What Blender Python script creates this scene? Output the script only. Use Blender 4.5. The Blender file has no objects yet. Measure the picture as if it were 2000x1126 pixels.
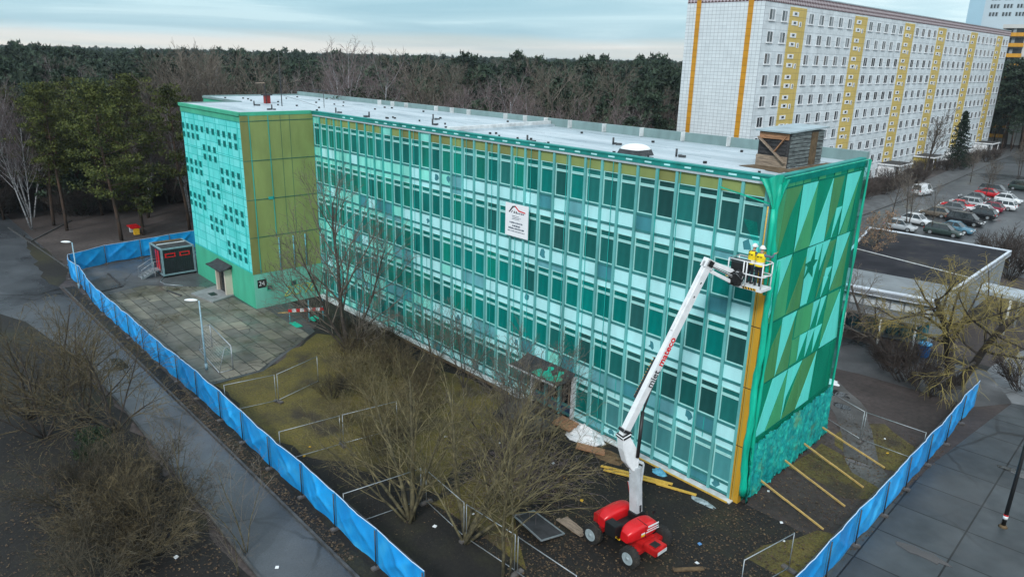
import bpy, bmesh, math, random
from mathutils import Vector, Matrix
import numpy as np
R = math.radians
scene = bpy.context.scene
COL = scene.collection
rng = random.Random(7)

# ------------------------------------------------------------------ object helpers
def link(o, parent=None):
    COL.objects.link(o)
    if parent is not None:
        o.parent = parent
    return o

def tag(o, label=None, cat=None, group=None, kind=None):
    if label: o['label'] = label
    if cat: o['category'] = cat
    if group: o['group'] = group
    if kind: o['kind'] = kind
    return o

def empty(name, loc, label, cat, group=None, rz=0.0):
    o = bpy.data.objects.new(name, None)
    o.empty_display_size = 0.3
    o.location = loc
    o.rotation_euler = (0, 0, rz)
    COL.objects.link(o)
    return tag(o, label, cat, group)

def dup(o, parent=None):
    c = o.copy()
    COL.objects.link(c)
    c.parent = parent
    for ch in list(o.children):
        dup(ch, c)
    return c

def inst(mesh, name, parent=None, loc=(0, 0, 0), rz=0.0, s=1.0):
    o = bpy.data.objects.new(name, mesh)
    o.location = loc
    o.rotation_euler = (0, 0, rz)
    o.scale = (s, s, s) if not isinstance(s, tuple) else s
    return link(o, parent)

class MB:
    """collects faces and becomes one mesh"""
    def __init__(self):
        self.v = []; self.f = []; self.m = []; self.sm = []
    def add(self, vs, fs, m=0, smooth=False):
        b = len(self.v)
        self.v.extend([tuple(q) for q in vs])
        for f in fs:
            self.f.append([b + i for i in f]); self.m.append(m); self.sm.append(smooth)
    def quad(self, a, b, c, d, m=0):
        self.add([a, b, c, d], [(0, 1, 2, 3)], m)
    def box(self, c, s, m=0, rot=None):
        x, y, z = s[0] / 2, s[1] / 2, s[2] / 2
        vs = [(-x, -y, -z), (x, -y, -z), (x, y, -z), (-x, y, -z), (-x, -y, z), (x, -y, z), (x, y, z), (-x, y, z)]
        if rot is not None:
            vs = [rot @ Vector(q) for q in vs]
        vs = [(q[0] + c[0], q[1] + c[1], q[2] + c[2]) for q in vs]
        self.add(vs, [(0, 3, 2, 1), (4, 5, 6, 7), (0, 1, 5, 4), (1, 2, 6, 5), (2, 3, 7, 6), (3, 0, 4, 7)], m)
    def bb(self, x0, x1, y0, y1, z0, z1, m=0):
        self.box(((x0 + x1) / 2, (y0 + y1) / 2, (z0 + z1) / 2), (abs(x1 - x0), abs(y1 - y0), abs(z1 - z0)), m)
    def beam(self, p0, p1, w, h, m=0, up=(0, 0, 1)):
        p0, p1 = Vector(p0), Vector(p1)
        d = (p1 - p0); L = d.length; d.normalize()
        u = Vector(up)
        if abs(d.dot(u)) > 0.98: u = Vector((0, 1, 0))
        s = d.cross(u).normalized(); n = s.cross(d)
        rot = Matrix((d, s, n)).transposed()
        self.box((p0 + p1) / 2, (L, w, h), m, rot)
    def tube(self, pts, rad, n=6, m=0, cap=True, smooth=True):
        pts = [Vector(q) for q in pts]
        k = len(pts)
        if not hasattr(rad, '__len__'): rad = [rad] * k
        d0 = (pts[1] - pts[0]).normalized()
        a = Vector((0, 0, 1)) if abs(d0.z) < 0.9 else Vector((1, 0, 0))
        s = d0.cross(a).normalized()
        vs = []
        for i in range(k):
            d = (pts[min(i + 1, k - 1)] - pts[max(i - 1, 0)])
            if d.length < 1e-9: d = d0.copy()
            d.normalize()
            s = (s - d * s.dot(d))
            if s.length < 1e-6: s = d.orthogonal()
            s.normalize(); t = d.cross(s)
            for j in range(n):
                an = 2 * math.pi * j / n
                vs.append(pts[i] + (s * math.cos(an) + t * math.sin(an)) * rad[i])
        fs = []
        for i in range(k - 1):
            for j in range(n):
                j2 = (j + 1) % n
                fs.append((i * n + j, i * n + j2, (i + 1) * n + j2, (i + 1) * n + j))
        if cap:
            fs.append(tuple(reversed(range(n)))); fs.append(tuple(range((k - 1) * n, k * n)))
        self.add(vs, fs, m, smooth)
    def loft(self, rings, m=0, cap=True, smooth=True):
        n = len(rings[0]); vs = [q for r in rings for q in r]; fs = []
        for i in range(len(rings) - 1):
            for j in range(n):
                j2 = (j + 1) % n
                fs.append((i * n + j, i * n + j2, (i + 1) * n + j2, (i + 1) * n + j))
        self.add(vs, fs, m, smooth)
        if cap:
            b = (len(rings) - 1) * n
            self.add(rings[0], [tuple(reversed(range(n)))], m)
            self.add(rings[-1], [tuple(range(n))], m)
    def poly(self, pts, m=0):
        self.add(pts, [tuple(range(len(pts)))], m)
    def prism(self, pts, vec, m=0):
        n = len(pts); v = Vector(vec)
        vs = [Vector(q) for q in pts] + [Vector(q) + v for q in pts]
        fs = [tuple(reversed(range(n))), tuple(range(n, 2 * n))] + [(i, (i + 1) % n, n + (i + 1) % n, n + i) for i in range(n)]
        self.add(vs, fs, m)
    def mesh(self, name, mats):
        me = bpy.data.meshes.new(name)
        me.from_pydata(self.v, [], self.f)
        for mt in (mats if isinstance(mats, (list, tuple)) else [mats]):
            me.materials.append(mt)
        me.polygons.foreach_set('material_index', self.m)
        me.polygons.foreach_set('use_smooth', self.sm)
        me.update()
        return me
    def build(self, name, mats, parent=None, bevel=0.0, loc=(0, 0, 0)):
        me = self.mesh(name, mats)
        if bevel > 0:
            bm = bmesh.new(); bm.from_mesh(me)
            bmesh.ops.remove_doubles(bm, verts=bm.verts, dist=1e-5)
            es = [e for e in bm.edges if len(e.link_faces) == 2 and e.calc_face_angle(0) > 0.5]
            bmesh.ops.bevel(bm, geom=es, offset=bevel, segments=2, affect='EDGES', clamp_overlap=True)
            bm.to_mesh(me); bm.free()
        o = bpy.data.objects.new(name, me)
        o.location = loc
        return link(o, parent)

# ------------------------------------------------------------------ material helpers
class NT:
    def __init__(self, name):
        self.mat = bpy.data.materials.new(name); self.mat.use_nodes = True
        self.t = self.mat.node_tree; self.b = self.t.nodes['Principled BSDF']
        self.out = self.t.nodes['Material Output']
    def n(self, typ, **kw):
        nd = self.t.nodes.new(typ)
        for k, v in kw.items(): setattr(nd, k, v)
        return nd
    def l(self, a, b): self.t.links.new(a, b)
    def coords(self, scale=(1, 1, 1), kind='Object', rot=(0, 0, 0)):
        c = self.n('ShaderNodeTexCoord'); m = self.n('ShaderNodeMapping')
        m.inputs['Scale'].default_value = scale; m.inputs['Rotation'].default_value = rot
        self.l(c.outputs[kind], m.inputs[0]); return m.outputs[0]
    def noise(self, co, scale, detail=6, rough=0.6, dist=0.0):
        t = self.n('ShaderNodeTexNoise'); t.inputs['Scale'].default_value = scale
        t.inputs['Detail'].default_value = detail; t.inputs['Roughness'].default_value = rough
        t.inputs['Distortion'].default_value = dist
        self.l(co, t.inputs['Vector']); return t.outputs['Fac']
    def ramp(self, fac, stops, interp='LINEAR'):
        r = self.n('ShaderNodeValToRGB'); cr = r.color_ramp; cr.interpolation = interp
        while len(cr.elements) > 1: cr.elements.remove(cr.elements[-1])
        for i, (p, c) in enumerate(stops):
            e = cr.elements[0] if i == 0 else cr.elements.new(p)
            e.position = p; e.color = (*c, 1) if len(c) == 3 else c
        self.l(fac, r.inputs[0]); return r.outputs[0]
    def mix(self, fac, a, b, mode='MIX'):
        m = self.n('ShaderNodeMix', data_type='RGBA', blend_type=mode)
        for s, v in ((m.inputs[0], fac), (m.inputs[6], a), (m.inputs[7], b)):
            if isinstance(v, (int, float)): s.default_value = v
            elif isinstance(v, tuple): s.default_value = (*v, 1)
            else: self.l(v, s)
        return m.outputs[2]
    def bump(self, h, strength=0.4, dist=0.05):
        b = self.n('ShaderNodeBump'); b.inputs['Strength'].default_value = strength; b.inputs['Distance'].default_value = dist
        self.l(h, b.inputs['Height']); self.l(b.outputs[0], self.b.inputs['Normal'])

def gray(*v): return tuple((x, x, x) for x in v)

def mat(name, col, var=0.25, scale=2.0, rough=0.6, bump=0.0, metal=0.0, stretch=(1, 1, 1), spec=0.5, objvar=0.0, detail=5):
    """base colour broken up by noise (dirt, wear)"""
    N = NT(name); co = N.coords(stretch)
    f = N.noise(co, scale, detail)
    lo = tuple(c * (1 - var) for c in col); hi = tuple(min(1, c * (1 + var)) for c in col)
    c = N.ramp(f, [(0.3, lo), (0.7, hi)])
    if objvar:
        oi = N.n('ShaderNodeObjectInfo')
        k = N.ramp(oi.outputs['Random'], [(0, gray(1 - objvar)[0]), (1, gray(1 + objvar)[0])])
        c = N.mix(1.0, c, k, 'MULTIPLY')
    N.l(c, N.b.inputs['Base Color'])
    N.b.inputs['Roughness'].default_value = rough; N.b.inputs['Metallic'].default_value = metal
    N.b.inputs['Specular IOR Level'].default_value = spec
    if bump: N.bump(f, bump, 0.05)
    return N.mat

def crack(N, c, sc):
    """thin wandering cracks and darker patched areas"""
    co = N.coords(); nz = N.n('ShaderNodeTexNoise'); nz.inputs['Scale'].default_value = sc * 3; nz.inputs['Detail'].default_value = 5; N.l(co, nz.inputs['Vector'])
    va = N.n('ShaderNodeVectorMath', operation='MULTIPLY_ADD'); N.l(nz.outputs['Color'], va.inputs[0]); va.inputs[1].default_value = (1.2, 1.2, 0); N.l(co, va.inputs[2])
    vo = N.n('ShaderNodeTexVoronoi', feature='DISTANCE_TO_EDGE'); vo.inputs['Scale'].default_value = sc; N.l(va.outputs[0], vo.inputs['Vector'])
    on = N.ramp(N.noise(co, sc * .5, 2), [(0.45, (0, 0, 0)), (0.55, (1, 1, 1))])
    k = N.ramp(vo.outputs['Distance'], [(0.0, (0.75,) * 3), (0.006, (0.7,) * 3), (0.014, (0, 0, 0))])
    c = N.mix(N.mix(1.0, k, on, 'MULTIPLY'), c, (0.008, 0.008, 0.007))
    v2 = N.n('ShaderNodeTexVoronoi'); v2.inputs['Scale'].default_value = sc * .6; N.l(va.outputs[0], v2.inputs['Vector'])
    sh = N.n('ShaderNodeSeparateColor'); N.l(v2.outputs['Color'], sh.inputs[0])
    return N.mix(1.0, c, N.ramp(sh.outputs[0], [(0.0, (0.8,) * 3), (0.5, (1.0,) * 3), (1.0, (1.16,) * 3)]), 'MULTIPLY')

def ramp_mat(name, stops, scale, rough=0.85, bump=0.3, detail=9, fine=None, spots=None, stretch=(1, 1, 1), nrough=0.62, wet=None, spec=0.5, cracks=None):
    N = NT(name); co = N.coords(stretch)
    f = N.noise(co, scale, detail, nrough, 0.3)
    c = N.ramp(f, stops)
    if fine:
        f2 = N.noise(co, fine[0], 4, 0.7)
        c = N.mix(1.0, c, N.ramp(f2, [(0.3, gray(fine[1])[0]), (0.7, gray(fine[2])[0])]), 'MULTIPLY')
    if spots:
        for sc, th, colr, amt in spots:
            vo = N.n('ShaderNodeTexVoronoi'); vo.inputs['Scale'].default_value = sc; N.l(co, vo.inputs['Vector'])
            big = N.noise(co, sc * 0.03, 3)
            m1 = N.ramp(vo.outputs['Distance'], [(0.0, (1, 1, 1)), (th, (1, 1, 1)), (th + 0.04, (0, 0, 0))])
            m2 = N.ramp(big, [(0.45, (0, 0, 0)), (0.6, (amt, amt, amt))])
            c = N.mix(N.mix(1.0, m1, m2, 'MULTIPLY'), c, colr)
    if cracks: c = crack(N, c, cracks)
    N.l(c, N.b.inputs['Base Color'])
    if wet:
        fw = N.noise(N.coords(), wet[0], 4)
        N.l(N.ramp(fw, [(0.38, gray(wet[1])[0]), (0.62, gray(wet[2])[0])]), N.b.inputs['Roughness'])
    else:
        N.b.inputs['Roughness'].default_value = rough
    N.b.inputs['Specular IOR Level'].default_value = spec
    if bump:
        N.bump(N.noise(co, scale * 9, 6, 0.7), bump, 0.06)
    return N.mat

def brick_mat(name, c1, c2, mortar, bw, bh, ms=0.02, offset=0.0, rough=0.7, rot=(0, 0, 0), dirt=0.35, moss=None, bump=0.2, wet=None, squash=1.0, bias=0.0, spec=0.5, axes=None, cracks=None):
    N = NT(name)
    if axes:
        c = N.n('ShaderNodeTexCoord'); sp = N.n('ShaderNodeSeparateXYZ'); cb = N.n('ShaderNodeCombineXYZ')
        N.l(c.outputs['Object'], sp.inputs[0])
        N.l(sp.outputs[axes[0]], cb.inputs[0]); N.l(sp.outputs[axes[1]], cb.inputs[1]); co = cb.outputs[0]
    else:
        co = N.coords(rot=rot)
    b = N.n('ShaderNodeTexBrick', offset=offset, squash=squash)
    b.inputs['Scale'].default_value = 1.0
    b.inputs['Brick Width'].default_value = bw; b.inputs['Row Height'].default_value = bh
    b.inputs['Mortar Size'].default_value = ms; b.inputs['Mortar Smooth'].default_value = 0.1
    b.inputs['Bias'].default_value = bias
    b.inputs['Color1'].default_value = (*c1, 1); b.inputs['Color2'].default_value = (*c2, 1); b.inputs['Mortar'].default_value = (*mortar, 1)
    N.l(co, b.inputs['Vector'])
    oc = N.coords()
    f = N.noise(oc, 0.5, 8, 0.65)
    c = N.mix(1.0, b.outputs['Color'], N.ramp(f, [(0.3, gray(1 - dirt)[0]), (0.7, gray(1 + dirt * 0.5)[0])]), 'MULTIPLY')
    if moss:
        c = N.mix(N.ramp(N.noise(oc, moss[0], 8, 0.7), [(moss[1], (0, 0, 0)), (moss[1] + 0.12, (moss[3],) * 3)]), c, moss[2])
    if cracks: c = crack(N, c, cracks)
    N.l(c, N.b.inputs['Base Color'])
    if wet:
        fw = N.noise(oc, wet[0], 4)
        N.l(N.ramp(fw, [(0.38, gray(wet[1])[0]), (0.62, gray(wet[2])[0])]), N.b.inputs['Roughness'])
    else:
        N.b.inputs['Roughness'].default_value = rough
    N.b.inputs['Specular IOR Level'].default_value = spec
    if bump:
        N.bump(b.outputs['Fac'], -bump, 0.03)
    return N.mat

def foliage(name, dark, light, scale=0.7, objvar=0.3, top=None):
    N = NT(name); co = N.coords()
    f = N.noise(co, scale, 4, 0.6)
    c = N.ramp(f, [(0.35, dark), (0.65, light)])
    oi = N.n('ShaderNodeObjectInfo')
    c = N.mix(1.0, c, N.ramp(oi.outputs['Random'], [(0, gray(1 - objvar)[0]), (1, gray(1 + objvar)[0])]), 'MULTIPLY')
    N.l(c, N.b.inputs['Base Color']); N.b.inputs['Roughness'].default_value = 0.75
    N.b.inputs['Specular IOR Level'].default_value = 0.25
    return N.mat

M = {}
M['white_paint'] = mat('white_paint', (0.78, 0.79, 0.8), 0.1, 3, 0.45)
M['dirty_white'] = mat('dirty_white', (0.6, 0.62, 0.62), 0.3, 1.5, 0.6)
M['black'] = mat('black_plastic', (0.012, 0.012, 0.013), 0.3, 4, 0.45)
M['rubber'] = ramp_mat('muddy_rubber', [(0.4, (0.014, 0.014, 0.014)), (0.6, (0.03, 0.026, 0.022)), (0.75, (0.07, 0.055, 0.04))], 3.0, 0.85, 0.2)
M['steel'] = mat('galvanised_steel', (0.33, 0.36, 0.38), 0.25, 4, 0.45, metal=0.5)
M['dark_steel'] = mat('dark_steel', (0.06, 0.065, 0.07), 0.3, 4, 0.5, metal=0.4)
M['red'] = mat('red_paint', (0.62, 0.01, 0.014), 0.12, 1.5, 0.28)
M['red_dark'] = mat('red_frame_paint', (0.45, 0.012, 0.012), 0.3, 3, 0.4)
M['yellow'] = mat('yellow_paint', (0.75, 0.42, 0.02), 0.2, 4, 0.5)
M['hivis'] = mat('hi_vis_fabric', (0.85, 0.62, 0.01), 0.15, 6, 0.8)
M['reflect'] = mat('reflective_tape', (0.7, 0.7, 0.68), 0.1, 6, 0.4)
M['navy'] = mat('dark_workwear', (0.018, 0.02, 0.028), 0.3, 8, 0.85)
M['jeans'] = mat('blue_grey_sleeve', (0.09, 0.13, 0.18), 0.3, 8, 0.85)
M['skin'] = mat('skin', (0.45, 0.26, 0.18), 0.1, 8, 0.55)
M['wood'] = mat('raw_timber', (0.55, 0.36, 0.12), 0.3, 3, 0.7, stretch=(1, 6, 6))
M['wood_yellow'] = mat('yellow_timber', (0.62, 0.38, 0.06), 0.25, 3, 0.6, stretch=(1, 6, 6))
M['wood_old'] = mat('weathered_timber', (0.26, 0.2, 0.15), 0.5, 2.5, 0.85, stretch=(1, 8, 8), bump=0.3)
M['wood_red'] = mat('reddish_board', (0.33, 0.17, 0.09), 0.5, 2.5, 0.8, stretch=(1, 8, 8))
M['mulch_wood'] = mat('rotting_board', (0.11, 0.07, 0.035), 0.5, 3, 0.9, bump=0.3)
M['felt'] = mat('roofing_felt', (0.035, 0.035, 0.038), 0.5, 2, 0.85, bump=0.3)
M['glass_dark'] = mat('dark_glass', (0.012, 0.014, 0.016), 0.3, 2, 0.08)
M['tin'] = mat('tin_roof_sheet', (0.34, 0.42, 0.45), 0.25, 1.2, 0.5, metal=0.3)
M['lamp_pole'] = mat('pale_blue_pole_paint', (0.26, 0.42, 0.5), 0.3, 3, 0.5)
M['lamp_head'] = mat('white_lamp_head', (0.75, 0.77, 0.78), 0.08, 3, 0.4)
# ------------------------------------------------------------------ world, sun, camera
w = bpy.data.worlds.new('World'); scene.world = w; w.use_nodes = True
nt = w.node_tree; bg = nt.nodes['Background']; wl = nt.links.new
sky = nt.nodes.new('ShaderNodeTexSky'); sky.sky_type = 'NISHITA'; sky.sun_disc = False
SUN_EL, SUN_AZ = R(40), R(150)          # azimuth clockwise from +Y
sky.sun_elevation = SUN_EL; sky.sun_rotation = SUN_AZ; sky.air_density = 1.0; sky.dust_density = 2.0
tc = nt.nodes.new('ShaderNodeTexCoord'); sep = nt.nodes.new('ShaderNodeSeparateXYZ'); wl(tc.outputs['Generated'], sep.inputs[0])
# cloud deck: project the view direction on a high plane so bands flatten towards the horizon
mp = nt.nodes.new('ShaderNodeMapping'); mp.inputs['Scale'].default_value = (1.0, 1.0, 14.0); wl(tc.outputs['Generated'], mp.inputs[0])
mp.inputs['Rotation'].default_value = (0.0, R(-2.0), 0.0)
n1 = nt.nodes.new('ShaderNodeTexNoise'); n1.inputs['Scale'].default_value = 2.2; n1.inputs['Detail'].default_value = 7; n1.inputs['Roughness'].default_value = 0.55; n1.inputs['Distortion'].default_value = 0.6
wl(mp.outputs[0], n1.inputs['Vector'])
def wramp(fac, stops):
    r = nt.nodes.new('ShaderNodeValToRGB'); cr = r.color_ramp
    while len(cr.elements) > 1: cr.elements.remove(cr.elements[-1])
    for i, (p_, c) in enumerate(stops):
        e = cr.elements[0] if i == 0 else cr.elements.new(p_); e.position = p_; e.color = (*c, 1)
    wl(fac, r.inputs[0]); return r.outputs[0]
def wmix(fac, a, b, mode='MIX'):
    m = nt.nodes.new('ShaderNodeMix'); m.data_type = 'RGBA'; m.blend_type = mode
    for s, v in ((m.inputs[0], fac), (m.inputs[6], a), (m.inputs[7], b)):
        if isinstance(v, (int, float)): s.default_value = v
        elif isinstance(v, tuple): s.default_value = (*v, 1)
        else: wl(v, s)
    return m.outputs[2]
# elevation perturbed by noise gives the ragged edge between the pale horizon band and the cloud deck
mad = nt.nodes.new('ShaderNodeMath'); mad.operation = 'MULTIPLY_ADD'; wl(n1.outputs['Fac'], mad.inputs[0]); mad.inputs[1].default_value = 0.034; wl(sep.outputs[2], mad.inputs[2])
elev = wramp(mad.outputs[0], [(0.0, (6.6, 6.9, 6.6)), (0.022, (7.3, 7.2, 6.6)), (0.034, (7.0, 7.1, 6.7)), (0.042, (4.5, 6.3, 7.0)), (0.075, (4.3, 6.3, 7.1)), (0.115, (5.3, 7.0, 7.6)), (0.4, (6.3, 7.7, 8.6)), (1.0, (6.6, 8.0, 9.0))])
streak = wramp(n1.outputs['Fac'], [(0.36, (0.8, 0.87, 0.9)), (0.5, (1.0, 1.0, 1.0)), (0.6, (1.3, 1.18, 1.13))])
deck = wmix(1.0, elev, streak, 'MULTIPLY')
dp = nt.nodes.new('ShaderNodeVectorMath'); dp.operation = 'DOT_PRODUCT'; wl(tc.outputs['Generated'], dp.inputs[0]); dp.inputs[1].default_value = (0.668, 0.743, 0.0)
side_ = wramp(dp.outputs['Value'], [(0.0, (0.93, 0.97, 0.98)), (0.25, (1.06, 1.04, 1.03)), (0.5, (1.24, 1.17, 1.14))])
deck = wmix(1.0, deck, side_, 'MULTIPLY')
final = wmix(0.92, sky.outputs[0], deck)
wl(final, bg.inputs['Color']); bg.inputs['Strength'].default_value = 0.092
sl = bpy.data.lights.new('sun', 'SUN'); sl.energy = 1.5; sl.angle = R(10); sl.color = (1.0, 0.985, 0.96)
so = bpy.data.objects.new('sun', sl); COL.objects.link(so)
sd = Vector((math.sin(SUN_AZ) * math.cos(SUN_EL), math.cos(SUN_AZ) * math.cos(SUN_EL), math.sin(SUN_EL)))
so.rotation_euler = sd.to_track_quat('Z', 'Y').to_euler(); so.location = (0, -40, 80)

cd = bpy.data.cameras.new('camera'); cam = bpy.data.objects.new('camera', cd); COL.objects.link(cam)
cd.sensor_width = 36; cd.lens = 1429.05 / 2000 * 36; cd.clip_end = 8000; cd.clip_start = 0.5
rgt = Vector((0.66848, 0.74337, 0.02295)); upv = Vector((-0.23839, 0.18494, 0.9534)); fw = Vector((-0.70449, 0.6428, -0.30084))
mx = Matrix((rgt, upv, -fw)).transposed().to_4x4(); mx.translation = (16.17, -29.773, 20.918)
cam.matrix_world = mx
scene.camera = cam
vs = scene.view_settings; vs.view_transform = 'Standard'; vs.look = 'None'; vs.exposure = 0.46; vs.gamma = 1.0
scene.cycles.max_bounces = 5; scene.cycles.diffuse_bounces = 2; scene.cycles.glossy_bounces = 2; scene.cycles.transparent_max_bounces = 8; scene.cycles.transmission_bounces = 2

# ------------------------------------------------------------------ ground
G = {}
G['ground'] = ramp_mat('woodland_floor', [(0.3, (0.02, 0.015, 0.013)), (0.5, (0.05, 0.038, 0.035)), (0.7, (0.095, 0.076, 0.07))], 0.12, bump=0.4, fine=(3.0, 0.6, 1.3))
G['soil'] = ramp_mat('dark_soil', [(0.3, (0.004, 0.0033, 0.003)), (0.5, (0.009, 0.0072, 0.0055)), (0.62, (0.017, 0.0155, 0.007)), (0.75, (0.03, 0.024, 0.014))], 0.3, bump=0.7, fine=(6, 0.35, 1.7), spots=[(7, 0.10, (0.16, 0.11, 0.06), 0.9), (11, 0.07, (0.2, 0.19, 0.17), 0.5)])
G['grass'] = ramp_mat('mossy_winter_grass', [(0.28, (0.016, 0.012, 0.008)), (0.38, (0.04, 0.03, 0.015)), (0.46, (0.078, 0.062, 0.016)), (0.58, (0.112, 0.088, 0.016)), (0.75, (0.125, 0.09, 0.028))], 0.3, bump=0.7, fine=(9, 0.45, 1.5), spots=[(9, 0.07, (0.13, 0.1, 0.05), 0.7)])
G['verge'] = ramp_mat('dark_leafy_soil', [(0.3, (0.004, 0.0033, 0.003)), (0.5, (0.009, 0.0075, 0.006)), (0.64, (0.021, 0.0185, 0.007)), (0.78, (0.04, 0.035, 0.01))], 0.16, bump=0.6, fine=(5, 0.4, 1.6), spots=[(8, 0.09, (0.1, 0.06, 0.045), 1.0), (5, 0.06, (0.16, 0.13, 0.02), 0.8)])  # dark wet soil flecked with leaf litter
G['asphalt'] = ramp_mat('wet_asphalt', [(0.3, (0.03, 0.034, 0.039)), (0.55, (0.056, 0.062, 0.07)), (0.75, (0.092, 0.1, 0.11))], 0.12, bump=0.15, fine=(14, 0.75, 1.25), wet=(0.1, 0.16, 0.6), cracks=0.16)
G['old_asphalt'] = ramp_mat('worn_asphalt', [(0.3, (0.035, 0.035, 0.036)), (0.5, (0.062, 0.064, 0.067)), (0.7, (0.11, 0.11, 0.114))], 0.16, bump=0.2, fine=(10, 0.7, 1.25), wet=(0.12, 0.22, 0.8), cracks=0.2)
G['slabs'] = brick_mat('yard_slabs', (0.22, 0.198, 0.155), (0.125, 0.118, 0.103), (0.012, 0.011, 0.007), 2.1, 1.05, 0.03, 0.37, 0.7, dirt=0.45, moss=(0.22, 0.53, (0.05, 0.042, 0.016), 0.75), wet=(0.2, 0.25, 0.8), cracks=0.3)
G['big_slabs'] = brick_mat('road_slabs', (0.056, 0.066, 0.072), (0.034, 0.041, 0.046), (0.004, 0.0045, 0.005), 3.1, 2.9, 0.04, 0.0, 0.5, rot=(0, 0, R(-4)), dirt=0.35, wet=(0.16, 0.3, 0.75), bump=0.1, spec=0.4, cracks=0.12)
G['light_slabs'] = brick_mat('pale_paving', (0.2, 0.21, 0.22), (0.13, 0.14, 0.15), (0.03, 0.03, 0.03), 1.9, 1.9, 0.03, 0.3, 0.55, rot=(0, 0, R(20)), dirt=0.4, wet=(0.2, 0.25, 0.7))
G['lot'] = ramp_mat('car_park_asphalt', [(0.3, (0.038, 0.042, 0.045)), (0.55, (0.066, 0.072, 0.078)), (0.75, (0.11, 0.118, 0.125))], 0.07, bump=0.1, fine=(6, 0.8, 1.2), wet=(0.05, 0.22, 0.7), cracks=0.08)
G['footway'] = brick_mat('footway_paving', (0.12, 0.125, 0.13), (0.08, 0.083, 0.086), (0.03, 0.03, 0.03), 1.0, 1.0, 0.03, 0.5, 0.6, dirt=0.4)
G['kerb'] = mat('kerb_stone', (0.06, 0.06, 0.06), 0.5, 2, 0.8)
G['muddy'] = ramp_mat('muddy_path', [(0.3, (0.035, 0.033, 0.03)), (0.6, (0.075, 0.072, 0.068)), (0.8, (0.14, 0.14, 0.14))], 0.4, bump=0.3, fine=(7, 0.7, 1.3), wet=(0.3, 0.2, 0.8))

def sheet(name, pts, z, m, rag=0.0, seed=1):
    """flat ground sheet; rag > 0 makes the outline wander as soil edges do"""
    rr = random.Random(seed); out = []
    n = len(pts)
    for i in range(n):
        a, b = Vector(pts[i]), Vector(pts[(i + 1) % n])
        k = max(1, int((b - a).length / 1.2)) if rag else 1
        for j in range(k):
            q = a.lerp(b, j / k)
            if rag and j: q += Vector((rr.uniform(-rag, rag), rr.uniform(-rag, rag)))
            out.append((q.x, q.y, z))
    me = bpy.data.meshes.new(name); bm = bmesh.new()
    f = bm.faces.new([bm.verts.new(q) for q in out]); bm.normal_update()
    if f.normal.z < 0: f.normal_flip()
    bmesh.ops.triangulate(bm, faces=[f]); bm.to_mesh(me); bm.free()
    me.materials.append(m)
    o = bpy.data.objects.new(name, me); COL.objects.link(o); o['kind'] = 'structure'
    return o

sheet('ground', [(-3200, -1500), (600, -1500), (600, 3200), (-3200, 3200)], 0.0, G['ground'])
sheet('verge', [(-62, -21.2), (-30, -20.4), (-10, -20.5), (8, -20.0), (14, -34), (-34, -45), (-66, -30)], 0.004, G['verge'], 0.3, 3)
sheet('soil_yard', [(-30, -16.2), (-30, -9), (-36, -3.4), (-42, -3.0), (-42, 0.3), (6.2, 0.3), (6.2, 24), (-6, 24.5), (-2, 30), (14, 30), (14, -1), (6.2, -18), (0, -17)], 0.004, G['soil'], 0.0, 4)
sheet('lawn', [(-29.2, -14.6), (-29.4, -11.4), (-33.5, -5.0), (-30, -2.2), (-15.4, -1.0), (-14.6, -3.2), (-11.2, -4.6), (-11, -9), (-9.6, -10.8), (-20, -14.9)], 0.008, G['grass'], 0.35, 5)
sheet('lawn', [(-10.2, -6.2), (-7.2, -7.0), (-5.8, -9.2), (-4.0, -10.5), (-2.6, -11.4), (-9.2, -11.6)], 0.008, G['grass'], 0.3, 6)
sheet('lawn', [(1.0, 9.6), (3.6, 9.0), (5.2, 9.6), (5.0, 12.5), (1.8, 14.6), (0.4, 12.5)], 0.008, G['grass'], 0.3, 7)
sheet('lawn', [(0.5, 5.2), (3.8, 4.6), (5.3, 6.2), (5.2, 8.4), (0.4, 9.2)], 0.008, G['grass'], 0.35, 8)
sheet('lawn', [(3.0, -3.4), (5.6, -3.2), (5.6, 1.8), (4.2, 1.0)], 0.008, G['grass'], 0.3, 9)
sheet('muddy_path', [(-5.6, 17.2), (-3.0, 18.6), (-0.6, 16.6), (1.6, 13.2), (3.6, 9.4), (5.4, 7.6), (5.4, 6.6), (3.0, 7.4), (1.6, 9.4), (0.3, 11.8), (-1.8, 14.6), (-4.4, 15.6)], 0.012, G['muddy'], 0.25, 10)
sheet('yard', [(-66.5, -15.9), (-29.3, -15.95), (-29.3, -11.2), (-34.0, -4.9), (-41.8, -3.2), (-41.8, -6.2), (-55.3, -6.2), (-55.3, -0.4), (-66.5, -0.4)], 0.010, G['old_asphalt'])
sheet('paved_yard', [(-53.2, -15.6), (-29.9, -15.8), (-29.6, -11.4), (-33.6, -5.6), (-41.9, -5.6), (-41.9, -6.3), (-46.2, -6.5), (-50.6, -7.3), (-54.4, -11.5)], 0.015, G['slabs'], 0.12, 11)
sheet('patch', [(-60.6, -12.8), (-55.4, -13.0), (-54.8, -15.4), (-58.4, -15.4)], 0.015, G['muddy'])
sheet('footpath', [(-29.2, -15.9), (-6, -15.9), (0, -15.9), (0, -15.1), (-20.5, -15.05), (-29.2, -14.9)], 0.012, G['slabs'])
sheet('path', [(-140, -16.4), (-70, -15.6), (-62, -17.6), (-6, -17.15), (8, -16.9), (8, -19.8), (-8, -20.2), (-28, -20.0), (-38, -20.1), (-50, -21.6), (-58, -24.5), (-90, -28), (-140, -30)], 0.012, G['asphalt'])
sheet('verge_strip', [(-58, -16.45), (2, -16.35), (2, -17.1), (-58, -17.3)], 0.016, G['verge'])
sheet('verge_strip', [(-84, -16.2), (-64, -15.4), (-60.6, -16.6), (-58.6, -17.6), (-62, -18.0), (-72, -17.3)], 0.02, G['verge'], 0.3, 12)
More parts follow.
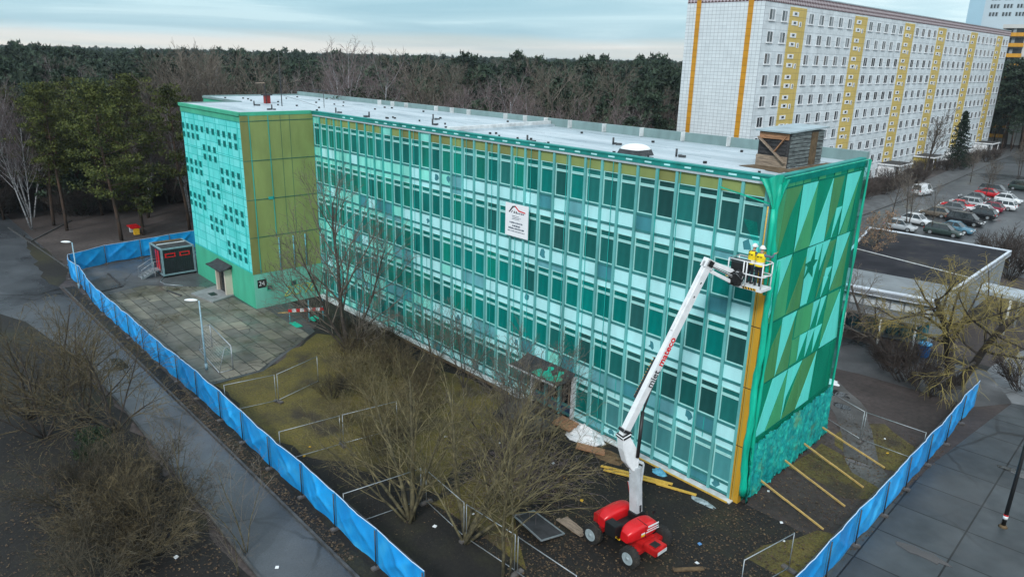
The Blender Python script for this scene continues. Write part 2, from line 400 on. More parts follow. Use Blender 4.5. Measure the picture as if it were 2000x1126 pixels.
sheet('road', [(6.05, 24.2), (5.5, 12), (5.6, 6), (5.8, 0), (6.2, -8), (6.6, -20), (22, -20), (22, 34), (14, 30.0), (10, 26)], 0.010, G['big_slabs'])
sheet('paving', [(6.05, 24.2), (10, 25.5), (16, 29), (16, 46), (4.5, 46), (3.2, 29)], 0.012, G['light_slabs'], 0.2, 13)
sheet('service_path', [(-9, 19.3), (-2.6, 21.0), (4.6, 21.6), (6.2, 24.4), (4.6, 29), (-9, 27)], 0.011, G['old_asphalt'])
sheet('car_park', [(-26.8, 60), (-27.5, 80), (-30.8, 123), (-37.2, 181), (-40, 215), (0, 215), (8, 130), (6, 60)], 0.008, G['lot'])
sheet('footway', [(-27.0, 60), (-27.7, 80), (-31.0, 123), (-37.4, 181), (-40.2, 215), (-44, 215), (-41, 172), (-35.0, 123), (-33.6, 100), (-34.6, 60)], 0.012, G['footway'])
G['puddle'] = ramp_mat('standing_water', [(0.3, (0.01, 0.011, 0.012)), (0.7, (0.02, 0.021, 0.022))], 0.4, rough=0.03, bump=0, spec=0.6)
for i_, (px_, py_, ra, rb) in enumerate(((-2.4, 16.6, 1.3, .5), (-1.0, 14.9, .7, .4), (2.6, 8.7, .8, .3), (-36.5, -18.4, 1.6, .5), (-18.6, -18.2, 1.2, .35), (9.5, 14.5, 1.6, .5), (8.2, 3.0, 1.1, .4), (11.5, 22, 2.2, .7))):
    qq = random.Random(i_ + 40); pl_ = [(px_ + ra * math.cos(a) * qq.uniform(.6, 1.15), py_ + rb * math.sin(a) * qq.uniform(.6, 1.15)) for a in [6.283 * k / 14 for k in range(14)]]
    sheet('puddle', pl_, 0.022, G['puddle'])
kb = MB()
for a, b in zip([(-26.9, 60), (-27.6, 80), (-30.9, 123), (-37.3, 181)], [(-27.6, 80), (-30.9, 123), (-37.3, 181), (-40.1, 215)]):
    kb.beam((*a, 0.06), (*b, 0.06), 0.16, 0.14)
tag(kb.build('kerb', G['kerb']), kind='structure')
kb = MB()
for a, b in (((-58, -17.32), (-6, -17.12)), ((-6, -17.12), (8, -16.9)), ((-88, -16.9), (-64, -15.5)), ((-88, -10.2), (-78.4, -16.5)), ((-38, -20.15), (-28, -20.05)), ((-28, -20.05), (-8, -20.25))):
    kb.beam((*a, 0.05), (*b, 0.05), 0.12, 0.12)
tag(kb.build('kerb', G['kerb']), kind='structure')
kb = MB()
for a, b in (((-60.4, -13.0), (-55.2, -13.1)), ((-55.2, -13.1), (-54.6, -15.4)), ((-51.5, -10.4), (-49.2, -9.9))):
    kb.beam((*a, 0.05), (*b, 0.05), 0.14, 0.08)
tag(kb.build('kerb', M['felt']), kind='structure')
# ------------------------------------------------------------------ the netted school building
def simple(name, col, rough=0.6, var=0.18, scale=0.8, spec=0.35, bump=0.0, stretch=(1, 1, 0.35), objvar=0.0):
    return mat(name, col, var, scale, rough, bump, spec=spec, stretch=stretch, objvar=objvar)
S = {}
S['mull'] = simple('teal_mullion', (0.13, 0.43, 0.42), 0.5, 0.3)
S['mull_l'] = simple('green_mullion', (0.06, 0.42, 0.38), 0.5, 0.3)
S['bar'] = simple('teal_crossbar', (0.035, 0.2, 0.2), 0.6, 0.3)
S['frame'] = simple('window_frame', (0.4, 0.74, 0.71), 0.55, 0.15)
S['panel'] = simple('pale_panel', (0.46, 0.85, 0.87), 0.6, 0.12)
S['panel2'] = simple('greenish_panel', (0.24, 0.74, 0.64), 0.6, 0.22)
S['panel3'] = simple('bare_panel', (0.13, 0.38, 0.42), 0.6, 0.3)
S['panel4'] = simple('bare_dark_panel', (0.05, 0.24, 0.28), 0.6, 0.3)
S['olive'] = simple('olive_panel', (0.25, 0.315, 0.105), 0.6, 0.14)
S['olive_d'] = simple('olive_dark_panel', (0.21, 0.225, 0.075), 0.6, 0.16)
S['fascia'] = simple('green_fascia', (0.012, 0.25, 0.22), 0.55, 0.3)
S['pane_a'] = simple('green_netted_glass', (0.0, 0.21, 0.155), 0.34, 0.4, objvar=0.28)
S['pane_b'] = simple('teal_netted_glass', (0.0, 0.175, 0.155), 0.3, 0.4, objvar=0.28)
S['pane_c'] = simple('slate_netted_glass', (0.012, 0.13, 0.12), 0.3, 0.4, objvar=0.28)
S['pane_d'] = simple('dark_netted_glass', (0.016, 0.092, 0.088), 0.28, 0.45, objvar=0.28)
S['pane_e'] = simple('pale_netted_glass', (0.06, 0.24, 0.25), 0.3, 0.25, objvar=0.28)
S['turq'] = brick_mat('turquoise_grid', (0.1, 0.72, 0.68), (0.19, 0.82, 0.8), (0.02, 0.52, 0.49), 1.19, 0.79, 0.03, 0.0, 0.55, dirt=0.16, axes=(0, 2))
S['turq_line'] = simple('net_seam', (0.02, 0.42, 0.38), 0.6, 0.2)
S['small'] = simple('small_dark_pane', (0.0, 0.14, 0.13), 0.3, 0.3)
S['green'] = simple('green_netted_plaster', (0.06, 0.42, 0.26), 0.65, 0.15)
S['green_l'] = simple('light_green_plaster', (0.16, 0.5, 0.38), 0.65, 0.25, 0.5)
S['ochre'] = simple('ochre_cladding', (0.55, 0.3, 0.025), 0.55, 0.16)
S['roof'] = ramp_mat('white_roof_sheet', [(0.28, (0.24, 0.31, 0.35)), (0.42, (0.4, 0.48, 0.52)), (0.58, (0.52, 0.59, 0.63)), (0.8, (0.62, 0.68, 0.71))], 0.22, bump=0.35, fine=(2.5, 0.86, 1.04), stretch=(0.5, 2.2, 1), wet=(0.4, 0.3, 0.6))
S['parapet'] = simple('grey_green_parapet', (0.2, 0.29, 0.29), 0.6, 0.2)
S['seam'] = simple('panel_joint', (0.03, 0.14, 0.1), 0.7)
S['shadow'] = simple('painted_dark_interior', (0.008, 0.012, 0.012), 0.9)  # near-black colour paints the unlit inside onto the solid core
S['jamb'] = simple('pale_jamb', (0.62, 0.55, 0.45), 0.6, 0.15)
S['pipe'] = simple('pale_blue_pipe', (0.12, 0.42, 0.5), 0.5)
S['graffiti'] = simple('yellow_spray', (0.5, 0.48, 0.08), 0.7)
S['ink'] = simple('black_ink', (0.012, 0.014, 0.016), 0.7)

school = empty('school_building', (-21, 5, 0), 'long green netted school block of five storeys with a flat white roof', 'building')
def sp(name, mb, mats, bevel=0.0, parent=None):
    o = mb.build(name, mats, None, bevel)
    p_ = parent or school
    o.parent = p_
    o.matrix_parent_inverse = p_.matrix_world.inverted() if parent is None else Matrix()
    return o
bpy.context.view_layer.update()
def rel(x, y, z): return (x + 21, y - 5, z)

ZR = 16.15
# solid core behind the curtain wall, west wing and stair tower
b = MB()
b.prism([(0.5, 0.3, 0), (-0.22, 10.2, 0), (-64.8, 10.2, 0), (-64.8, -0.5, 0), (-55.3, -0.5, 0), (-55.3, 0.3, 0)][::-1], (0, 0, 15.85), 0)
sp('wall', b, S['shadow'])
b = MB()
b.bb(-64.85, -55.3, -0.62, -0.5, 0, ZR, 0)
b.bb(-64.95, -64.82, -0.62, 10.3, 0, ZR, 0)
sp('wing_wall', b, S['green'])
# gable wall
A_ = Vector((0.54, 0.0, 0)); B_ = Vector((-0.18, 10.3, 0)); GD = (B_ - A_).normalized(); GN = Vector((GD.y, -GD.x, 0))
def gpt(s, z, off=0.0):
    q = A_ + GD * s + GN * off; return (q.x, q.y, z)
b = MB()
b.prism([gpt(0.02, 0, 0), gpt(10.3, 0, 0), gpt(10.3, 0, -0.3), gpt(0.02, 0, -0.3)], (0, 0, ZR), 0)
for zz in (3.2, 6.15, 9.3, 12.45, 15.7):
    b.prism([gpt(0.03, zz - 0.014, 0.0), gpt(10.28, zz - 0.014, 0.0), gpt(10.28, zz + 0.014, 0.0), gpt(0.03, zz + 0.014, 0.0)], GN * 0.03, 1)
for ss in (0.8, 2.5, 4.2, 6.1, 7.8, 9.5):
    b.prism([gpt(ss - 0.015, 3.2, 0), gpt(ss + 0.015, 3.2, 0), gpt(ss + 0.015, ZR - 0.01, 0), gpt(ss - 0.015, ZR - 0.01, 0)], GN * 0.022, 1)
S['gable_green'] = simple('gable_green', (0.03, 0.26, 0.155), 0.6, 0.15)
sp('gable_wall', b, [S['gable_green'], S['seam']])
MUR = [('W', [(2.55, 15.68), (4.24, 15.67), (2.51, 12.5)]), ('W', [(6.11, 15.66), (6.04, 12.47), (4.31, 12.48)]), ('W', [(7.84, 14.03), (7.11, 14.01), (6.95, 12.5)]), ('W', [(7.89, 15.66), (9.78, 15.66), (7.94, 12.5)]),
 ('L', [(0.06, 15.66), (0.31, 15.66), (0.78, 15.66), (0.64, 12.51), (0.17, 12.5)]), ('O', [(0.8, 15.66), (2.5, 15.66), (1.59, 14.5), (0.75, 12.69), (0.68, 12.52)]), ('L', [(2.56, 12.5), (4.26, 12.49), (4.24, 15.6)]), ('O', [(6.19, 15.61), (7.49, 15.62), (7.12, 14.14), (6.14, 12.6)]),
 ('W', [(0.49, 12.42), (2.37, 12.42), (0.54, 9.4)]), ('L', [(0.6, 9.36), (2.45, 12.3), (2.5, 9.38)]), ('W', [(4.16, 12.41), (5.95, 12.42), (5.0, 9.4), (4.25, 9.4)]), ('W', [(6.02, 12.42), (6.92, 12.42), (6.02, 10.94)]),
 ('W', [(7.85, 12.42), (9.59, 12.42), (7.88, 9.5)]), ('W', [(6.91, 10.88), (7.73, 10.84), (6.88, 9.89)]), ('O', [(6.1, 9.36), (6.9, 12.3), (7.75, 12.3), (7.0, 11.0)]),
 ('W', [(6.79, 9.35), (6.84, 10.45), (7.42, 10.34)]), ('W', [(2.36, 9.26), (3.95, 9.25), (2.34, 6.21)]), ('W', [(5.99, 9.24), (6.77, 9.24), (5.96, 7.78)]), ('W', [(6.92, 9.24), (7.59, 9.25), (6.82, 7.72)]),
 ('W', [(4.81, 7.71), (5.72, 7.68), (4.85, 6.3)]), ('W', [(5.81, 7.7), (6.66, 7.64), (5.85, 6.25)]), ('W', [(6.7, 7.65), (7.62, 7.65), (6.79, 6.23)]), ('W', [(9.58, 9.19), (10.22, 6.2), (7.74, 6.2)]),
 ('W', [(2.18, 6.12), (3.83, 6.11), (2.05, 3.31), (0.94, 3.32)]), ('W', [(3.95, 6.11), (5.6, 6.11), (4.12, 4.47), (3.88, 3.3)]), ('W', [(7.5, 6.1), (7.31, 3.24), (5.69, 3.24)]),
 ('O', [(2.6, 9.36), (4.14, 9.36), (4.1, 12.0)]), ('O', [(0.9, 6.2), (2.3, 6.2), (2.25, 8.9), (1.5, 8.0)]), ('O', [(2.42, 6.23), (3.82, 6.2), (3.8, 9.03)]), ('L', [(4.04, 9.24), (5.9, 9.24), (5.95, 7.78), (4.02, 7.75)]),
 ('O', [(5.67, 6.1), (7.41, 6.1), (5.63, 3.24), (5.61, 5.8)]), ('O', [(3.97, 3.27), (5.55, 3.26), (5.55, 5.9)]), ('L', [(2.14, 3.28), (3.81, 3.28), (3.84, 5.9)]), ('L', [(3.87, 7.68), (4.77, 7.68), (4.76, 6.28), (3.99, 6.27)]), ('D', [(7.61, 6.09), (9.34, 6.04), (9.73, 3.24), (7.6, 3.24)]),
 ('L', [(7.8, 9.24), (9.4, 9.2), (7.75, 6.4)]), ('L', [(8.1, 12.3), (9.0, 12.3), (9.7, 15.4)]), ('O', [(8.0, 9.4), (9.6, 9.4), (9.62, 12.2)])]
STAR = [(5.1, 12.38), (5.15, 11.66), (5.55, 11.6), (5.12, 11.32), (5.2, 10.75), (4.63, 11.13), (4.1, 10.8), (4.42, 11.4), (4.05, 11.63), (4.69, 11.68)]
mural = {'W': 0, 'O': 1, 'L': 2, 'D': 3}
b = MB()
for i, (k, pl) in enumerate(MUR):
    b.prism([gpt(s, z, 0.004 + 0.001 * (i % 5)) for s, z in pl], GN * 0.02, mural[k])
b.prism([gpt(s, z, 0.03) for s, z in STAR], GN * 0.012, 3)
for s0 in [0.05, 0.85, 1.7, 2.55, 4.3, 6.2, 7.9]:
    b.prism([gpt(s0, 15.74, 0.0), gpt(s0 + 0.75, 15.74, 0.0), gpt(s0 + 0.75, ZR - 0.03, 0.0), gpt(s0, ZR - 0.03, 0.0)], GN * 0.02, 2)
S['mw'] = simple('mural_white', (0.9, 0.97, 0.95), 0.5, 0.08, 0.6); S['mo'] = simple('mural_ochre', (0.5, 0.28, 0.09), 0.55, 0.15)
S['ml'] = simple('mural_light_olive', (0.42, 0.4, 0.17), 0.55, 0.15); S['md'] = simple('mural_dark_green', (0.03, 0.2, 0.12), 0.6, 0.15)
sp('mural_panels', b, [S['mw'], S['mo'], S['ml'], S['md']])

# curtain wall: mullions, crossbars, spandrels, top panels
bw = 1.2; XL = -42.0
def X(i): return (i - 35) * bw
T0, PITCH = 2.64, 3.16
b = MB(); b2 = MB()
for i in range(36):
    x = X(i); k = 1 if i < 14 else 0
    b.bb(x - 0.075, x + 0.075, 0.0, 0.2, 0.0, 15.98, k)
sp('mullions', b, [S['mull'], S['mull_l']])
tp = MB(); tr = MB(); PMATS = [S['panel'], S['panel2'], S['panel3'], S['panel4']]
r2 = random.Random(21)
for k in range(5):
    T = T0 + PITCH * k
    b = MB(); b_lo = MB(); pn = MB(); pu = MB(); pn_a, pu_a = pn, pu
    for i in range(35):
        x0, x1 = X(i) + 0.075, X(i + 1) - 0.075
        b.bb(x0, x1, 0.06, 0.2, T - 1.97, T - 1.84, 0)                       # sill bar
        zlo = T - 2.7 if k else 0.25
        b_lo.bb(x0, x1, 0.06, 0.2, max(zlo - 0.13, 0.0), zlo, 0)
        if i == 26 and k < 2: pn, pu = MB(), MB()
        entr = k == 0 and 23 <= i <= 25
        u = r2.random()
        left = i < 12
        pm = 1 if u < (0.65 if left else 0.3 - 0.012 * i) else 0
        if r2.random() < (0.16 if k > 1 else 0.3): pm = 2 if r2.random() < 0.6 else 3
        if not entr:
            pn.bb(x0, x1, 0.10, 0.2, zlo + 0.0, T - 1.97, pm)
            if r2.random() < 0.13 and pm < 2:                                # torn sheet: ragged darker hole
                cx = r2.uniform(x0 + 0.25, x1 - 0.25); cz = r2.uniform(zlo + 0.25, T - 2.2)
                pl = []
                for q in range(9):
                    a = q / 9 * 6.283; rr_ = r2.uniform(0.12, 0.34)
                    pl.append((min(max(cx + math.cos(a) * rr_ * 0.9, x0), x1), 0.096, min(max(cz + math.sin(a) * rr_, zlo), T - 1.98)))
                tn = MB(); tn.prism(pl[::-1], (0, -0.006, 0), 0); sp('torn_patch', tn, S['panel4'])
        if k > 0:
            pm2 = 0 if not left else 1
            if r2.random() < (0.1 if k > 1 else 0.35): pm2 = 2
            pu.bb(x0, x1, 0.12, 0.2, T - 3.16 + 0.0, T - 2.83, pm2) if not (k == 1 and 23 <= i <= 25) else None
        if r2.random() < 0.1:                                                # vertical seam of the net
            xs = r2.uniform(x0 + 0.2, x1 - 0.2); tn = MB(); tn.bb(xs - 0.02, xs + 0.02, 0.086, 0.092, T - 3.1 if k else 0.3, T - 2.0); sp('net_seam', tn, S['turq_line'])
    sp('sill_row', b, S['bar']); sp('crossbar_row', b_lo, S['bar']); sp('spandrel_row', pn, PMATS)
    if pn_a is not pn: sp('spandrel_row', pn_a, PMATS)
    if k: sp('lintel_row', pu, PMATS)
    if k == 1: sp('lintel_row', pu_a, PMATS)
for i in range(35):
    x0, x1 = X(i) + 0.075, X(i + 1) - 0.075
    k = 1 if r2.random() < 0.3 else 0
    if i in (0, 9, 13): k = 2
    tp.bb(x0, x1, 0.09, 0.2, T0 + 4 * PITCH + 0.0, 15.99, k)
    if r2.random() < 0.15: tn = MB(); tn.bb(x0 + 0.3, x0 + 0.34, 0.08, 0.088, 15.3, 15.98); sp('net_seam', tn, S['turq_line'])

sp('top_panels', tp, [S['olive'], S['olive_d'], S['panel2']])

# windows: frame with a transom, pane as a sub-part
def window_meshes():
    f = MB(); w0, w1 = 0.09, 1.11
    f.bb(w0, w0 + 0.045, 0, 0.08, -1.84, 0)
    f.bb(w1 - 0.03, w1, 0.02, 0.08, -1.84, 0)
    f.bb(w0 + 0.045, w1 - 0.03, 0, 0.08, -0.05, 0)
    f.bb(w0 + 0.045, w1 - 0.03, 0, 0.08, -0.36, -0.31)
    f.bb(w0 + 0.045, w1 - 0.03, 0, 0.08, -0.45, -0.40)
    f.bb(w0 + 0.045, w1 - 0.03, 0, 0.08, -1.84, -1.79)
    f.bb(w0 + 0.045, w1 - 0.03, 0.03, 0.06, -0.40, -0.36)
    pm = []
    for key in ('pane_a', 'pane_b', 'pane_c', 'pane_d', 'pane_e'):
        g = MB()
        g.bb(w0 + 0.045, w1 - 0.03, 0.045, 0.06, -0.31, -0.05)
        g.bb(w0 + 0.045, w1 - 0.03, 0.045, 0.06, -1.79, -0.45)
        pm.append(g.mesh('window_pane', S[key]))
    return f, pm
fmb, PM = window_meshes(); fme = fmb.mesh('window', S['frame'])
r3 = random.Random(5); far = MB(); PK = ['pane_a', 'pane_b', 'pane_c', 'pane_d', 'pane_e']
for k in range(5):
    T = T0 + PITCH * k
    for i in range(35):
        if k == 0 and 23 <= i <= 25: continue
        u = r3.random()
        if i < 17: c = 0 if u < 0.6 else 1
        elif i < 24: c = 1 if u < 0.6 else (0 if u < 0.75 else 2)
        elif i < 29: c = 1 if u < 0.35 else (2 if u < 0.85 else 3)
        else: c = 2 if u < 0.5 else (3 if u < 0.9 else 1)
        if k == 0 and i >= 28: c = 4
        if i in (14, 20, 23) and k in (1, 2): c = 1
        if i >= 15:
            o = inst(fme, 'window', school, rel(X(i), 0.1, T))
            inst(PM[c], 'window_pane', o)
        else:
            for (mb_src, mi) in ((fmb, 0),):
                far.add([(q[0] + X(i), q[1] + 0.1, q[2] + T) for q in mb_src.v], mb_src.f, 0)
            w0, w1 = X(i) + 0.155, X(i) + 1.045
            far.bb(w0, w1, 0.145, 0.16, T - 0.31, T - 0.05, 1 + min(c, 1)); far.bb(w0, w1, 0.145, 0.16, T - 1.79, T - 0.45, 1 + min(c, 1))
o = sp('window_rows', far, [S['frame'], S['pane_a'], S['pane_b']]); o['kind'] = 'stuff'

for xs in [-41.2 + 2.05 * i + .5 * math.sin(i * 2.3) for i in range(20)]:                  # sewn seams of the mesh hanging before the front
    tn = MB(); tn.bb(xs - 0.018, xs + 0.018, -0.03, -0.02, 1.2 + .8 * math.sin(xs), 15.98); sp('net_seam', tn, S['turq_line'])
# fascia with white net clips, corner column, plinth edge
b = MB(); b.bb(-41.9, 0.54, -0.06, 0.3, 15.98, 16.2, 0); b.bb(-41.9, 0.54, -0.1, 0.32, 16.2, 16.27, 0)
for i in range(35):
    if i > 3 and i not in (6, 7): b.bb(X(i) + 0.45, X(i) + 0.8 + 0.1 * r3.random(), -0.072, -0.06, 16.06, 16.14, 1)
sp('fascia', b, [S['fascia'], S['panel']])
b = MB(); b.bb(0.08, 0.54, 0.0, 0.3, 0.0, 12.9, 0); b.bb(0.08, 0.54, 0.02, 0.3, 12.9, 15.98, 2)
for zz in (3.1, 6.2, 9.3, 12.5): b.bb(0.075, 0.545, -0.004, 0.0, zz - 0.02, zz + 0.02, 1)
b.bb(0.16, 0.18, -0.006, 0.0, 0, 13, 1)
sp('corner_column', b, [S['ochre'], S['ink'], S['panel3']])
b = MB(); b.bb(-41.9, -14.6, -0.5, 0.1, 0, 0.12, 0); b.bb(-11.0, 0.3, -0.35, 0.1, 0, 0.06, 0); b.bb(-31, -15.9, -0.66, -0.54, 0.02, 0.12, 1); b.bb(-6.0, 0.2, -0.42, -0.36, 0.03, 0.1, 1); b.bb(-31, -15.9, -0.9, -0.84, 0.2, 0.26, 2); b.bb(-31, -15.9, -0.78, -0.72, 0.1, 0.3, 2)
sp('plinth_edge', b, [M['dirty_white'], M['wood_yellow'], M['mulch_wood']])

# roof sheets with a step, parapets
b = MB()
b.prism([(-23.2, -0.04, 15.86), (-23.2, 10.2, 15.86), (-64.7, 10.2, 15.86), (-64.7, -0.4, 15.86), (-55.2, -0.4, 15.86), (-55.2, -6.1, 15.86), (-42.0, -6.1, 15.86), (-42.0, -0.04, 15.86)], (0, 0, 0.36), 0)
b.prism([(0.38, -0.04, 15.86), (-0.2, 10.2, 15.86), (-23.2, 10.2, 15.86), (-23.2, -0.04, 15.86)], (0, 0, 0.2), 0)
rr = random.Random(3)
for _ in range(60):                                                          # laps and wrinkles in the sheet
    x = rr.uniform(-62, -1); y = rr.uniform(0.6, 9.4); z = 16.23 if x < -23.3 else 16.07; L = rr.uniform(1, 6)
    b.beam((x, y, z), (min(x + L, -0.6 if x > -23 else -23.4), y + rr.uniform(-0.2, 0.2), z), rr.uniform(0.05, 0.14), 0.03, 0)
sp('roof', b, S['roof'])
b = MB()
b.bb(-64.95, -0.1, 10.1, 10.36, 15.8, 16.62, 0)
b.bb(-64.95, -64.7, -0.6, 10.1, 15.8, 16.35, 0); b.bb(-55.42, -55.2, -6.2, -0.5, ZR - 0.2, 16.3, 0); b.bb(-64.9, -55.3, -0.72, -0.45, 16.1, 16.3, 0)
b.bb(-55.42, -41.9, -6.36, -6.1, 16.02, 16.3, 1); b.bb(-42.1, -41.84, -6.2, -0.1, 16.02, 16.3, 1)
b.prism([gpt(0.1, 15.9, -0.25), gpt(10.2, 15.9, -0.25), gpt(10.2, 15.9, 0.06), gpt(0.1, 15.9, 0.06)], (0, 0, 0.42), 2)
b.beam((-23.3, 0.2, 16.3), (-23.7, 10.0, 16.34), 0.34, 0.22, 3)
for i in range(9): b.bb(-24 - i * 3.1 + (i % 3) * 0.8, -23.96 - i * 3.1 + (i % 3) * 0.8, 9.7, 10.12, 16.2, 16.66, 3)
for i in range(5): b.bb(-21.5 + i * 3.3, -21.46 + i * 3.3, 9.7, 10.12, 16.1, 16.66, 3)
sp('parapet', b, [S['parapet'], S['green'], S['fascia'], M['dirty_white']])
# roof furniture fixed to the building
vp = MB(); vp.tube([(0, 0, 0), (0, 0, 0.42)], 0.06, 8); vp.box((0.35, -0.05, 0.06), (0.35, 0.2, 0.12)); vp.box((0.1, 0.3, 0.05), (0.14, 0.2, 0.1))
vme = vp.mesh('vent_pipe', M['dark_steel'])
for x, y in ((-39.5, 0.9), (-34.5, 1.0), (-27.0, 1.6), (-16.5, 1.0), (-7.6, 1.3), (-7.2, 3.2), (-12.8, 4.6), (-30.5, 4.2), (-44.8, -2.2), (-50.0, -1.5)):
    inst(vme, 'vent_pipe', school, rel(x, y, 16.22 if x < -23.2 else 16.06), rr.uniform(0, 6))
pg = MB(); pg.box((0, 0, 0.06), (0.16, 0.12, 0.12)); pme = pg.mesh('roof_peg', M['black'])
for i in range(46):
    x = rr.uniform(-63, -1.2); y = rr.choice([0.7, 1.5, 2.3, 5.5, 8]) + rr.uniform(-.3, .3)
    inst(pme, 'roof_peg', school, rel(x, y, 16.22 if x < -23.2 else 16.06), rr.uniform(0, 3))
# skylight dome
b = MB(); b.loft([[(-8.98 + .8 * s * dx, 1.95 + .8 * s * dy, z) for dx, dy in ((-.9, -.9), (.9, -.9), (.9, .9), (-.9, .9))] for s, z in ((1.0, 16.05), (0.84, 16.36))], 0, True, False)
sk = sp('skylight', b, M['dark_steel'])
b = MB(); rings = []
for s, z in ((0.95, 16.36), (0.95, 16.42), (0.86, 16.48), (0.7, 16.56), (0.45, 16.62), (0.2, 16.64)):
    rings.append([(-8.98 + 0.72 * s * math.copysign(abs(math.cos(a)) ** 0.5, math.cos(a)), 1.95 + 0.72 * s * math.copysign(abs(math.sin(a)) ** 0.5, math.sin(a)), z) for a in [6.283 * (j + .5) / 16 for j in range(16)]])
b.loft(rings, 0)
o = b.build('skylight_dome', mat('milky_dome', (0.86, 0.86, 0.86), 0.04, 2, 0.35)); o.parent = sk
# timber-clad roof housing near the corner
hz = 16.06; hx0, hx1, hy0, hy1 = -3.0, -1.4, 4.1, 7.6
b = MB(); b.bb(hx0, hx1, hy0, hy1, hz, hz + 1.7, 0)
for j in range(9):
    z = hz + 0.13 + 0.185 * j; b.beam((hx1 + 0.02, hy0 + 0.1, z), (hx1 + 0.02, hy1 - 0.05, z + rr.uniform(-.03, .03)), 0.05, 0.15, 1)
    if 2 < j < 8: b.beam((hx0 + 0.1, hy0 - 0.02, z), (hx1 - 0.1, hy0 - 0.02, z), 0.04, 0.1, 2)
b.bb(hx1 + 0.03, hx1 + 0.07, hy0 + 2.1, hy0 + 2.75, hz + 0.02, hz + 1.66, 3)
hs = sp('roof_housing', b, [M['felt'], mat('peeling_grey_boards', (0.13, 0.15, 0.15), 0.75, 3.5, 0.85, bump=0.5, stretch=(1, 0.6, 3)), M['felt'], M['mulch_wood']])
b = MB(); b.bb(hx0 - 0.02, hx1 + 0.02, hy0 - 0.08, hy0 - 0.03, hz, hz + 0.55, 0); b.bb(hx0 + 0.05, hx1, hy0 - 0.085, hy0 - 0.03, hz + 1.36, hz + 1.64, 1)
b.beam((hx0 + 0.02, hy0 - 0.13, hz + 1.42), (hx1 - 0.02, hy0 - 0.13, hz + 0.25), 0.05, 0.22, 0, up=(0, 1, 0)); b.beam((hx1 - 0.1, hy0 - 0.1, hz + 1.55), (hx0 + 0.9, hy0 - 0.1, hz + 0.7), 0.04, 0.16, 1, up=(0, 1, 0))
o = b.build('brace', [M['wood_old'], M['wood_red']]); o.parent = hs
b = MB(); b.prism([(hx0 - 0.12, hy0 - 0.25, hz + 1.7), (hx1 + 0.14, hy0 - 0.25, hz + 1.69), (hx1 + 0.16, hy1 + 0.2, hz + 1.8), (hx0 - 0.12, hy1 + 0.2, hz + 1.82)], (0, 0, 0.07))
o = b.build('housing_lid', M['tin']); o.parent = hs
b = MB(); b.prism([(-3.3, 3.0, 16.075), (-0.8, 2.4, 16.075), (-0.5, 3.9, 16.075), (-0.9, 8.0, 16.075), (-1.2, 7.9, 16.075), (-1.2, 3.9, 16.075), (-3.0, 3.9, 16.075)], (0, 0, 0.02)); sp('bare_felt_patch', b, M['mulch_wood'])
# red hatch and mast on the west roof
b = MB(); b.bb(-52.7, -52.25, 0.6, 1.1, 16.22, 16.95, 0); b.bb(-52.85, -52.1, 0.45, 1.25, 16.95, 17.07, 1); b.tube([(-52.0, 0.6, 16.2), (-52.2, 0.6, 17.6), (-52.4, 0.6, 18.0)], 0.05, 6, 1); b.tube([(-54.2, 0.6, 18.0), (-52.2, 0.6, 18.1)], 0.05, 5, 2)
sp('roof_hatch', b, [simple('faded_red_paint', (0.26, 0.03, 0.025)), M['felt'], M['wood_old']])
b = MB(); b.tube([(-48.6, 0.5, 16.2), (-48.6, 0.5, 19.0), (-48.62, 0.5, 21.0)], [0.05, 0.04, 0.025], 6)
for z, l in ((18.4, 0.5), (19.4, 0.4)): b.tube([(-48.6 - l, 0.5, z), (-48.6 + l, 0.5, z)], 0.015, 4)
b.tube([(-48.4, 0.5, 17.2), (-46.8, 3.0, 16.3)], 0.012, 4); b.tube([(-46.6, 2.5, 17.7), (-44.4, 3.5, 17.7)], 0.03, 4); b.tube([(-45.4, 3.0, 16.2), (-45.4, 3.0, 17.7)], 0.03, 4)
sp('antenna_mast', b, M['dark_steel'])

# stair tower
b = MB(); b.bb(-55.3, -41.9, -6.2, 0.2, 3.05, ZR, 0); sp('tower_wall', b, S['turq'])
b = MB(); b.bb(-55.32, -41.88, -6.24, 0.2, 0, 3.05, 0); sp('tower_base', b, S['green'])
b = MB(); b.bb(-55.32, -41.9, -6.25, -6.2, 15.55, ZR, 0); sp('tower_fascia', b, S['green'])
b = MB(); b.bb(-41.9, -41.86, -6.24, 0.0, 3.03, 16.05, 0); b.bb(-41.9, -41.84, -6.26, -5.62, 3.03, 16.05, 1)
for zz in (6.15, 9.3, 12.48, 15.6): b.bb(-41.86, -41.83, -6.24, -0.02, zz - 0.025, zz + 0.025, 2)
for yy in (-5.55, -3.95): b.bb(-41.86, -41.82, yy - 0.025, yy + 0.025, 6.2 if yy > -4 else 3.1, 16.0, 3)
for yy in (-2.9, -2.1): b.bb(-41.86, -41.845, yy - 0.012, yy + 0.012, 6.2, 16.0, 2)
b.bb(-41.86, -41.82, -4.4, -3.9, 9.22, 9.45, 3)
sp('olive_side_cladding', b, [S['olive'], S['olive_d'], S['seam'], S['turq_line']])
b = MB(); b.bb(-41.88, -41.84, -6.22, 0.0, 0.0, 3.0, 0)
gx = random.Random(9)
sp('plaster_band', b, S['green_l'])
b = MB()                                                                     # sprayed scribble
for y0 in (-3.4, -2.6, -1.9, -1.2):
    pts = [(-41.825, y0 + 0.32 * math.sin(t * 2.1 + y0 * 3) + 0.1 * t, 0.95 + 0.42 * math.sin(t * 1.3 + y0) + 0.1) for t in [q * 0.35 for q in range(14)]]
    b.tube(pts, 0.04, 4)
sp('graffiti', b, S['graffiti'])
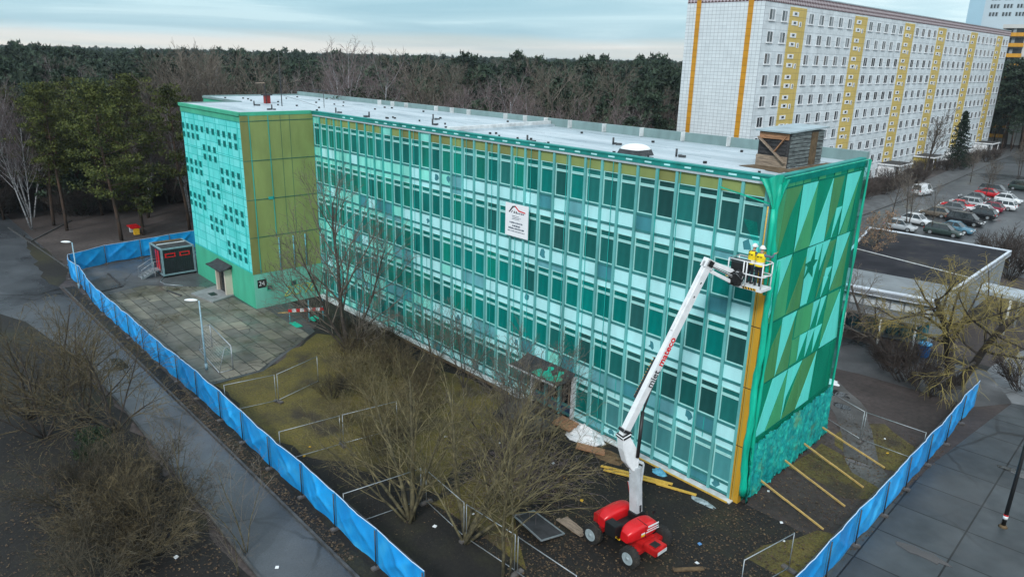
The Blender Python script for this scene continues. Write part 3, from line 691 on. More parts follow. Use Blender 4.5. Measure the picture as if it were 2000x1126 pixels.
for y in (-4.9, -2.75, -0.85):
    b = MB(); b.bb(-41.84, -41.8, y - 0.3, y + 0.3, 1.45, 1.95, 0); b.bb(-41.8, -41.79, y - 0.22, y + 0.22, 1.52, 1.88, 1); sp('cellar_window', b, [S['green'], S['pane_d']])
for y in (-3.8, -2.5, -1.4):
    b = MB(); b.tube([(-41.8, y, 3.1), (-41.8, y, 5.9)], 0.05, 6); sp('downpipe', b, S['pipe'])
# little square windows of the tower front, in their broken rhythm
sq = MB(); sq.bb(-0.29, 0.29, -0.03, 0.0, -0.27, 0.27, 0)
sqf = sq.mesh('square_window', S['turq_line']); sq = MB(); sq.bb(-0.25, 0.25, -0.045, -0.03, -0.23, 0.23); sqp = sq.mesh('square_pane', S['small'])
LG, MG, RG = [-55.05, -53.9, -52.75, -51.6], [-50.3, -49.1, -47.9], [-46.65, -45.5, -44.3, -43.15]
rows = []
for c in range(4):
    z = 14.3 - 3.17 * c
    rows += [(z, LG + ([-50.4] + MG[1:] + RG if c == 0 else RG if c != 0 else [])), (z - 0.78, LG + RG), (z - 1.55, MG), (z - 2.35, MG)]
for z, xs in rows:
    for x in xs:
        if z < 5.2 and x in LG: continue
        if z < 3.4: continue
        o = inst(sqf, 'square_window', school, rel(x, -6.2, z)); inst(sqp, 'square_pane', o)
b = MB()
for x in (-54.4, -52.1, -49.7, -47.2, -44.8, -42.6): b.bb(x - 0.03, x + 0.03, -6.225, -6.2, 3.1, 15.5)
for z in (3.1, 6.2, 9.35, 12.5, 15.5): b.bb(-55.3, -41.92, -6.22, -6.2, z - 0.025, z + 0.025)
sp('tower_seams', b, S['turq_line'])
# tower entrance: porch, canopy, door
b = MB(); b.bb(-48.95, -48.7, -6.85, -6.24, 0, 2.35, 0); b.bb(-46.9, -46.65, -6.85, -6.24, 0, 2.35, 0); b.bb(-48.95, -46.65, -6.85, -6.24, 2.35, 2.42, 0)
po = sp('porch', b, S['jamb'])
b = MB()
prof = [(-7.4, 2.42), (-7.0, 2.46), (-6.7, 2.56), (-6.3, 2.75)]
b.loft([[(-49.6, y, z), (-46.3, y, z), (-46.3, y, z + 0.1), (-49.6, y, z + 0.1)] for y, z in prof], 0, True, False); o = b.build('porch_canopy', M['felt']); o.parent = po
b = MB(); b.bb(-48.7, -46.9, -6.6, -6.5, 0, 2.3, 0); b.bb(-48.6, -47.85, -6.64, -6.6, 0.15, 2.2, 1); b.bb(-47.75, -47.0, -6.64, -6.6, 0.15, 2.2, 1); o = b.build('door', [M['black'], M['glass_dark']]); o.parent = po
b = MB(); b.prism([(-49.15, -9.1, 0.0), (-45.6, -8.5, 0), (-46.4, -6.3, 0), (-50.2, -6.3, 0)], (0, 0, 0.14), 0); b.bb(-48.2, -47.2, -8.0, -7.4, 0.14, 0.15, 1); sp('porch_step', b, [mat('concrete_step', (0.24, 0.25, 0.25), 0.25, 1, 0.8), M['black']])
# main entrance under its own canopy
ex0, ex1 = X(23) + 0.15, X(26) - 0.1
b = MB(); b.bb(ex0, ex1, 0.25, 0.3, 0, 2.8, 0)
for i in range(9):
    x = ex0 + (ex1 - ex0) * i / 8; b.bb(x - 0.04, x + 0.04, 0.18, 0.25, 0.1, 2.6, 1)
for z in (0.12, 0.7, 1.5, 2.1, 2.6): b.bb(ex0, ex1, 0.16, 0.25, z - 0.04, z + 0.04, 1)
b.bb(ex0, ex1, 0.17, 0.25, 0.16, 0.66, 2); b.bb(-12.6, -12.2, 0.12, 0.16, 1.9, 2.3, 3)
sp('entrance_doors', b, [M['glass_dark'], M['wood_old'], simple('blue_kick_panel', (0.03, 0.06, 0.12)), M['dirty_white']])
b = MB(); b.bb(ex0 - 0.15, ex0, -0.1, 0.2, 0, 2.9, 0); b.bb(ex1, ex1 + 0.2, -0.1, 0.2, 0, 2.9, 0); sp('entrance_jamb', b, M['white_paint'])
b = MB(); b.loft([[(ex0 - 0.6, y, z), (ex1 + 0.2, y, z), (ex1 + 0.2, y, z + 0.08), (ex0 - 0.6, y, z + 0.08)] for y, z in ((-1.6, 2.72), (-0.9, 2.7), (-0.2, 2.92), (0.0, 3.05))], 0, True, False); ca = sp('entrance_canopy', b, M['felt'])
b = MB(); b.bb(ex0 - 0.62, ex1 + 0.22, -1.64, -1.6, 2.71, 2.81, 0); o = b.build('canopy_edge', M['dirty_white']); o.parent = ca
b = MB(); b.bb(ex0 - 0.3, ex1 + 0.3, -2.3, -0.55, 0, 0.3, 0); b.bb(ex0 - 0.1, ex1 + 0.1, -2.7, -2.3, 0, 0.15, 0); b.bb(ex0 + 1.0, ex0 + 2.6, -1.5, -0.8, 0.3, 0.31, 1); sp('entrance_step', b, [mat('dark_concrete', (0.09, 0.085, 0.075), 0.4, 1, 0.85), M['black']])

vs_ = [(ex0 + 1.3 + .28 * i, -1.5 + .3 * j, 2.86 + .05 * math.sin(i * 2.1 + j) + .03 * (j > 3) * j) for j in range(6) for i in range(8)]
b = MB(); b.add(vs_, [(j * 8 + i, j * 8 + i + 1, j * 8 + i + 9, j * 8 + i + 8) for j in range(5) for i in range(7)], 0, True)
CANOPY_RAG = b
# ------------------------------------------------------------------ lettering
def text_mesh(body, size, m, name, parent, mtx, extrude=0.004, bold=0.0):
    cu = bpy.data.curves.new(name, 'FONT'); cu.body = body; cu.size = size; cu.extrude = extrude; cu.offset = bold
    cu.align_x = 'LEFT'; cu.align_y = 'CENTER'
    t = bpy.data.objects.new(name, cu); COL.objects.link(t)
    dg = bpy.context.evaluated_depsgraph_get(); me = bpy.data.meshes.new_from_object(t.evaluated_get(dg)); COL.objects.unlink(t); bpy.data.objects.remove(t)
    me.name = name; me.materials.clear(); me.materials.append(m); me.transform(mtx)
    o = bpy.data.objects.new(name, me); return link(o, parent)
def frame_mtx(o, xa, ya):
    xa = Vector(xa).normalized(); ya = Vector(ya).normalized(); za = xa.cross(ya)
    m = Matrix((xa, ya, za)).transposed().to_4x4(); m.translation = o; return m
M['txt_red'] = mat('red_lettering', (0.7, 0.01, 0.015), 0.02, 1, 0.5); M['txt_black'] = mat('black_lettering', (0.012, 0.013, 0.016), 0.02, 1, 0.5)

# number on the tower plinth
b = MB(); b.bb(-41.835, -41.82, -5.95, -5.15, 1.8, 2.5); npl = sp('number_plate', b, M['black'])
text_mesh('24', 0.55, M['white_paint'], 'number', npl, frame_mtx((-41.815, -5.86, 2.15), (0, 1, 0), (0, 0, 1)))

# company board hung in front of the facade
bx0, bz0, bz1 = -17.05, 10.43, 12.45; bx1 = -15.0
def SX(x): return -17.05 + (x + 20.15) * 1.025
def SZ(z): return 10.43 + (z - 9.55) * 0.5855
b = MB(); b.bb(bx0, bx1, -0.16, -0.13, bz0, bz1, 0)
sign = tag(b.build('company_sign', mat('white_banner', (0.86, 0.87, 0.9), 0.05, 1, 0.5), loc=(0, 0, 0)), 'white portrait company board with a red roof logo hung on the green facade', 'sign')
b = MB(); yy = -0.165
lg = [(-19.78, 12.02), (-19.45, 12.62), (-19.3, 12.68), (-18.98, 12.28), (-18.4, 12.2), (-18.4, 12.32), (-18.95, 12.42), (-19.27, 12.82), (-19.52, 12.74), (-19.86, 12.06)]
b.prism([(SX(x), yy, SZ(z)) for x, z in lg[2:8]], (0, -0.004, 0), 0); b.prism([(SX(x), yy, SZ(z)) for x, z in (lg[0], lg[1], lg[2], lg[7], lg[8], lg[9])], (0, -0.004, 0), 1)
b.prism([(SX(-19.66), yy, SZ(12.02)), (SX(-19.6), yy, SZ(12.02)), (SX(-19.48), yy, SZ(12.28)), (SX(-19.54), yy, SZ(12.28))], (0, -0.004, 0), 1)
for x in (-19.42, -19.25): b.prism([(SX(x), yy, SZ(12.02)), (SX(x) + 0.12, yy, SZ(12.02)), (SX(x) + 0.1, yy, SZ(12.25)), (SX(x) + 0.04, yy, SZ(12.25))], (0, -0.004, 0), 1)
b.build('logo', [M['txt_red'], M['txt_black']], sign)
r4 = random.Random(4); b = MB()
def blur_line(x, z, wd, h):
    x, z, h = SX(x), SZ(z), h * .8
    # writing too small to read in the photo: broken strokes
    q = x
    while q < x + wd:
        l = r4.uniform(0.03, 0.09); b.bb(q, min(q + l, x + wd), yy - 0.003, yy, z - h * r4.uniform(.4, .5), z + h * r4.uniform(.3, .5)); q += l + r4.uniform(0.015, 0.05)
blur_line(-19.1, 12.08, 0.62, 0.1); blur_line(-19.55, 11.72, 0.6, 0.05); blur_line(-19.5, 11.55, 0.72, 0.06); blur_line(-19.55, 11.4, 0.66, 0.05)
blur_line(-19.75, 11.0, 1.15, 0.12); blur_line(-19.5, 10.68, 0.7, 0.13); blur_line(-19.85, 10.4, 1.4, 0.14); blur_line(-19.9, 10.1, 1.5, 0.08)
b.build('lettering', mat('blue_black_lettering', (0.02, 0.05, 0.1), 0.1, 2, 0.5), sign)

# ------------------------------------------------------------------ green net draped over the gable end
NT_ = NT('green_net'); N = NT_
co = N.coords(); f = N.noise(N.coords((1, 1, 0.12)), 1.6, 5, 0.6); f2 = N.noise(co, 0.55, 3)
tr_ = N.n('ShaderNodeBsdfTransparent'); N.l(N.ramp(f, [(0.3, (0.42, 1.0, 0.94)), (0.7, (0.52, 1.0, 0.98))]), tr_.inputs[0])
df = N.n('ShaderNodeBsdfDiffuse'); N.l(N.ramp(f2, [(0.3, (0.0, 0.42, 0.28)), (0.7, (0.015, 0.58, 0.42))]), df.inputs[0])
tl = N.n('ShaderNodeBsdfTranslucent'); tl.inputs[0].default_value = (0.0, 0.4, 0.28, 1)
ad = N.n('ShaderNodeMixShader'); ad.inputs[0].default_value = 0.35; N.l(df.outputs[0], ad.inputs[1]); N.l(tl.outputs[0], ad.inputs[2])
ms = N.n('ShaderNodeMixShader'); N.l(N.ramp(f, [(0.35, gray(0.1)[0]), (0.62, gray(0.2)[0]), (0.72, gray(0.34)[0])]), ms.inputs[0])
N.l(tr_.outputs[0], ms.inputs[1]); N.l(ad.outputs[0], ms.inputs[2]); N.l(ms.outputs[0], N.out.inputs[0])
M['net'] = N.mat
N = NT('dense_green_net'); co = N.coords(); f = N.noise(N.coords((1, 1, 0.5)), 2.2, 8, 0.7, 0.8)
c = N.ramp(f, [(0.3, (0.0, 0.16, 0.15)), (0.46, (0.005, 0.34, 0.33)), (0.6, (0.02, 0.52, 0.4)), (0.75, (0.12, 0.68, 0.6))])
c = N.mix(N.ramp(N.noise(co, 0.8, 4), [(0.58, (0, 0, 0)), (0.7, (0.5,) * 3)]), c, (0.2, 0.26, 0.05))
N.l(c, N.b.inputs['Base Color']); N.b.inputs['Roughness'].default_value = 0.5; N.bump(f, 0.8, 0.12); M['net_dense'] = N.mat
N = NT('folded_green_net'); f = N.noise(N.coords((1, 1, 0.15)), 3.0, 5, 0.6)
N.l(N.ramp(f, [(0.3, (0.0, 0.28, 0.18)), (0.6, (0.0, 0.52, 0.34)), (0.75, (0.04, 0.72, 0.52))]), N.b.inputs['Base Color']); N.b.inputs['Roughness'].default_value = 0.5; N.bump(f, 0.6, 0.1); M['net_fold'] = N.mat
net = empty('facade_net', (0.6, 5, 0), 'translucent green debris net draped over the whole gable end', 'net'); bpy.context.view_layer.update()
def npart(name, mb, m):
    o = mb.build(name, m, None); o.parent = net; o.matrix_parent_inverse = net.matrix_world.inverted(); return o
EDGE = [(16.2, -0.2), (15.6, -0.3), (14.8, -0.25), (13.5, -0.05), (12.4, 0.18), (11.8, 0.2), (9.0, 0.16), (6.3, 0.06), (3.7, 0.0), (1.5, 0.1), (0.0, 0.22)]
def edge(z):
    for (z0, s0), (z1, s1) in zip(EDGE, EDGE[1:]):
        if z1 <= z <= z0: return s0 + (s1 - s0) * (z0 - z) / (z0 - z1)
    return EDGE[-1][1]
def folds(s, z):
    near = math.exp(-max(s, 0) / 1.2) * min(1, (16.2 - z) / 4)
    return 0.20 + 0.10 * math.sin(s * 9 + z * 0.5) * near + 0.035 * math.sin(s * 4.3 + z * 0.16 + 1.2) + 0.02 * math.sin(s * 11 - z * 0.6)
def netgrid(z0, z1, nz, ns, off, ragged=False):
    vs = []; fs = []; q = random.Random(2)
    for i in range(nz + 1):
        z = z0 + (z1 - z0) * i / nz; s0 = edge(z)
        for j in range(ns + 1):
            s = s0 + (10.32 - s0) * j / ns
            zz = z + (q.uniform(-0.12, 0.3) if (ragged and i == 0) else 0)
            o_ = folds(s, z) + off + (q.uniform(-.05, .06) if ragged else 0)
            vs.append(gpt(s, zz, o_))
    for i in range(nz):
        for j in range(ns):
            a = i * (ns + 1) + j; fs.append((a, a + 1, a + ns + 2, a + ns + 1))
    m_ = MB(); m_.add(vs, fs, 0, True); return m_
npart('net_sheet', netgrid(3.0, 16.22, 60, 90, 0.0), M['net'])
npart('net_skirt', netgrid(0.05, 3.25, 26, 100, 0.06, True), M['net_dense'])
b = MB(); b.tube([gpt(edge(z) - 0.02, z, 0.12 + 0.04 * math.sin(z * 1.7)) for z in [16.0 - 0.5 * i for i in range(32)]], [0.05 + 0.05 * min(1, i / 6) + 0.04 * math.sin(i * 1.3) ** 2 + 0.002 * i for i in range(32)], 9)
b.tube([gpt(edge(z) + 0.22, z, 0.3) for z in [12.5 - 0.6 * i for i in range(21)]], [0.05 + 0.05 * abs(math.sin(i * .7)) for i in range(21)], 7)
b.tube([gpt(s, 16.24, 0.2) for s in [0.05 * q for q in range(0, 207)]], 0.035, 5); b.tube([gpt(10.32, z, 0.2) for z in [16.2 - q for q in range(17)]], 0.06, 5)
for s0_ in (9.98,):
    vs_ = [gpt(s0_ + .085 * j, 16.2 - .4 * i, 0.24 + .04 * math.sin(j * 2 + i * .5)) for i in range(40) for j in range(5)]
    b.add(vs_, [(i * 5 + j, i * 5 + j + 1, i * 5 + j + 6, i * 5 + j + 5) for i in range(39) for j in range(4)], 0, True)
npart('net_hem', b, M['net_fold'])
b = MB()                                                                      # bunched net knotted round the roof corner
vs = []; fs = []
for i in range(15):
    t = i / 14; z = 16.26 - 1.75 * t; k = (1 - t) ** 1.7
    for j in range(17):
        u = j / 16
        if u < .5: x, y = 0.62 - (.05 + .95 * k) * (1 - 2 * u), -0.26 - .06 * math.sin(u * 26)
        else: x, y = 0.66 + .06 * math.sin(u * 24), -0.26 + (.08 + 1.1 * k) * (2 * u - 1)
        vs.append((x, y, z - .12 * math.sin(u * 9) * (1 - t)))
for i in range(14):
    for j in range(16): q = i * 17 + j; fs.append((q, q + 1, q + 18, q + 17))
b.add(vs, fs, 0, True)
b.tube([(0.58, -0.26, 14.9), (0.6, -0.28, 14.2), (0.58, -0.26, 13.2), (0.62, -0.28, 12.2), (0.64, -0.25, 11.0)], [0.12, 0.13, 0.09, 0.1, 0.07], 8)
b.add([(-2.3, -0.08, 15.48), (0.5, -0.2, 15.1), (0.5, -0.2, 15.02), (-2.3, -0.08, 15.42)], [(0, 1, 2, 3)], 0)
npart('net_bunch', b, M['net_fold'])
b = MB(); b.add([(-0.95, -0.06, 14.2), (-0.25, -0.06, 14.15), (0.32, -0.55, 12.95), (0.2, -0.55, 12.95)], [(0, 1, 2, 3)], 0); npart('net_tail', b, M['net'])

tag(CANOPY_RAG.build('net_scrap', M['net_fold']), 'scrap of green net lying on the canopy over the main entrance', 'net scrap')
# ------------------------------------------------------------------ boom lift
lift = empty('boom_lift', (-1.0, -6.65, 0), 'red and white articulated boom lift standing on dark soil with its arm raised', 'boom lift'); bpy.context.view_layer.update()
def lp(name, mb, m, bevel=0.0, parent=None):
    o = mb.build(name, m, None, bevel); o.parent = parent or lift
    if parent is None: o.matrix_parent_inverse = lift.matrix_world.inverted()
    return o
lc = Vector((-1.0, -6.65, 0))
b = MB(); b.bb(-2.1, 0.15, -7.15, -6.15, 0.42, 0.85, 0); b.bb(0.15, 0.85, -7.05, -6.25, 0.5, 0.82, 0); b.bb(-2.7, -2.1, -7.1, -6.2, 0.5, 0.95, 0)
b.bb(0.35, 0.75, -6.95, -6.5, 0.82, 0.87, 1); b.bb(-0.2, 0.2, -7.7, -5.6, 0.38, 0.6, 0); b.bb(-2.2, -1.9, -7.7, -5.6, 0.38, 0.6, 0); b.bb(0.85, 0.9, -7.0, -6.3, 0.55, 0.78, 2)
lp('chassis', b, [M['red_dark'], M['black'], M['dirty_white']], 0.03)
tw = MB(); prof = [(0.24, -.17), (0.42, -.17), (0.46, -.1), (0.46, .1), (0.42, .17), (0.24, .17)]
tw.loft([[(r_ * math.cos(a), y, r_ * math.sin(a)) for a in [6.283 * j / 28 for j in range(28)]] for r_, y in prof], 0)
for j in range(22):
    a = 6.283 * j / 22; tw.box((0.455 * math.cos(a), 0, 0.455 * math.sin(a)), (0.05, 0.32, 0.05), 0, Matrix.Rotation(-a, 3, 'Y'))
tyre = tw.mesh('wheel', M['rubber'])
rw = MB(); rw.loft([[(r_ * math.cos(a), y, r_ * math.sin(a)) for a in [6.283 * j / 24 for j in range(24)]] for r_, y in ((0.29, -.19), (0.27, -.2), (0.24, -.16), (0.1, -.15), (0.09, -.2), (0.02, -.2))], 0)
rim = rw.mesh('rim', mat('grey_wheel_paint', (0.32, 0.38, 0.4), 0.25, 5, 0.5))
for x in (0.05, -2.1):
    for s in (-1, 1):
        o = inst(tyre, 'wheel', lift, (x + 1.0, 1.14 * s, 0.46), 0 if s < 0 else math.pi); inst(rim, 'rim', o)
TR = Matrix.Rotation(R(-6), 4, 'Z')
def cover(cx, cy, L, W, z0, z1, m, sharp=0.6):
    rings = []
    for t in [i / 12 for i in range(13)]:
        e = 1 - abs(2 * t - 1) ** 2.6
        y = cy - L / 2 + L * t; h = z0 + (z1 - z0) * (0.62 + 0.38 * e ** 0.7); ww = W / 2 * (0.6 + 0.4 * e ** 0.6)
        rings.append([(cx + ww * math.copysign(abs(math.cos(a)) ** sharp, math.cos(a)), y, (z0 + h) / 2 + (h - z0) / 2 * math.copysign(abs(math.sin(a)) ** sharp, math.sin(a))) for a in [6.283 * (j + .5) / 20 for j in range(20)]])
    rings = [[tuple(TR @ Vector((q[0] + 0, q[1], q[2])) + lc) for q in r_] for r_ in rings]
    m.loft(rings, 0)
b = MB(); cover(0.68, -0.05, 1.8, 0.76, 0.9, 1.62, b, .45); cv = lp('engine_cover', b, M['red'])
b = MB()
def tl_(x0, x1, y0, y1, z0, z1, m):
    c_ = TR @ Vector(((x0 + x1) / 2, (y0 + y1) / 2, (z0 + z1) / 2)) + lc; b.box(c_, (x1 - x0, y1 - y0, z1 - z0), m, TR.to_3x3())
tl_(1.06, 1.075, 0.1, 0.75, 1.42, 1.5, 0); tl_(1.06, 1.075, 0.05, 0.75, 1.3, 1.335, 0); tl_(1.055, 1.07, 0.0, 0.8, 1.18, 1.22, 0); tl_(1.06, 1.075, -0.3, -0.08, 1.1, 1.2, 1); tl_(1.06, 1.075, -0.3, -0.08, 1.2, 1.26, 0); tl_(1.045, 1.066, -0.04, -0.02, 0.98, 1.5, 2); tl_(0.5, 1.1, -0.04, -0.02, 1.6, 1.63, 2)
for q in range(5): tl_(0.4 - 0.02 * q, 0.55 - .02 * q, -1.12, -1.05, 0.95 + 0.0 * q, 1.02, 1)
o = b.build('decal', [M['white_paint'], M['yellow'], M['black']]); o.parent = cv
b = MB(); cover(-0.72, -0.1, 1.85, 0.72, 0.9, 1.66, b, .45); lp('control_cover', b, M['red'])
b = MB()
tl_(-0.34, 0.28, -0.85, 0.75, 0.86, 1.2, 0); tl_(-0.36, 0.3, -1.15, -0.7, 0.86, 1.45, 0); tl_(-0.3, 0.2, 0.2, 0.8, 1.2, 1.5, 0)
c_ = TR @ Vector((0.05, 0.55, 0)) + lc; b.tube([(c_.x, c_.y, 1.5), (c_.x, c_.y, 1.85)], 0.1, 10, 0); b.tube([(lc.x, lc.y, 0.8), (lc.x, lc.y, 0.95)], 0.5, 20, 0); tl_(0.6, 0.7, 0.8, 0.95, 1.6, 1.8, 0)
lp('turntable', b, M['black'], 0.02)
P0, P1 = Vector((-1.0, -6.15, 1.1)), Vector((-1.28, -6.12, 3.65))
b = MB(); b.beam(P0, P1, 0.46, 0.4, 0, up=(0, -1, 0)); b.beam(P1 + Vector((0.3, 0.1, -1.0)), P1 + Vector((0.36, 0.1, 0.25)), 0.07, 0.1, 0, up=(0, 1, 0)); b.beam(P1 + Vector((-0.2, 0, 0.3)), P1 + Vector((0.36, 0.1, 0.25)), 0.12, 0.12, 0); b.beam(P0 + Vector((-0.3, 0, .6)), P1 + Vector((-0.34, 0, -.9)), 0.06, 0.1, 1)
lp('riser', b, [mat('grey_white_riser', (0.5, 0.53, 0.55), 0.2, 2, 0.45), M['red_dark']], 0.03)
K0, K1 = Vector((-1.38, -6.2, 3.55)), Vector((-1.68, -6.62, 5.3))
side = Vector((0.976, -0.218, 0)).normalized()
b = MB()
kd = (K1 - K0).normalized(); kn = side.cross(kd)
kp = [K0 - kn * 0.1 - kd * 0.1, K0 + kn * 0.14, K0 + kd * 0.5 + kn * 0.34, K0 + kd * 1.2 + kn * 0.36, K1 + kn * 0.24, K1 - kn * 0.1, K0 + kd * 0.9 - kn * 0.34, K0 + kd * 0.35 - kn * 0.3]
b.prism([q - side * 0.24 for q in kp], side * 0.48, 0)
b.beam(K0 + kd * 1.75 - kn * 0.2, K0 + kd * 1.75 + kn * 0.28, 0.56, 0.16, 1)
lp('knuckle', b, [M['white_paint'], M['black']], 0.03)
BT = Vector((-0.78, -2.8, 12.62)); BB = K1 - kn * 0.0
bd = (BT - BB).normalized(); bs = bd.cross(Vector((0, 0, 1))).normalized(); bn = bs.cross(bd)
if bs.x < 0: bs = -bs
bn = bs.cross(bd)
b = MB(); Lb = (BT - BB).length
b.beam(BB - bd * 0.1, BB + bd * (Lb * 0.985), 0.28, 0.34, 0, up=bn); b.beam(BB + bd * Lb * 0.6 + bn * 0.12, BT + bn * 0.12, 0.12, 0.26, 0, up=bn); b.beam(BT - bd * 0.25, BT + bd * 0.16, 0.3, 0.5, 0, up=bn)
b.beam(BT - bd * 0.16 + bs * 0.16, BT + bd * 0.12 + bs * 0.18, 0.05, 0.3, 1, up=bn); b.beam(BB + bd * 0.05, BB + bd * 0.2, 0.4, 0.5, 1, up=bn)
for t in (0.42, 0.8, 0.88): b.beam(BB + bd * Lb * t + bs * 0.142, BB + bd * (Lb * t + 0.1) + bs * 0.142, 0.01, 0.08, 1, up=bn)
bo = lp('boom', b, [M['white_paint'], M['black']], 0.025)
b = MB(); b.beam(BB + bd * 1.6 - bs * 0.25 + bn * 0.05, BB + bd * 3.6 - bs * 0.22, 0.12, 0.22, 0, up=bn)
for i in range(14): b.beam(BB + bd * (1.7 + i * 0.14) - bs * 0.32 + bn * 0.05, BB + bd * (1.75 + i * 0.14) - bs * 0.32 + bn * 0.05, 0.03, 0.2, 1, up=bn)
lp('cable_chain', b, [M['black'], M['wood']])
b = MB(); b.tube([K0 + kd * 0.6 + side * 0.3 - kn * 0.2, BB + bd * 1.2 - bn * 0.35 + bs * 0.1], 0.085, 10, 0); b.tube([BB + bd * 1.2 - bn * 0.35 + bs * .1, BB + bd * 2.6 - bn * 0.2 + bs * .05], 0.045, 8, 1)
lp('hydraulic_cylinder', b, [M['black'], M['dark_steel']])
tp0 = BB + bd * 2.3 + bs * 0.147
text_mesh('miet', 0.46, M['txt_black'], 'lettering', bo, frame_mtx(tp0, bd, bn), bold=0.006)
text_mesh('mateco', 0.46, M['txt_red'], 'lettering', bo, frame_mtx(BB + bd * 3.35 + bs * 0.147, bd, bn), bold=0.01)
b = MB()
for q in range(3): b.beam(BB + bd * (3.18 + q * 0.06) + bs * 0.143 - bn * .1, BB + bd * (3.2 + q * 0.06) + bs * 0.143 - bn * .1, 0.01, 0.03, 0, up=bn)
o = b.build('lettering_dots', M['txt_black']); o.parent = bo
J1 = Vector((-0.2, -1.75, 11.9)); jd = (J1 - BT).normalized()
b = MB(); b.beam(BT + Vector((0, 0, 0.05)), J1 + Vector((0, 0, 0.28)), 0.16, 0.2, 0); b.beam(BT - Vector((0, 0, 0.32)), J1 - Vector((0, 0, 0.2)), 0.13, 0.16, 0); b.beam(BT + side * 0.12 - Vector((0, 0, .1)), J1 + side * 0.12 + Vector((0, 0, .05)), 0.05, 0.08, 1); b.box(J1 - jd * 0.25, (0.14, 0.14, 0.14), 2)
lp('jib', b, [M['white_paint'], M['black'], M['yellow']], 0.02)
b = MB(); b.box(J1 + Vector((0.15, 0.1, -0.05)), (0.5, 0.4, 0.5), 0); b.tube([J1 + Vector((0.1, 0, -0.3)), J1 + Vector((0.4, 0.2, 0.3))], 0.14, 10, 0); b.tube([J1 + Vector((0.0, -.15, .2)), J1 + Vector((0.35, -.1, .45)), J1 + Vector((0.6, 0, .2)), J1 + Vector((.5, 0, -.1))], 0.03, 6, 0); b.tube([J1 + Vector((0.0, -.1, .15)), J1 + Vector((0.3, -.2, .3)), J1 + Vector((0.5, 0, .0))], 0.025, 6, 1)
lp('rotator', b, [M['black'], M['steel']], 0.02)
cx0, cx1, cy0, cy1, cz = -0.5, 1.2, -1.62, -0.78, 11.62
b = MB(); b.bb(cx0 + 0.25, cx1, cy0, cy1, cz - 0.12, cz, 0); b.bb(cx0 + 0.8, cx0 + 1.45, cy0 - 0.012, cy0, cz - 0.1, cz, 1)
for q in range(5): b.prism([(cx0 + 0.84 + q * 0.13, cy0 - 0.018, cz - 0.1), (cx0 + 0.9 + q * 0.13, cy0 - 0.018, cz - 0.1), (cx0 + 0.86 + q * 0.13, cy0 - 0.018, cz), (cx0 + 0.8 + q * 0.13, cy0 - 0.018, cz)], (0, 0.004, 0), 2)
bk = lp('basket', b, [M['white_paint'], M['yellow'], M['black']])
b = MB(); tr0 = 0.028
for z in (cz + 1.1, cz + 0.55):
    b.tube([(cx1 - .12, cy0, z), (cx0, cy0, z), (cx0, cy1, z), (cx1 - .12, cy1, z), (cx1, cy1 - .12, z), (cx1, cy0 + .12, z), (cx1 - .12, cy0, z)], tr0, 8)
for x, y in ((cx0, cy0), (cx0, cy1), (cx0 + .75, cy0), (cx0 + .9, cy0), (cx1 - .06, cy0 + .03), (cx1 - .03, cy1 - .05), (cx0 + .75, cy1)):
    b.tube([(x, y, cz - 0.05 if x > cx0 + .2 else cz + .3), (x, y, cz + 1.1)], tr0, 8)
b.tube([(cx1 - .05, cy0 + .1, cz + .62), (cx1 + .1, cy0 + .4, cz + .6), (cx1, cy1 - .1, cz + .62)], tr0, 8)
o = b.build('guard_rail', M['white_paint']); o.parent = bk
b = MB(); b.bb(cx0 + 0.1, cx0 + 0.8, cy0 + 0.05, cy0 + 0.3, cz + 0.35, cz + 0.95, 0); b.prism([(cx0 + 0.05, cy0 + 0.02, cz + .97), (cx0 + 0.85, cy0 + 0.02, cz + .97), (cx0 + 0.85, cy0 + .36, cz + 1.03), (cx0 + 0.05, cy0 + .36, cz + 1.03)], (0, 0, 0.06), 1)
o = b.build('control_panel', [M['black'], M['dark_steel']]); o.parent = bk

# ------------------------------------------------------------------ two workers
def skin_body(joints, edges, mats, name, parent, facemat):
    me = bpy.data.meshes.new(name); names = list(joints)
    me.from_pydata([joints[n][:3] for n in names], [(names.index(a), names.index(c)) for a, c in edges], [])
    o = bpy.data.objects.new(name, me); COL.objects.link(o)
    bm_ = bmesh.new(); bm_.from_mesh(me); sl_ = bm_.verts.layers.skin.verify()
    for i, v in enumerate(bm_.verts):
        r_ = joints[names[i]][3]; v[sl_].radius = r_ if isinstance(r_, tuple) else (r_, r_); v[sl_].use_root = names[i] == 'pelvis'
    bm_.to_mesh(me); bm_.free()
    o.modifiers.new('Skin', 'SKIN').use_smooth_shade = True; o.modifiers.new('Sub', 'SUBSURF').levels = 2
    dg = bpy.context.evaluated_depsgraph_get(); m2 = bpy.data.meshes.new_from_object(o.evaluated_get(dg)); bpy.data.objects.remove(o)
    m2.name = name; m2.materials.clear()
    for m_ in mats: m2.materials.append(m_)
    for p_ in m2.polygons:
        p_.material_index = facemat(p_.center); p_.use_smooth = True
    o2 = bpy.data.objects.new(name, m2); return link(o2, parent)
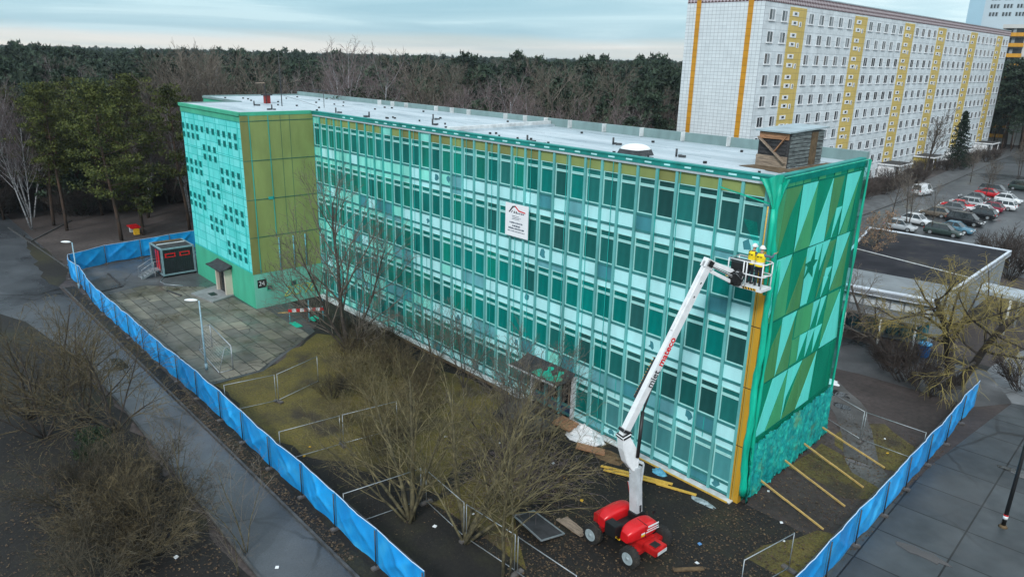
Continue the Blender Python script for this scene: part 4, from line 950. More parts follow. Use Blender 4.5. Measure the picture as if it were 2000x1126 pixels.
def person(loc, rz, label, hands, sleeve, top_mat, lean):
    """stands at the local origin looking along +Y; hands = (left, right) targets"""
    root = empty('person', loc, label, 'person', 'workers in the lift basket', rz)
    sh = {}
    J = {'pelvis': (0, 0, .93, (.155, .115)), 'waist': (0, .02 + lean * .4, 1.1, (.14, .1)), 'chest': (0, .03 + lean, 1.3, (.175, .125)), 'neckb': (0, .03 + lean * 1.2, 1.46, (.08, .075)), 'neck': (0, .05 + lean * 1.4, 1.53, .058),
         'skull': (0, .07 + lean * 1.5, 1.63, (.078, .092)), 'crown': (0, .065 + lean * 1.5, 1.71, (.07, .085)), 'nose': (0, .165 + lean * 1.5, 1.63, .016)}
    E = [('pelvis', 'waist'), ('waist', 'chest'), ('chest', 'neckb'), ('neckb', 'neck'), ('neck', 'skull'), ('skull', 'crown'), ('skull', 'nose')]
    for s, n in ((-1, 'l'), (1, 'r')):
        J['hip' + n] = (.09 * s, 0, .86, (.1, .1)); J['knee' + n] = (.1 * s, .03, .48, .068); J['ank' + n] = (.105 * s, -.01, .1, .05); J['heel' + n] = (.105 * s, -.03, .05, .048); J['toe' + n] = (.125 * s, .17, .04, .04)
        E += [('pelvis', 'hip' + n), ('hip' + n, 'knee' + n), ('knee' + n, 'ank' + n), ('ank' + n, 'heel' + n), ('heel' + n, 'toe' + n)]
        h = Vector(hands[0 if s < 0 else 1]); S0 = Vector((.2 * s, .03 + lean, 1.41)); d = h - S0
        el = S0 + d * 0.5 + Vector((.09 * s, -.03, -.11)); 
        J['sh' + n] = (*S0, .075); J['el' + n] = (*el, .052); J['wr' + n] = (*(h - d.normalized() * .09), .036); J['palm' + n] = (*h, (.042, .026))
        E += [('chest', 'sh' + n), ('sh' + n, 'el' + n), ('el' + n, 'wr' + n), ('wr' + n, 'palm' + n)]
        dn = (h - el).normalized(); sd_ = dn.orthogonal().normalized(); sh[n] = (h, dn, sd_)
        for q in range(4):
            b0 = h + sd_ * (q - 1.5) * .02 + dn * .045; b1 = b0 + dn * (.036 + .006 * (q in (1, 2))); b2 = b1 + dn * .02 + dn.cross(sd_) * .02
            J[f'f{n}{q}a'] = (*b0, .0095); J[f'f{n}{q}b'] = (*b1, .009); J[f'f{n}{q}c'] = (*b2, .0075); E += [('palm' + n, f'f{n}{q}a'), (f'f{n}{q}a', f'f{n}{q}b'), (f'f{n}{q}b', f'f{n}{q}c')]
        t0 = h + sd_ * .045 - dn * .01; t1 = t0 + sd_ * .02 + dn * .035; J['th' + n + 'a'] = (*t0, .011); J['th' + n + 'b'] = (*t1, .009); E += [('palm' + n, 'th' + n + 'a'), ('th' + n + 'a', 'th' + n + 'b')]
    def fm(c):
        for n in 'lr':
            h, dn, _ = sh[n]
            if (Vector(c) - h).dot(dn) > -.05 and (Vector(c) - h).length < .16: return 0
        if c.z > 1.5: return 0
        if c.z < .1: return 3
        if c.z < .98: return 1
        return 2
    skin_body(J, E, [M['skin'], M['navy'], top_mat, M['black']], 'body', root, fm)
    # hi-vis waistcoat: a shell round the torso
    def ring(z, rx, ry, yo): return [(rx * math.cos(a), yo + ry * math.sin(a), z) for a in [6.283 * j / 20 for j in range(20)]]
    b = MB(); secs = [(.92, .2, .165, .0), (1.02, .195, .155, .01 + lean * .3), (1.1, .19, .15, .02 + lean * .4), (1.2, .2, .155, .03 + lean * .7), (1.3, .215, .165, .03 + lean), (1.4, .205, .145, .03 + lean * 1.1), (1.475, .12, .1, .03 + lean * 1.2)]
    rg = [ring(*q) for q in secs]
    for i in range(len(rg) - 1):
        b.loft([rg[i], rg[i + 1]], 1 if i == 1 else 0, False)
    for s in (-.045, .045): b.beam((s * 1.5 - .05, -.135 + lean, 1.33), (s * 1.5 + .05, -.135 + lean, 1.345), 0.02, 0.035, 2)
    b.build('vest', [M['hivis'], M['reflect'], M['black']], root)
    b = MB(); hc = Vector((0, .065 + lean * 1.5, 1.68)); rings = []
    for t in (0, .12, .3, .5, .7, .88, 1.0):
        a = t * math.pi / 2; r_ = math.cos(a); rings.append([(hc.x + .118 * r_ * math.cos(q), hc.y + .138 * r_ * math.sin(q), hc.z + .14 * math.sin(a)) for q in [6.283 * j / 20 for j in range(20)]])
    b.loft(rings, 0); b.loft([[(hc.x + rr_ * math.cos(q), hc.y + .02 + rr_ * 1.15 * math.sin(q), hc.z - .005 + dz) for q in [6.283 * j / 20 for j in range(20)]] for rr_, dz in ((.115, .0), (.14, .0), (.14, .012), (.115, .02))], 0, False)
    b.build('helmet', M['white_paint'], root)
    return root
person((0.28, -1.12, cz), R(-10), 'left worker in the lift basket, white helmet, yellow vest over black jacket', ((-.12, .42, 1.22), (.2, .45, 1.28)), 0, M['black'], 0.05)
person((0.74, -1.2, cz), R(6), 'right worker in the lift basket reaching to the net, yellow vest and grey sleeves', ((-.16, .36, 1.25), (.5, .42, 1.5)), 0, M['jeans'], 0.04)
b = MB(); b.tube([(0, 0, 0), (0.01, 0.02, 1.2), (0.0, 0.05, 2.55)], 0.032, 8)
tag(b.build('pole', M['wood_yellow'], loc=(0.57, -0.84, cz + .9)), 'long orange wooden pole held upright by the worker in the basket', 'pole')
# ------------------------------------------------------------------ fences
N = NT('blue_tarpaulin'); oi = N.n('ShaderNodeObjectInfo'); co = N.coords((1, 1, 1))
vadd = N.n('ShaderNodeVectorMath', operation='ADD'); N.l(co, vadd.inputs[0]); N.l(oi.outputs['Random'], vadd.inputs[1])
wv = N.n('ShaderNodeTexNoise'); wv.noise_dimensions = '4D'; wv.inputs['Scale'].default_value = 0.55; wv.inputs['Detail'].default_value = 2; wv.inputs['Distortion'].default_value = 0.8
N.l(co, wv.inputs['Vector']); mm = N.n('ShaderNodeMath', operation='MULTIPLY'); mm.inputs[1].default_value = 37; N.l(oi.outputs['Random'], mm.inputs[0]); N.l(mm.outputs[0], wv.inputs['W'])
N.l(N.mix(1.0, N.ramp(wv.outputs['Fac'], [(0.3, (0.008, 0.25, 0.66)), (0.55, (0.016, 0.35, 0.82)), (0.72, (0.05, 0.46, 0.9))]), N.ramp(oi.outputs['Random'], [(0, (0.8, 0.82, 0.84)), (1, (1.12, 1.08, 1.05))]), 'MULTIPLY'), N.b.inputs['Base Color'])
N.b.inputs['Roughness'].default_value = 0.3; N.bump(N.noise(N.coords((1.6, 1.0, 0.9), rot=(0.0, 0.5, 0.0)), 1.1, 2, 0.4, 0.8), 0.4, 0.12); M['tarp'] = N.mat
M['hem'] = mat('pale_hem', (0.5, 0.65, 0.85), 0.1, 2, 0.5); M['block'] = mat('concrete_foot', (0.1, 0.09, 0.085), 0.4, 3, 0.9)
r5 = random.Random(11)
def fence_panel(p0, p1, label, group, tarp=True, side=1, h=1.9, knots=True):
    p0, p1 = Vector((*p0, 0)), Vector((*p1, 0)); d = p1 - p0; L = d.length; d.normalize(); nn = Vector((d.y, -d.x, 0)) * side
    root = empty('fence_panel', p0, label, 'fence panel', group, math.atan2(d.y, d.x))
    ny = -1 if side > 0 else 1          # local outward direction along Y
    b = MB(); t_ = 0.021
    for x in (0.04, L - 0.04): b.tube([(x, 0, 0.04), (x, 0, h + .03)], t_, 7)
    for z in (0.16, h): b.tube([(0.04, 0, z), (L - 0.04, 0, z)], t_, 7)
    if not tarp:
        n_ = int(L / 0.28)
        wb = MB()
        for i in range(1, n_): wb.tube([(L * i / n_, 0, .16), (L * i / n_, 0, h)], 0.0018, 3)
        for i in range(1, 5): wb.tube([(0.04, 0, .16 + (h - .16) * i / 5), (L - .04, 0, .16 + (h - .16) * i / 5)], 0.0018, 3)
    b.build('frame', M['steel'] if not tarp else M['dark_steel'], root)
    if not tarp: wb.build('wire_mesh', M['dark_steel'], root)
    if tarp:
        b = MB(); nx, nz = 36, 18; vs = []; fs = []; ph = [r5.uniform(0, 6) for _ in range(6)]
        sag = r5.uniform(.0, .05)
        for j in range(nz + 1):
            for i in range(nx + 1):
                u, v = i / nx, j / nz
                free = math.sin(math.pi * u) * (0.35 + 0.65 * math.sin(math.pi * v))
                y = ny * (0.04 + 0.05 * free * (1 + math.sin(u * 6 + v * 3 + ph[0])) + 0.11 * free * (1 - abs(math.sin((u * 1.3 - v) * 3.6 + ph[1]))) ** 2 + 0.09 * free * (1 - abs(math.sin((u + v * .7) * 4.2 + ph[2]))) ** 3)
                z = 0.12 + (h + .02 - .12) * v - sag * math.sin(math.pi * u) * v + (0.04 * math.sin(u * 8 + ph[3]) * (1 - v))
                vs.append((0.02 + (L - .04) * u, y, z))
        for j in range(nz):
            for i in range(nx):
                q = j * (nx + 1) + i; fs.append((q, q + 1, q + nx + 2, q + nx + 1))
        b.add(vs, fs, 0, True)
        top = [Vector(vs[nz * (nx + 1) + i]) + Vector((0, 0, .012)) for i in range(nx + 1)]
        b.tube(top, 0.022, 5, 1)
        b.build('tarpaulin', [M['tarp'], M['hem']], root)
        b = MB()
        for x in (0.03,): b.tube([(x, ny * .13, .1), (x, ny * .13, h)], 0.03, 6)
        b.build('post', M['dark_steel'], root)
    b = MB(); b.box((0.0, 0, .06), (.24, .7, .12)); b.build('foot', M['block'], root, 0.02)
    return root
LX = [(-0.1, -16.1), (-3.4, -16.1), (-6.85, -16.08), (-10.36, -16.08), (-13.69, -16.04), (-17.18, -16.12), (-20.7, -16.08), (-24.03, -16.03), (-27.78, -16.05), (-31.08, -16.13), (-34.32, -16.24), (-37.65, -16.28), (-41.22, -16.25), (-44.35, -16.3), (-47.93, -16.36), (-51.43, -16.36), (-54.6, -16.1), (-57.5, -15.85)]
ords = ['first', 'second', 'third', 'fourth', 'fifth', 'sixth', 'seventh', 'eighth', 'ninth', 'tenth', 'eleventh', 'twelfth', 'thirteenth', 'fourteenth', 'fifteenth', 'sixteenth', 'seventeenth', 'eighteenth']
for i in range(1, len(LX) - 1):
    fence_panel(LX[i], LX[i + 1], ords[i - 1] + ' blue tarp panel along the dark path, counted from the bottom edge', 'blue tarp fence along the path', side=-1)
BX = [(-57.5, -15.85), (-60.4, -16.1), (-62.6, -15.7), (-64.3, -12.2), (-64.8, -8.7), (-65.3, -5.6), (-65.7, -2.6)]
bl = ['blue tarp panel beside the corner lamp post, bending round it', 'short blue tarp panel at the far left corner of the fence', 'creased blue tarp panel right of the corner lamp post', 'widest creased blue tarp panel left of the dark container', 'blue tarp panel half behind the dark container', 'blue tarp panel between container and stair tower']
for i in range(len(BX) - 1): fence_panel(BX[i], BX[i + 1], bl[i], 'blue tarp fence at the back of the yard', side=-1 if i < 2 else 1)
RX = [(6.15, -5.6), (5.95, -2.1), (5.75, 1.2), (5.62, 4.6), (5.4, 7.9), (5.2, 11.4), (5.05, 14.7), (4.7, 18.3), (4.58, 21.5)]
for i in range(len(RX) - 1): fence_panel(RX[i], RX[i + 1], ords[i] + ' blue tarp panel along the grey slab road, counted from the bottom edge', 'blue tarp fence along the slab road', side=1)
mesh_l = [((-24.7, -15.6), (-24.2, -12.6), 'bare wire fence panel meeting the blue fence beside the goal'), ((-24.2, -12.5), (-25.2, -9.2), 'bare wire fence panel running from the moss towards the shrubs'), ((-17.3, -15.6), (-16.9, -12.2), 'bare wire fence panel starting at the middle of the blue fence'), ((-16.9, -12.1), (-16.4, -8.8), 'bare wire fence panel under the big shrub'), ((-10.1, -15.9), (-9.6, -11.9), 'bare wire fence panel left of the large shrub trunks'),
 ((-9.4, -11.8), (-6.0, -12.1), 'bare wire fence panel behind the large shrub trunks'), ((-5.9, -12.1), (-2.8, -11.9), 'bare wire fence panel beside the black sheet'), ((-2.7, -11.9), (0.6, -11.8), 'bare wire fence panel at the bottom edge left of the lift'), ((-1.0, 12.3), (1.75, 11.2), 'bare wire fence panel touching the netted gable'), ((1.8, 11.2), (5.05, 11.3), 'bare wire fence panel joining the right blue fence'), ((4.75, -2.7), (4.3, -6.0), 'bare wire fence panel seen edge-on at the bottom right')]
for a, c, l in mesh_l: fence_panel(a, c, l, 'bare wire fence panels', tarp=False)

# ------------------------------------------------------------------ things in the yard
def lamp(name, loc, h, arm, label, rz=0.0):
    root = empty(name, loc, label, 'lamp post', None, rz)
    b = MB(); b.tube([(0, 0, 0), (0, 0, h * .4), (0, 0, h)], [.075, .06, .045], 10); b.tube([(0, 0, 0), (0, 0, .5)], .09, 10); b.build('pole', M['lamp_pole'], root)
    b = MB(); rings = []
    for t in [i / 8 for i in range(9)]:
        e = math.sin(math.pi * (0.12 + 0.76 * t)); rings.append([(-.1 + arm * t, .17 * e * math.cos(a), h + .03 + .11 * e * max(-.4, math.sin(a))) for a in [6.283 * j / 14 for j in range(14)]])
    b.loft(rings, 0); b.build('lamp_head', M['lamp_head'], root)
lamp('street_lamp', (-31.9, -14.1, 0), 5.0, -0.85, 'pale blue lamp post with white head standing by the football goal', R(48))
lamp('street_lamp', (-57.0, -16.25, 0), 4.3, -0.85, 'white lamp post rising at the left corner of the blue fence', R(48))
root = empty('street_lamp', (9.9, 8.2, 0), 'dark lamp post with a pale band leaning up from the slab road', 'lamp post')
b = MB(); b.tube([(0, 0, 0), (0.03, 0.05, 3), (.06, .1, 7.5)], [.1, .085, .06], 10); b.build('pole', M['black'], root)
b = MB(); b.tube([(0.004, 0.005, .45), (0.008, 0.012, .62)], .108, 12, 0); b.tube([(0.004, 0.005, .62), (0.008, 0.012, .68)], .109, 12, 1); b.build('band', [M['white_paint'], M['red']], root)
b = MB(); b.tube([(0, 0, 0), (0, 0, .12)], [.22, .13], 10); b.build('foot', M['mulch_wood'], root)

goal = empty('football_goal', (-33.0, -12.7, 0), 'small white tube football goal with net facing the fence', 'goal')
b = MB(); q0, q1 = (-2.8, 0.45), (2.2, 0.0)
for (x, y) in (q0, q1):
    b.tube([(x, y, 0), (x, y, 1.75)], .05, 8); b.tube([(x, y, 1.75), (x, y - .45, 1.72)], .025, 6); b.tube([(x, y - .45, 1.72), (x, y - .95, .05)], .025, 6); b.tube([(x, y, .04), (x, y - .95, .04)], .03, 6)
b.tube([(*q0, 1.75), (*q1, 1.75)], .05, 8); b.tube([(q0[0], q0[1] - .95, .05), (q1[0], q1[1] - .95, .05)], .04, 8); b.build('frame', M['steel'], goal)
b = MB()
for i in range(1, 26):
    u = i / 26; x = q0[0] + (q1[0] - q0[0]) * u; y = q0[1] + (q1[1] - q0[1]) * u; b.tube([(x, y, 1.75), (x, y - .45, 1.7), (x, y - .95, .05)], .004, 3)
for i in range(1, 9):
    t = i / 9; b.tube([(q0[0], q0[1] - .45 - .5 * t, 1.7 - 1.65 * t), (q1[0], q1[1] - .45 - .5 * t, 1.7 - 1.65 * t)], .004, 3)
b.build('goal_net', M['dirty_white'], goal)

con = empty('site_container', (-57.35, -7.8, 0), 'dark site container with red framed windows and pale steel edges beside the stair tower', 'container')
b = MB(); b.bb(-1.6, 1.6, -1.45, 1.45, .28, 2.75, 0)
for i in range(14): b.bb(1.6, 1.62, -1.3 + i * .2, -1.22 + i * .2, .4, 2.6, 0)
b.build('body', [mat('charcoal_cladding', (0.015, 0.018, 0.022), 0.3, 2, 0.5)], con)
b = MB()
for x in (-1.62, 1.62):
    for y in (-1.47, 1.47): b.bb(x - .08, x + .08, y - .08, y + .08, .2, 2.86)
    for z in (.28, 2.8): b.bb(x - .07, x + .07, -1.4, 1.4, z - .08, z + .06)
for y in (-1.47, 1.47):
    for z in (.28, 2.8): b.bb(-1.55, 1.55, y - .07, y + .07, z - .08, z + .06)
b.build('corner_frame', mat('pale_steel_edge', (0.2, 0.3, 0.33), 0.2, 3, 0.5), con)
for y in (-.72, .62):
    b = MB(); b.bb(1.62, 1.66, y - .48, y + .48, 1.95, 2.35, 0); b.bb(1.66, 1.665, y - .36, y + .36, 2.04, 2.26, 1); b.build('window', [M['red'], M['glass_dark']], con)
b = MB(); b.bb(-.2, .75, -1.5, -1.46, .4, 2.5, 0); b.bb(.1, .3, -1.51, -1.5, .4, 2.5, 1); b.build('door', [M['red'], M['black']], con)
b = MB(); b.bb(-1.5, 1.5, -1.35, 1.35, 2.82, 2.86, 0); b.bb(-.3, -.1, -1.3, 1.3, 2.86, 2.9, 1); b.bb(-1.5, -.9, -1.2, 1.3, 2.86, 2.91, 2); b.build('roof', [M['felt'], M['dirty_white'], M['mulch_wood']], con)
b = MB()
for x in (-1.4, 1.4):
    for y in (-1.3, 1.3): b.bb(x - .2, x + .2, y - .2, y + .2, 0, .2)
b.bb(-1.5, 1.5, -1.3, 1.3, .14, .22); b.build('support', M['black'], con)
st = empty('access_steps', (-57.0, -10.0, 0), 'grey steel steps with handrail leading up to the container door', 'steps')
b = MB()
b.bb(-.55, .6, .1, .78, .62, .68, 0)
for i in range(4): b.bb(-.5, .5, -.18 - .28 * i, .1 - .28 * i, .46 - .15 * i, .5 - .15 * i, 0)
for x in (-.52, .52): b.beam((x, .1, .6), (x, -1.1, .0), .05, .2, 0)
for x in (-.5, .55):
    for y in (.15, .72): b.tube([(x, y, 0), (x, y, .62)], .03, 6)
b.build('tread', M['steel'], st)
b = MB()
b.tube([(.58, .75, .65), (.58, .75, 1.55), (.58, .12, 1.55), (.58, -1.0, .95), (.58, -1.0, .1)], .025, 7); b.tube([(.58, .12, .65), (.58, .12, 1.55)], .025, 7); b.tube([(-.55, .75, .65), (-.55, .75, 1.55), (-.55, .12, 1.55), (-.55, -1.0, .95), (-.55, -1.0, .1)], .025, 7)
b.build('handrail', M['steel'], st)
b = MB(); b.tube([(0, 0, .05), (1.0, -.6, .04), (2.2, -.5, .04), (3.6, 0.6, .04)], .035, 6)
tag(b.build('cable_duct', M['steel'], loc=(-55.7, -9.4, 0)), 'pale pipe lying on the yard between container and tower', 'pipe')
tb = empty('play_table', (-76.6, -6.0, 0), 'red topped playground table with yellow legs under the pines', 'table')
b = MB(); b.prism([(-1.0, -.55, .75), (1.0, -.55, .75), (1.1, .5, .8), (-1.0, .55, .8)], (0, 0, .09)); b.build('tabletop', M['red'], tb)
for x in (-.8, .8):
    b = MB(); b.bb(x - .2, x + .2, -.3, .3, 0, .76); b.build('leg', M['yellow'] if x > 0 else M['dirty_white'], tb)

br = empty('safety_barrier', (-36.3, -4.4, 0), 'red and white striped barrier on blue posts in front of the tower plinth', 'barrier', None, R(62))
b = MB()
for i in range(9): b.bb(-1.4 + i * .31, -1.4 + (i + 1) * .31, -.04, .0, .95, 1.2, i % 2)
b.build('rail', [M['red'], M['white_paint']], br)
for x in (-1.3, .2, 1.3):
    b = MB(); b.tube([(x, .03, 0), (x, .03, 1.9 if x > 0 else 1.2)], .05, 6); b.build('post', S['pipe'], br)
b = MB(); b.beam((-2.2, .08, .9), (1.6, .1, .92), .05, .08); b.build('batten', M['wood'], br)
b = MB(); b.box((0.2, -.5, .03), (1.3, .5, .05), 0); b.box((.6, .9, .35), (.8, .5, .1), 0, Matrix.Rotation(.3, 3, 'X'))
tag(b.build('plastic_sheet', M['net_fold'], loc=(-36.4, -4.9, 0.02)), 'green net scraps lying by the striped barrier', 'net scrap')

# timber and scraps around the corner
for i, (a, c, mm_) in enumerate((((0.05, 1.98), (4.39, 1.23), 'topmost'), ((.11, 4.7), (4.2, 3.89), ''), ((.15, 7.12), (4.06, 6.33), ''), ((-.07, 9.77), (3.98, 9.19), ''))):
    b = MB(); A2, C2 = Vector((*a, .75)), Vector((*c, .06)); b.beam(A2, (A2 + C2) / 2 + Vector((0, 0, -.02)), .06, .09); b.beam((A2 + C2) / 2 + Vector((0, 0.02, -.02)), C2, .06, .085)
    tag(b.build('batten', M['wood'] if i in (1, 2) else M['wood']), ['nearest', 'second nearest', 'third nearest', 'farthest'][i] + ' timber batten bracing the gable net to the ground', 'batten', 'battens bracing the net')
pls = [((-6.02, -2.75), (-2.49, -1.2), .16), ((-5.7, -2.9), (-2.6, -1.45), .14), ((-3.1, -1.75), (-1.17, -1.0), .1), ((-5.9, -2.6), (-2.9, -1.3), .12)]
pln = ['front yellow plank of the pile beside the facade', 'middle yellow plank of the pile beside the facade', 'short pale plank nearest the corner column', 'rear yellow plank of the pile beside the facade']
for (a, c, z), l in zip(pls, pln):
    b = MB(); b.beam((*a, z), (*c, z - .03), .17, .05); tag(b.build('plank', M['wood_yellow']), l, 'plank', 'planks by the facade')
b = MB(); b.beam((-4.1, -7.6, .1), (-2.6, -7.8, .1), .42, .07); b.beam((-4.2, -7.9, .15), (-2.7, -7.95, .14), .2, .06); tag(b.build('plank', M['wood_old']), 'weathered grey boards lying left of the boom lift', 'plank')
b = MB(); b.beam((1.5, -6.6, .06), (2.3, -5.5, .06), .2, .06); tag(b.build('plank', M['mulch_wood']), 'dark board in the soil right of the boom lift', 'plank')
b = MB(); b.prism([(-5.57, -9.48, .25), (-5.46, -8.28, .05), (-3.25, -8.43, .05), (-3.33, -9.83, .3)], (0, 0, .04), 0)
bs_ = tag(b.build('sheet', M['felt']), 'black panel with bright edges lying on the ground left of the lift', 'panel')
b = MB(); ed = [(-5.57, -9.48, .3), (-5.46, -8.28, .1), (-3.25, -8.43, .1), (-3.33, -9.83, .35)]
for i in range(4): b.beam(ed[i], ed[(i + 1) % 4], .06, .06)
b.build('rim', M['steel'], bs_)
def crumple(name, loc, rx, ry, rz_, m, label, cat, seed):
    q = random.Random(seed); b = MB(); n1_, n2_ = 9, 14; rings = []
    for i in range(n1_):
        t = i / (n1_ - 1); rings.append([(rx * (1 - t * .95) * math.cos(a) * q.uniform(.75, 1.2), ry * (1 - t * .95) * math.sin(a) * q.uniform(.75, 1.2), rz_ * (t ** .7) * q.uniform(.7, 1.25)) for a in [6.283 * j / n2_ for j in range(n2_)]])
    b.loft(rings, 0, True, False); return tag(b.build(name, m, loc=loc), label, cat)
crumple('tarpaulin', (-8.9, -.95, 0), 1.5, .75, .75, M['white_paint'], 'crumpled white plastic heap beside the main entrance', 'plastic heap', 3)
crumple('rubble', (-6.6, -1.5, 0), 1.0, .55, .25, M['mulch_wood'], 'brown chipboard rubble in front of the white plastic heap', 'rubble', 5)
b = MB(); b.prism([(-8.6, -1.9, .1), (-7.0, -1.3, .12), (-6.6, -1.8, .14), (-8.2, -2.4, .1)], (0, 0, .08)); tag(b.build('chipboard', M['wood_red']), 'reddish chipboard sheet lying before the white plastic heap', 'board')
b = MB(); b.box((0, 0, .15), (1.4, .9, .12), 0, Matrix.Rotation(.15, 3, 'X')); tag(b.build('pallet', M['wood_red'], loc=(-10.2, -1.2, .3)), 'reddish board leaning on the entrance step', 'board')
crumple('plastic_film', (-0.7, -1.2, 0), .8, .22, .08, mat('grimy_film', (0.26, 0.32, 0.34), .6, 5, .4), 'torn clear plastic film in front of the ochre corner column', 'plastic film', 8)
crumple('plastic_bag', (-3.7, -.7, 0), .45, .3, .3, simple('light_blue_plastic', (0.1, 0.36, 0.5)), 'light blue plastic sheet by the facade behind the lift', 'plastic sheet', 9)
crumple('plastic_film', (-3.6, 18.0, 0), 1.1, .6, .12, M['white_paint'], 'white plastic sheet on the muddy path behind the gable', 'plastic sheet', 12)
lit = MB(); q = random.Random(6); lit.prism([(-.09, -.05, .01), (.07, -.08, .01), (.1, .05, .02), (-.04, .08, .03)], (0, 0, .03))
lme = [lit.mesh('litter', M['white_paint']), lit.mesh('litter', M['yellow']), lit.mesh('litter', simple('blue_scrap', (0.1, 0.25, 0.5)))]
spots = [(-9.0, -6.0, 0), (-11.5, -5.2, 0), (-8.0, -4.4, 0), (-6.5, -5.0, 1), (-4.6, -5.8, 1), (1.2, -4.2, 2), (-12.6, -7.6, 2), (1.9, -5.4, 0), (2.8, 0.2, 0), (3.6, -1.0, 0), (-14.0, -7.1, 0), (-7.2, -10.6, 0), (-7.6, -12.6, 0), (3.4, 11.0, 1), (2.6, 12.6, 0), (-17.9, -13.6, 1), (-17.2, -14.3, 1), (-9.6, -19.4, 0), (-13.0, -22.4, 0), (1.0, 2.2, 0)]
nm = {0: 'white', 1: 'yellow', 2: 'blue'}
for x, y, c in spots:
    o = inst(lme[c], 'litter', None, (x, y, .02), q.uniform(0, 6), q.uniform(.5, 1.2)); tag(o, 'small ' + nm[c] + ' scrap of litter lying on the ground', 'litter', nm[c] + ' scraps of litter')
tb_ = empty('waste_bin', (-.9, 28.2, 0), 'blue plastic barrel bin beside the flat roofed pavilion', 'bin')
b = MB(); b.loft([[(r_ * math.cos(a), r_ * math.sin(a), z) for a in [6.283 * j / 16 for j in range(16)]] for r_, z in ((.36, 0), (.4, .3), (.44, .9), (.46, 1.0))], 0); b.build('body', simple('blue_bin', (0.01, 0.1, 0.3), .4), tb_)
b = MB(); b.loft([[(r_ * math.cos(a), r_ * math.sin(a), z) for a in [6.283 * j / 16 for j in range(16)]] for r_, z in ((.49, 1.0), (.49, 1.07), (.3, 1.12))], 0); b.build('lid', simple('light_blue_lid', (0.1, 0.4, 0.7), .4), tb_)

# ------------------------------------------------------------------ cars
M['tail'] = mat('tail_lamp', (0.5, 0.01, 0.01), .05, 1, .25); M['head'] = mat('head_lamp', (0.75, 0.78, 0.8), .05, 1, .15)
M['car_glass'] = mat('car_glass', (0.018, 0.026, 0.03), .2, 1, .06, spec=.8)
wm = MB(); wm.loft([[(r_ * math.cos(a), y, r_ * math.sin(a)) for a in [6.283 * j / 18 for j in range(18)]] for r_, y in ((.2, -.1), (.31, -.1), (.32, -.06), (.32, .09), (.2, .1))], 0); car_wheel = wm.mesh('wheel', M['rubber'])
wm = MB(); wm.loft([[(r_ * math.cos(a), y, r_ * math.sin(a)) for a in [6.283 * j / 14 for j in range(14)]] for r_, y in ((.21, -.11), (.19, -.115), (.06, -.09), (.02, -.1))], 0); car_rim = wm.mesh('rim', M['steel'])
STY = {  # length, half width, belt z, roof z, (hood front, windscreen base, roof front, roof rear, rear glass base, tail) as fractions
 'hatch': (3.9, .85, .88, 1.47, (.02, .24, .42, .82, .97, .99), .78), 'estate': (4.6, .88, .9, 1.48, (.02, .26, .42, .88, .975, .99), .8), 'sedan': (4.5, .87, .88, 1.43, (.02, .27, .43, .7, .84, .99), .8),
 'mpv': (4.7, .92, 1.0, 1.72, (.02, .17, .34, .9, .975, .99), .86), 'van': (4.6, .92, 1.05, 1.9, (.02, .16, .3, .95, .985, .995), .95), 'suv': (4.5, .92, 1.0, 1.68, (.02, .24, .38, .88, .97, .99), .9)}
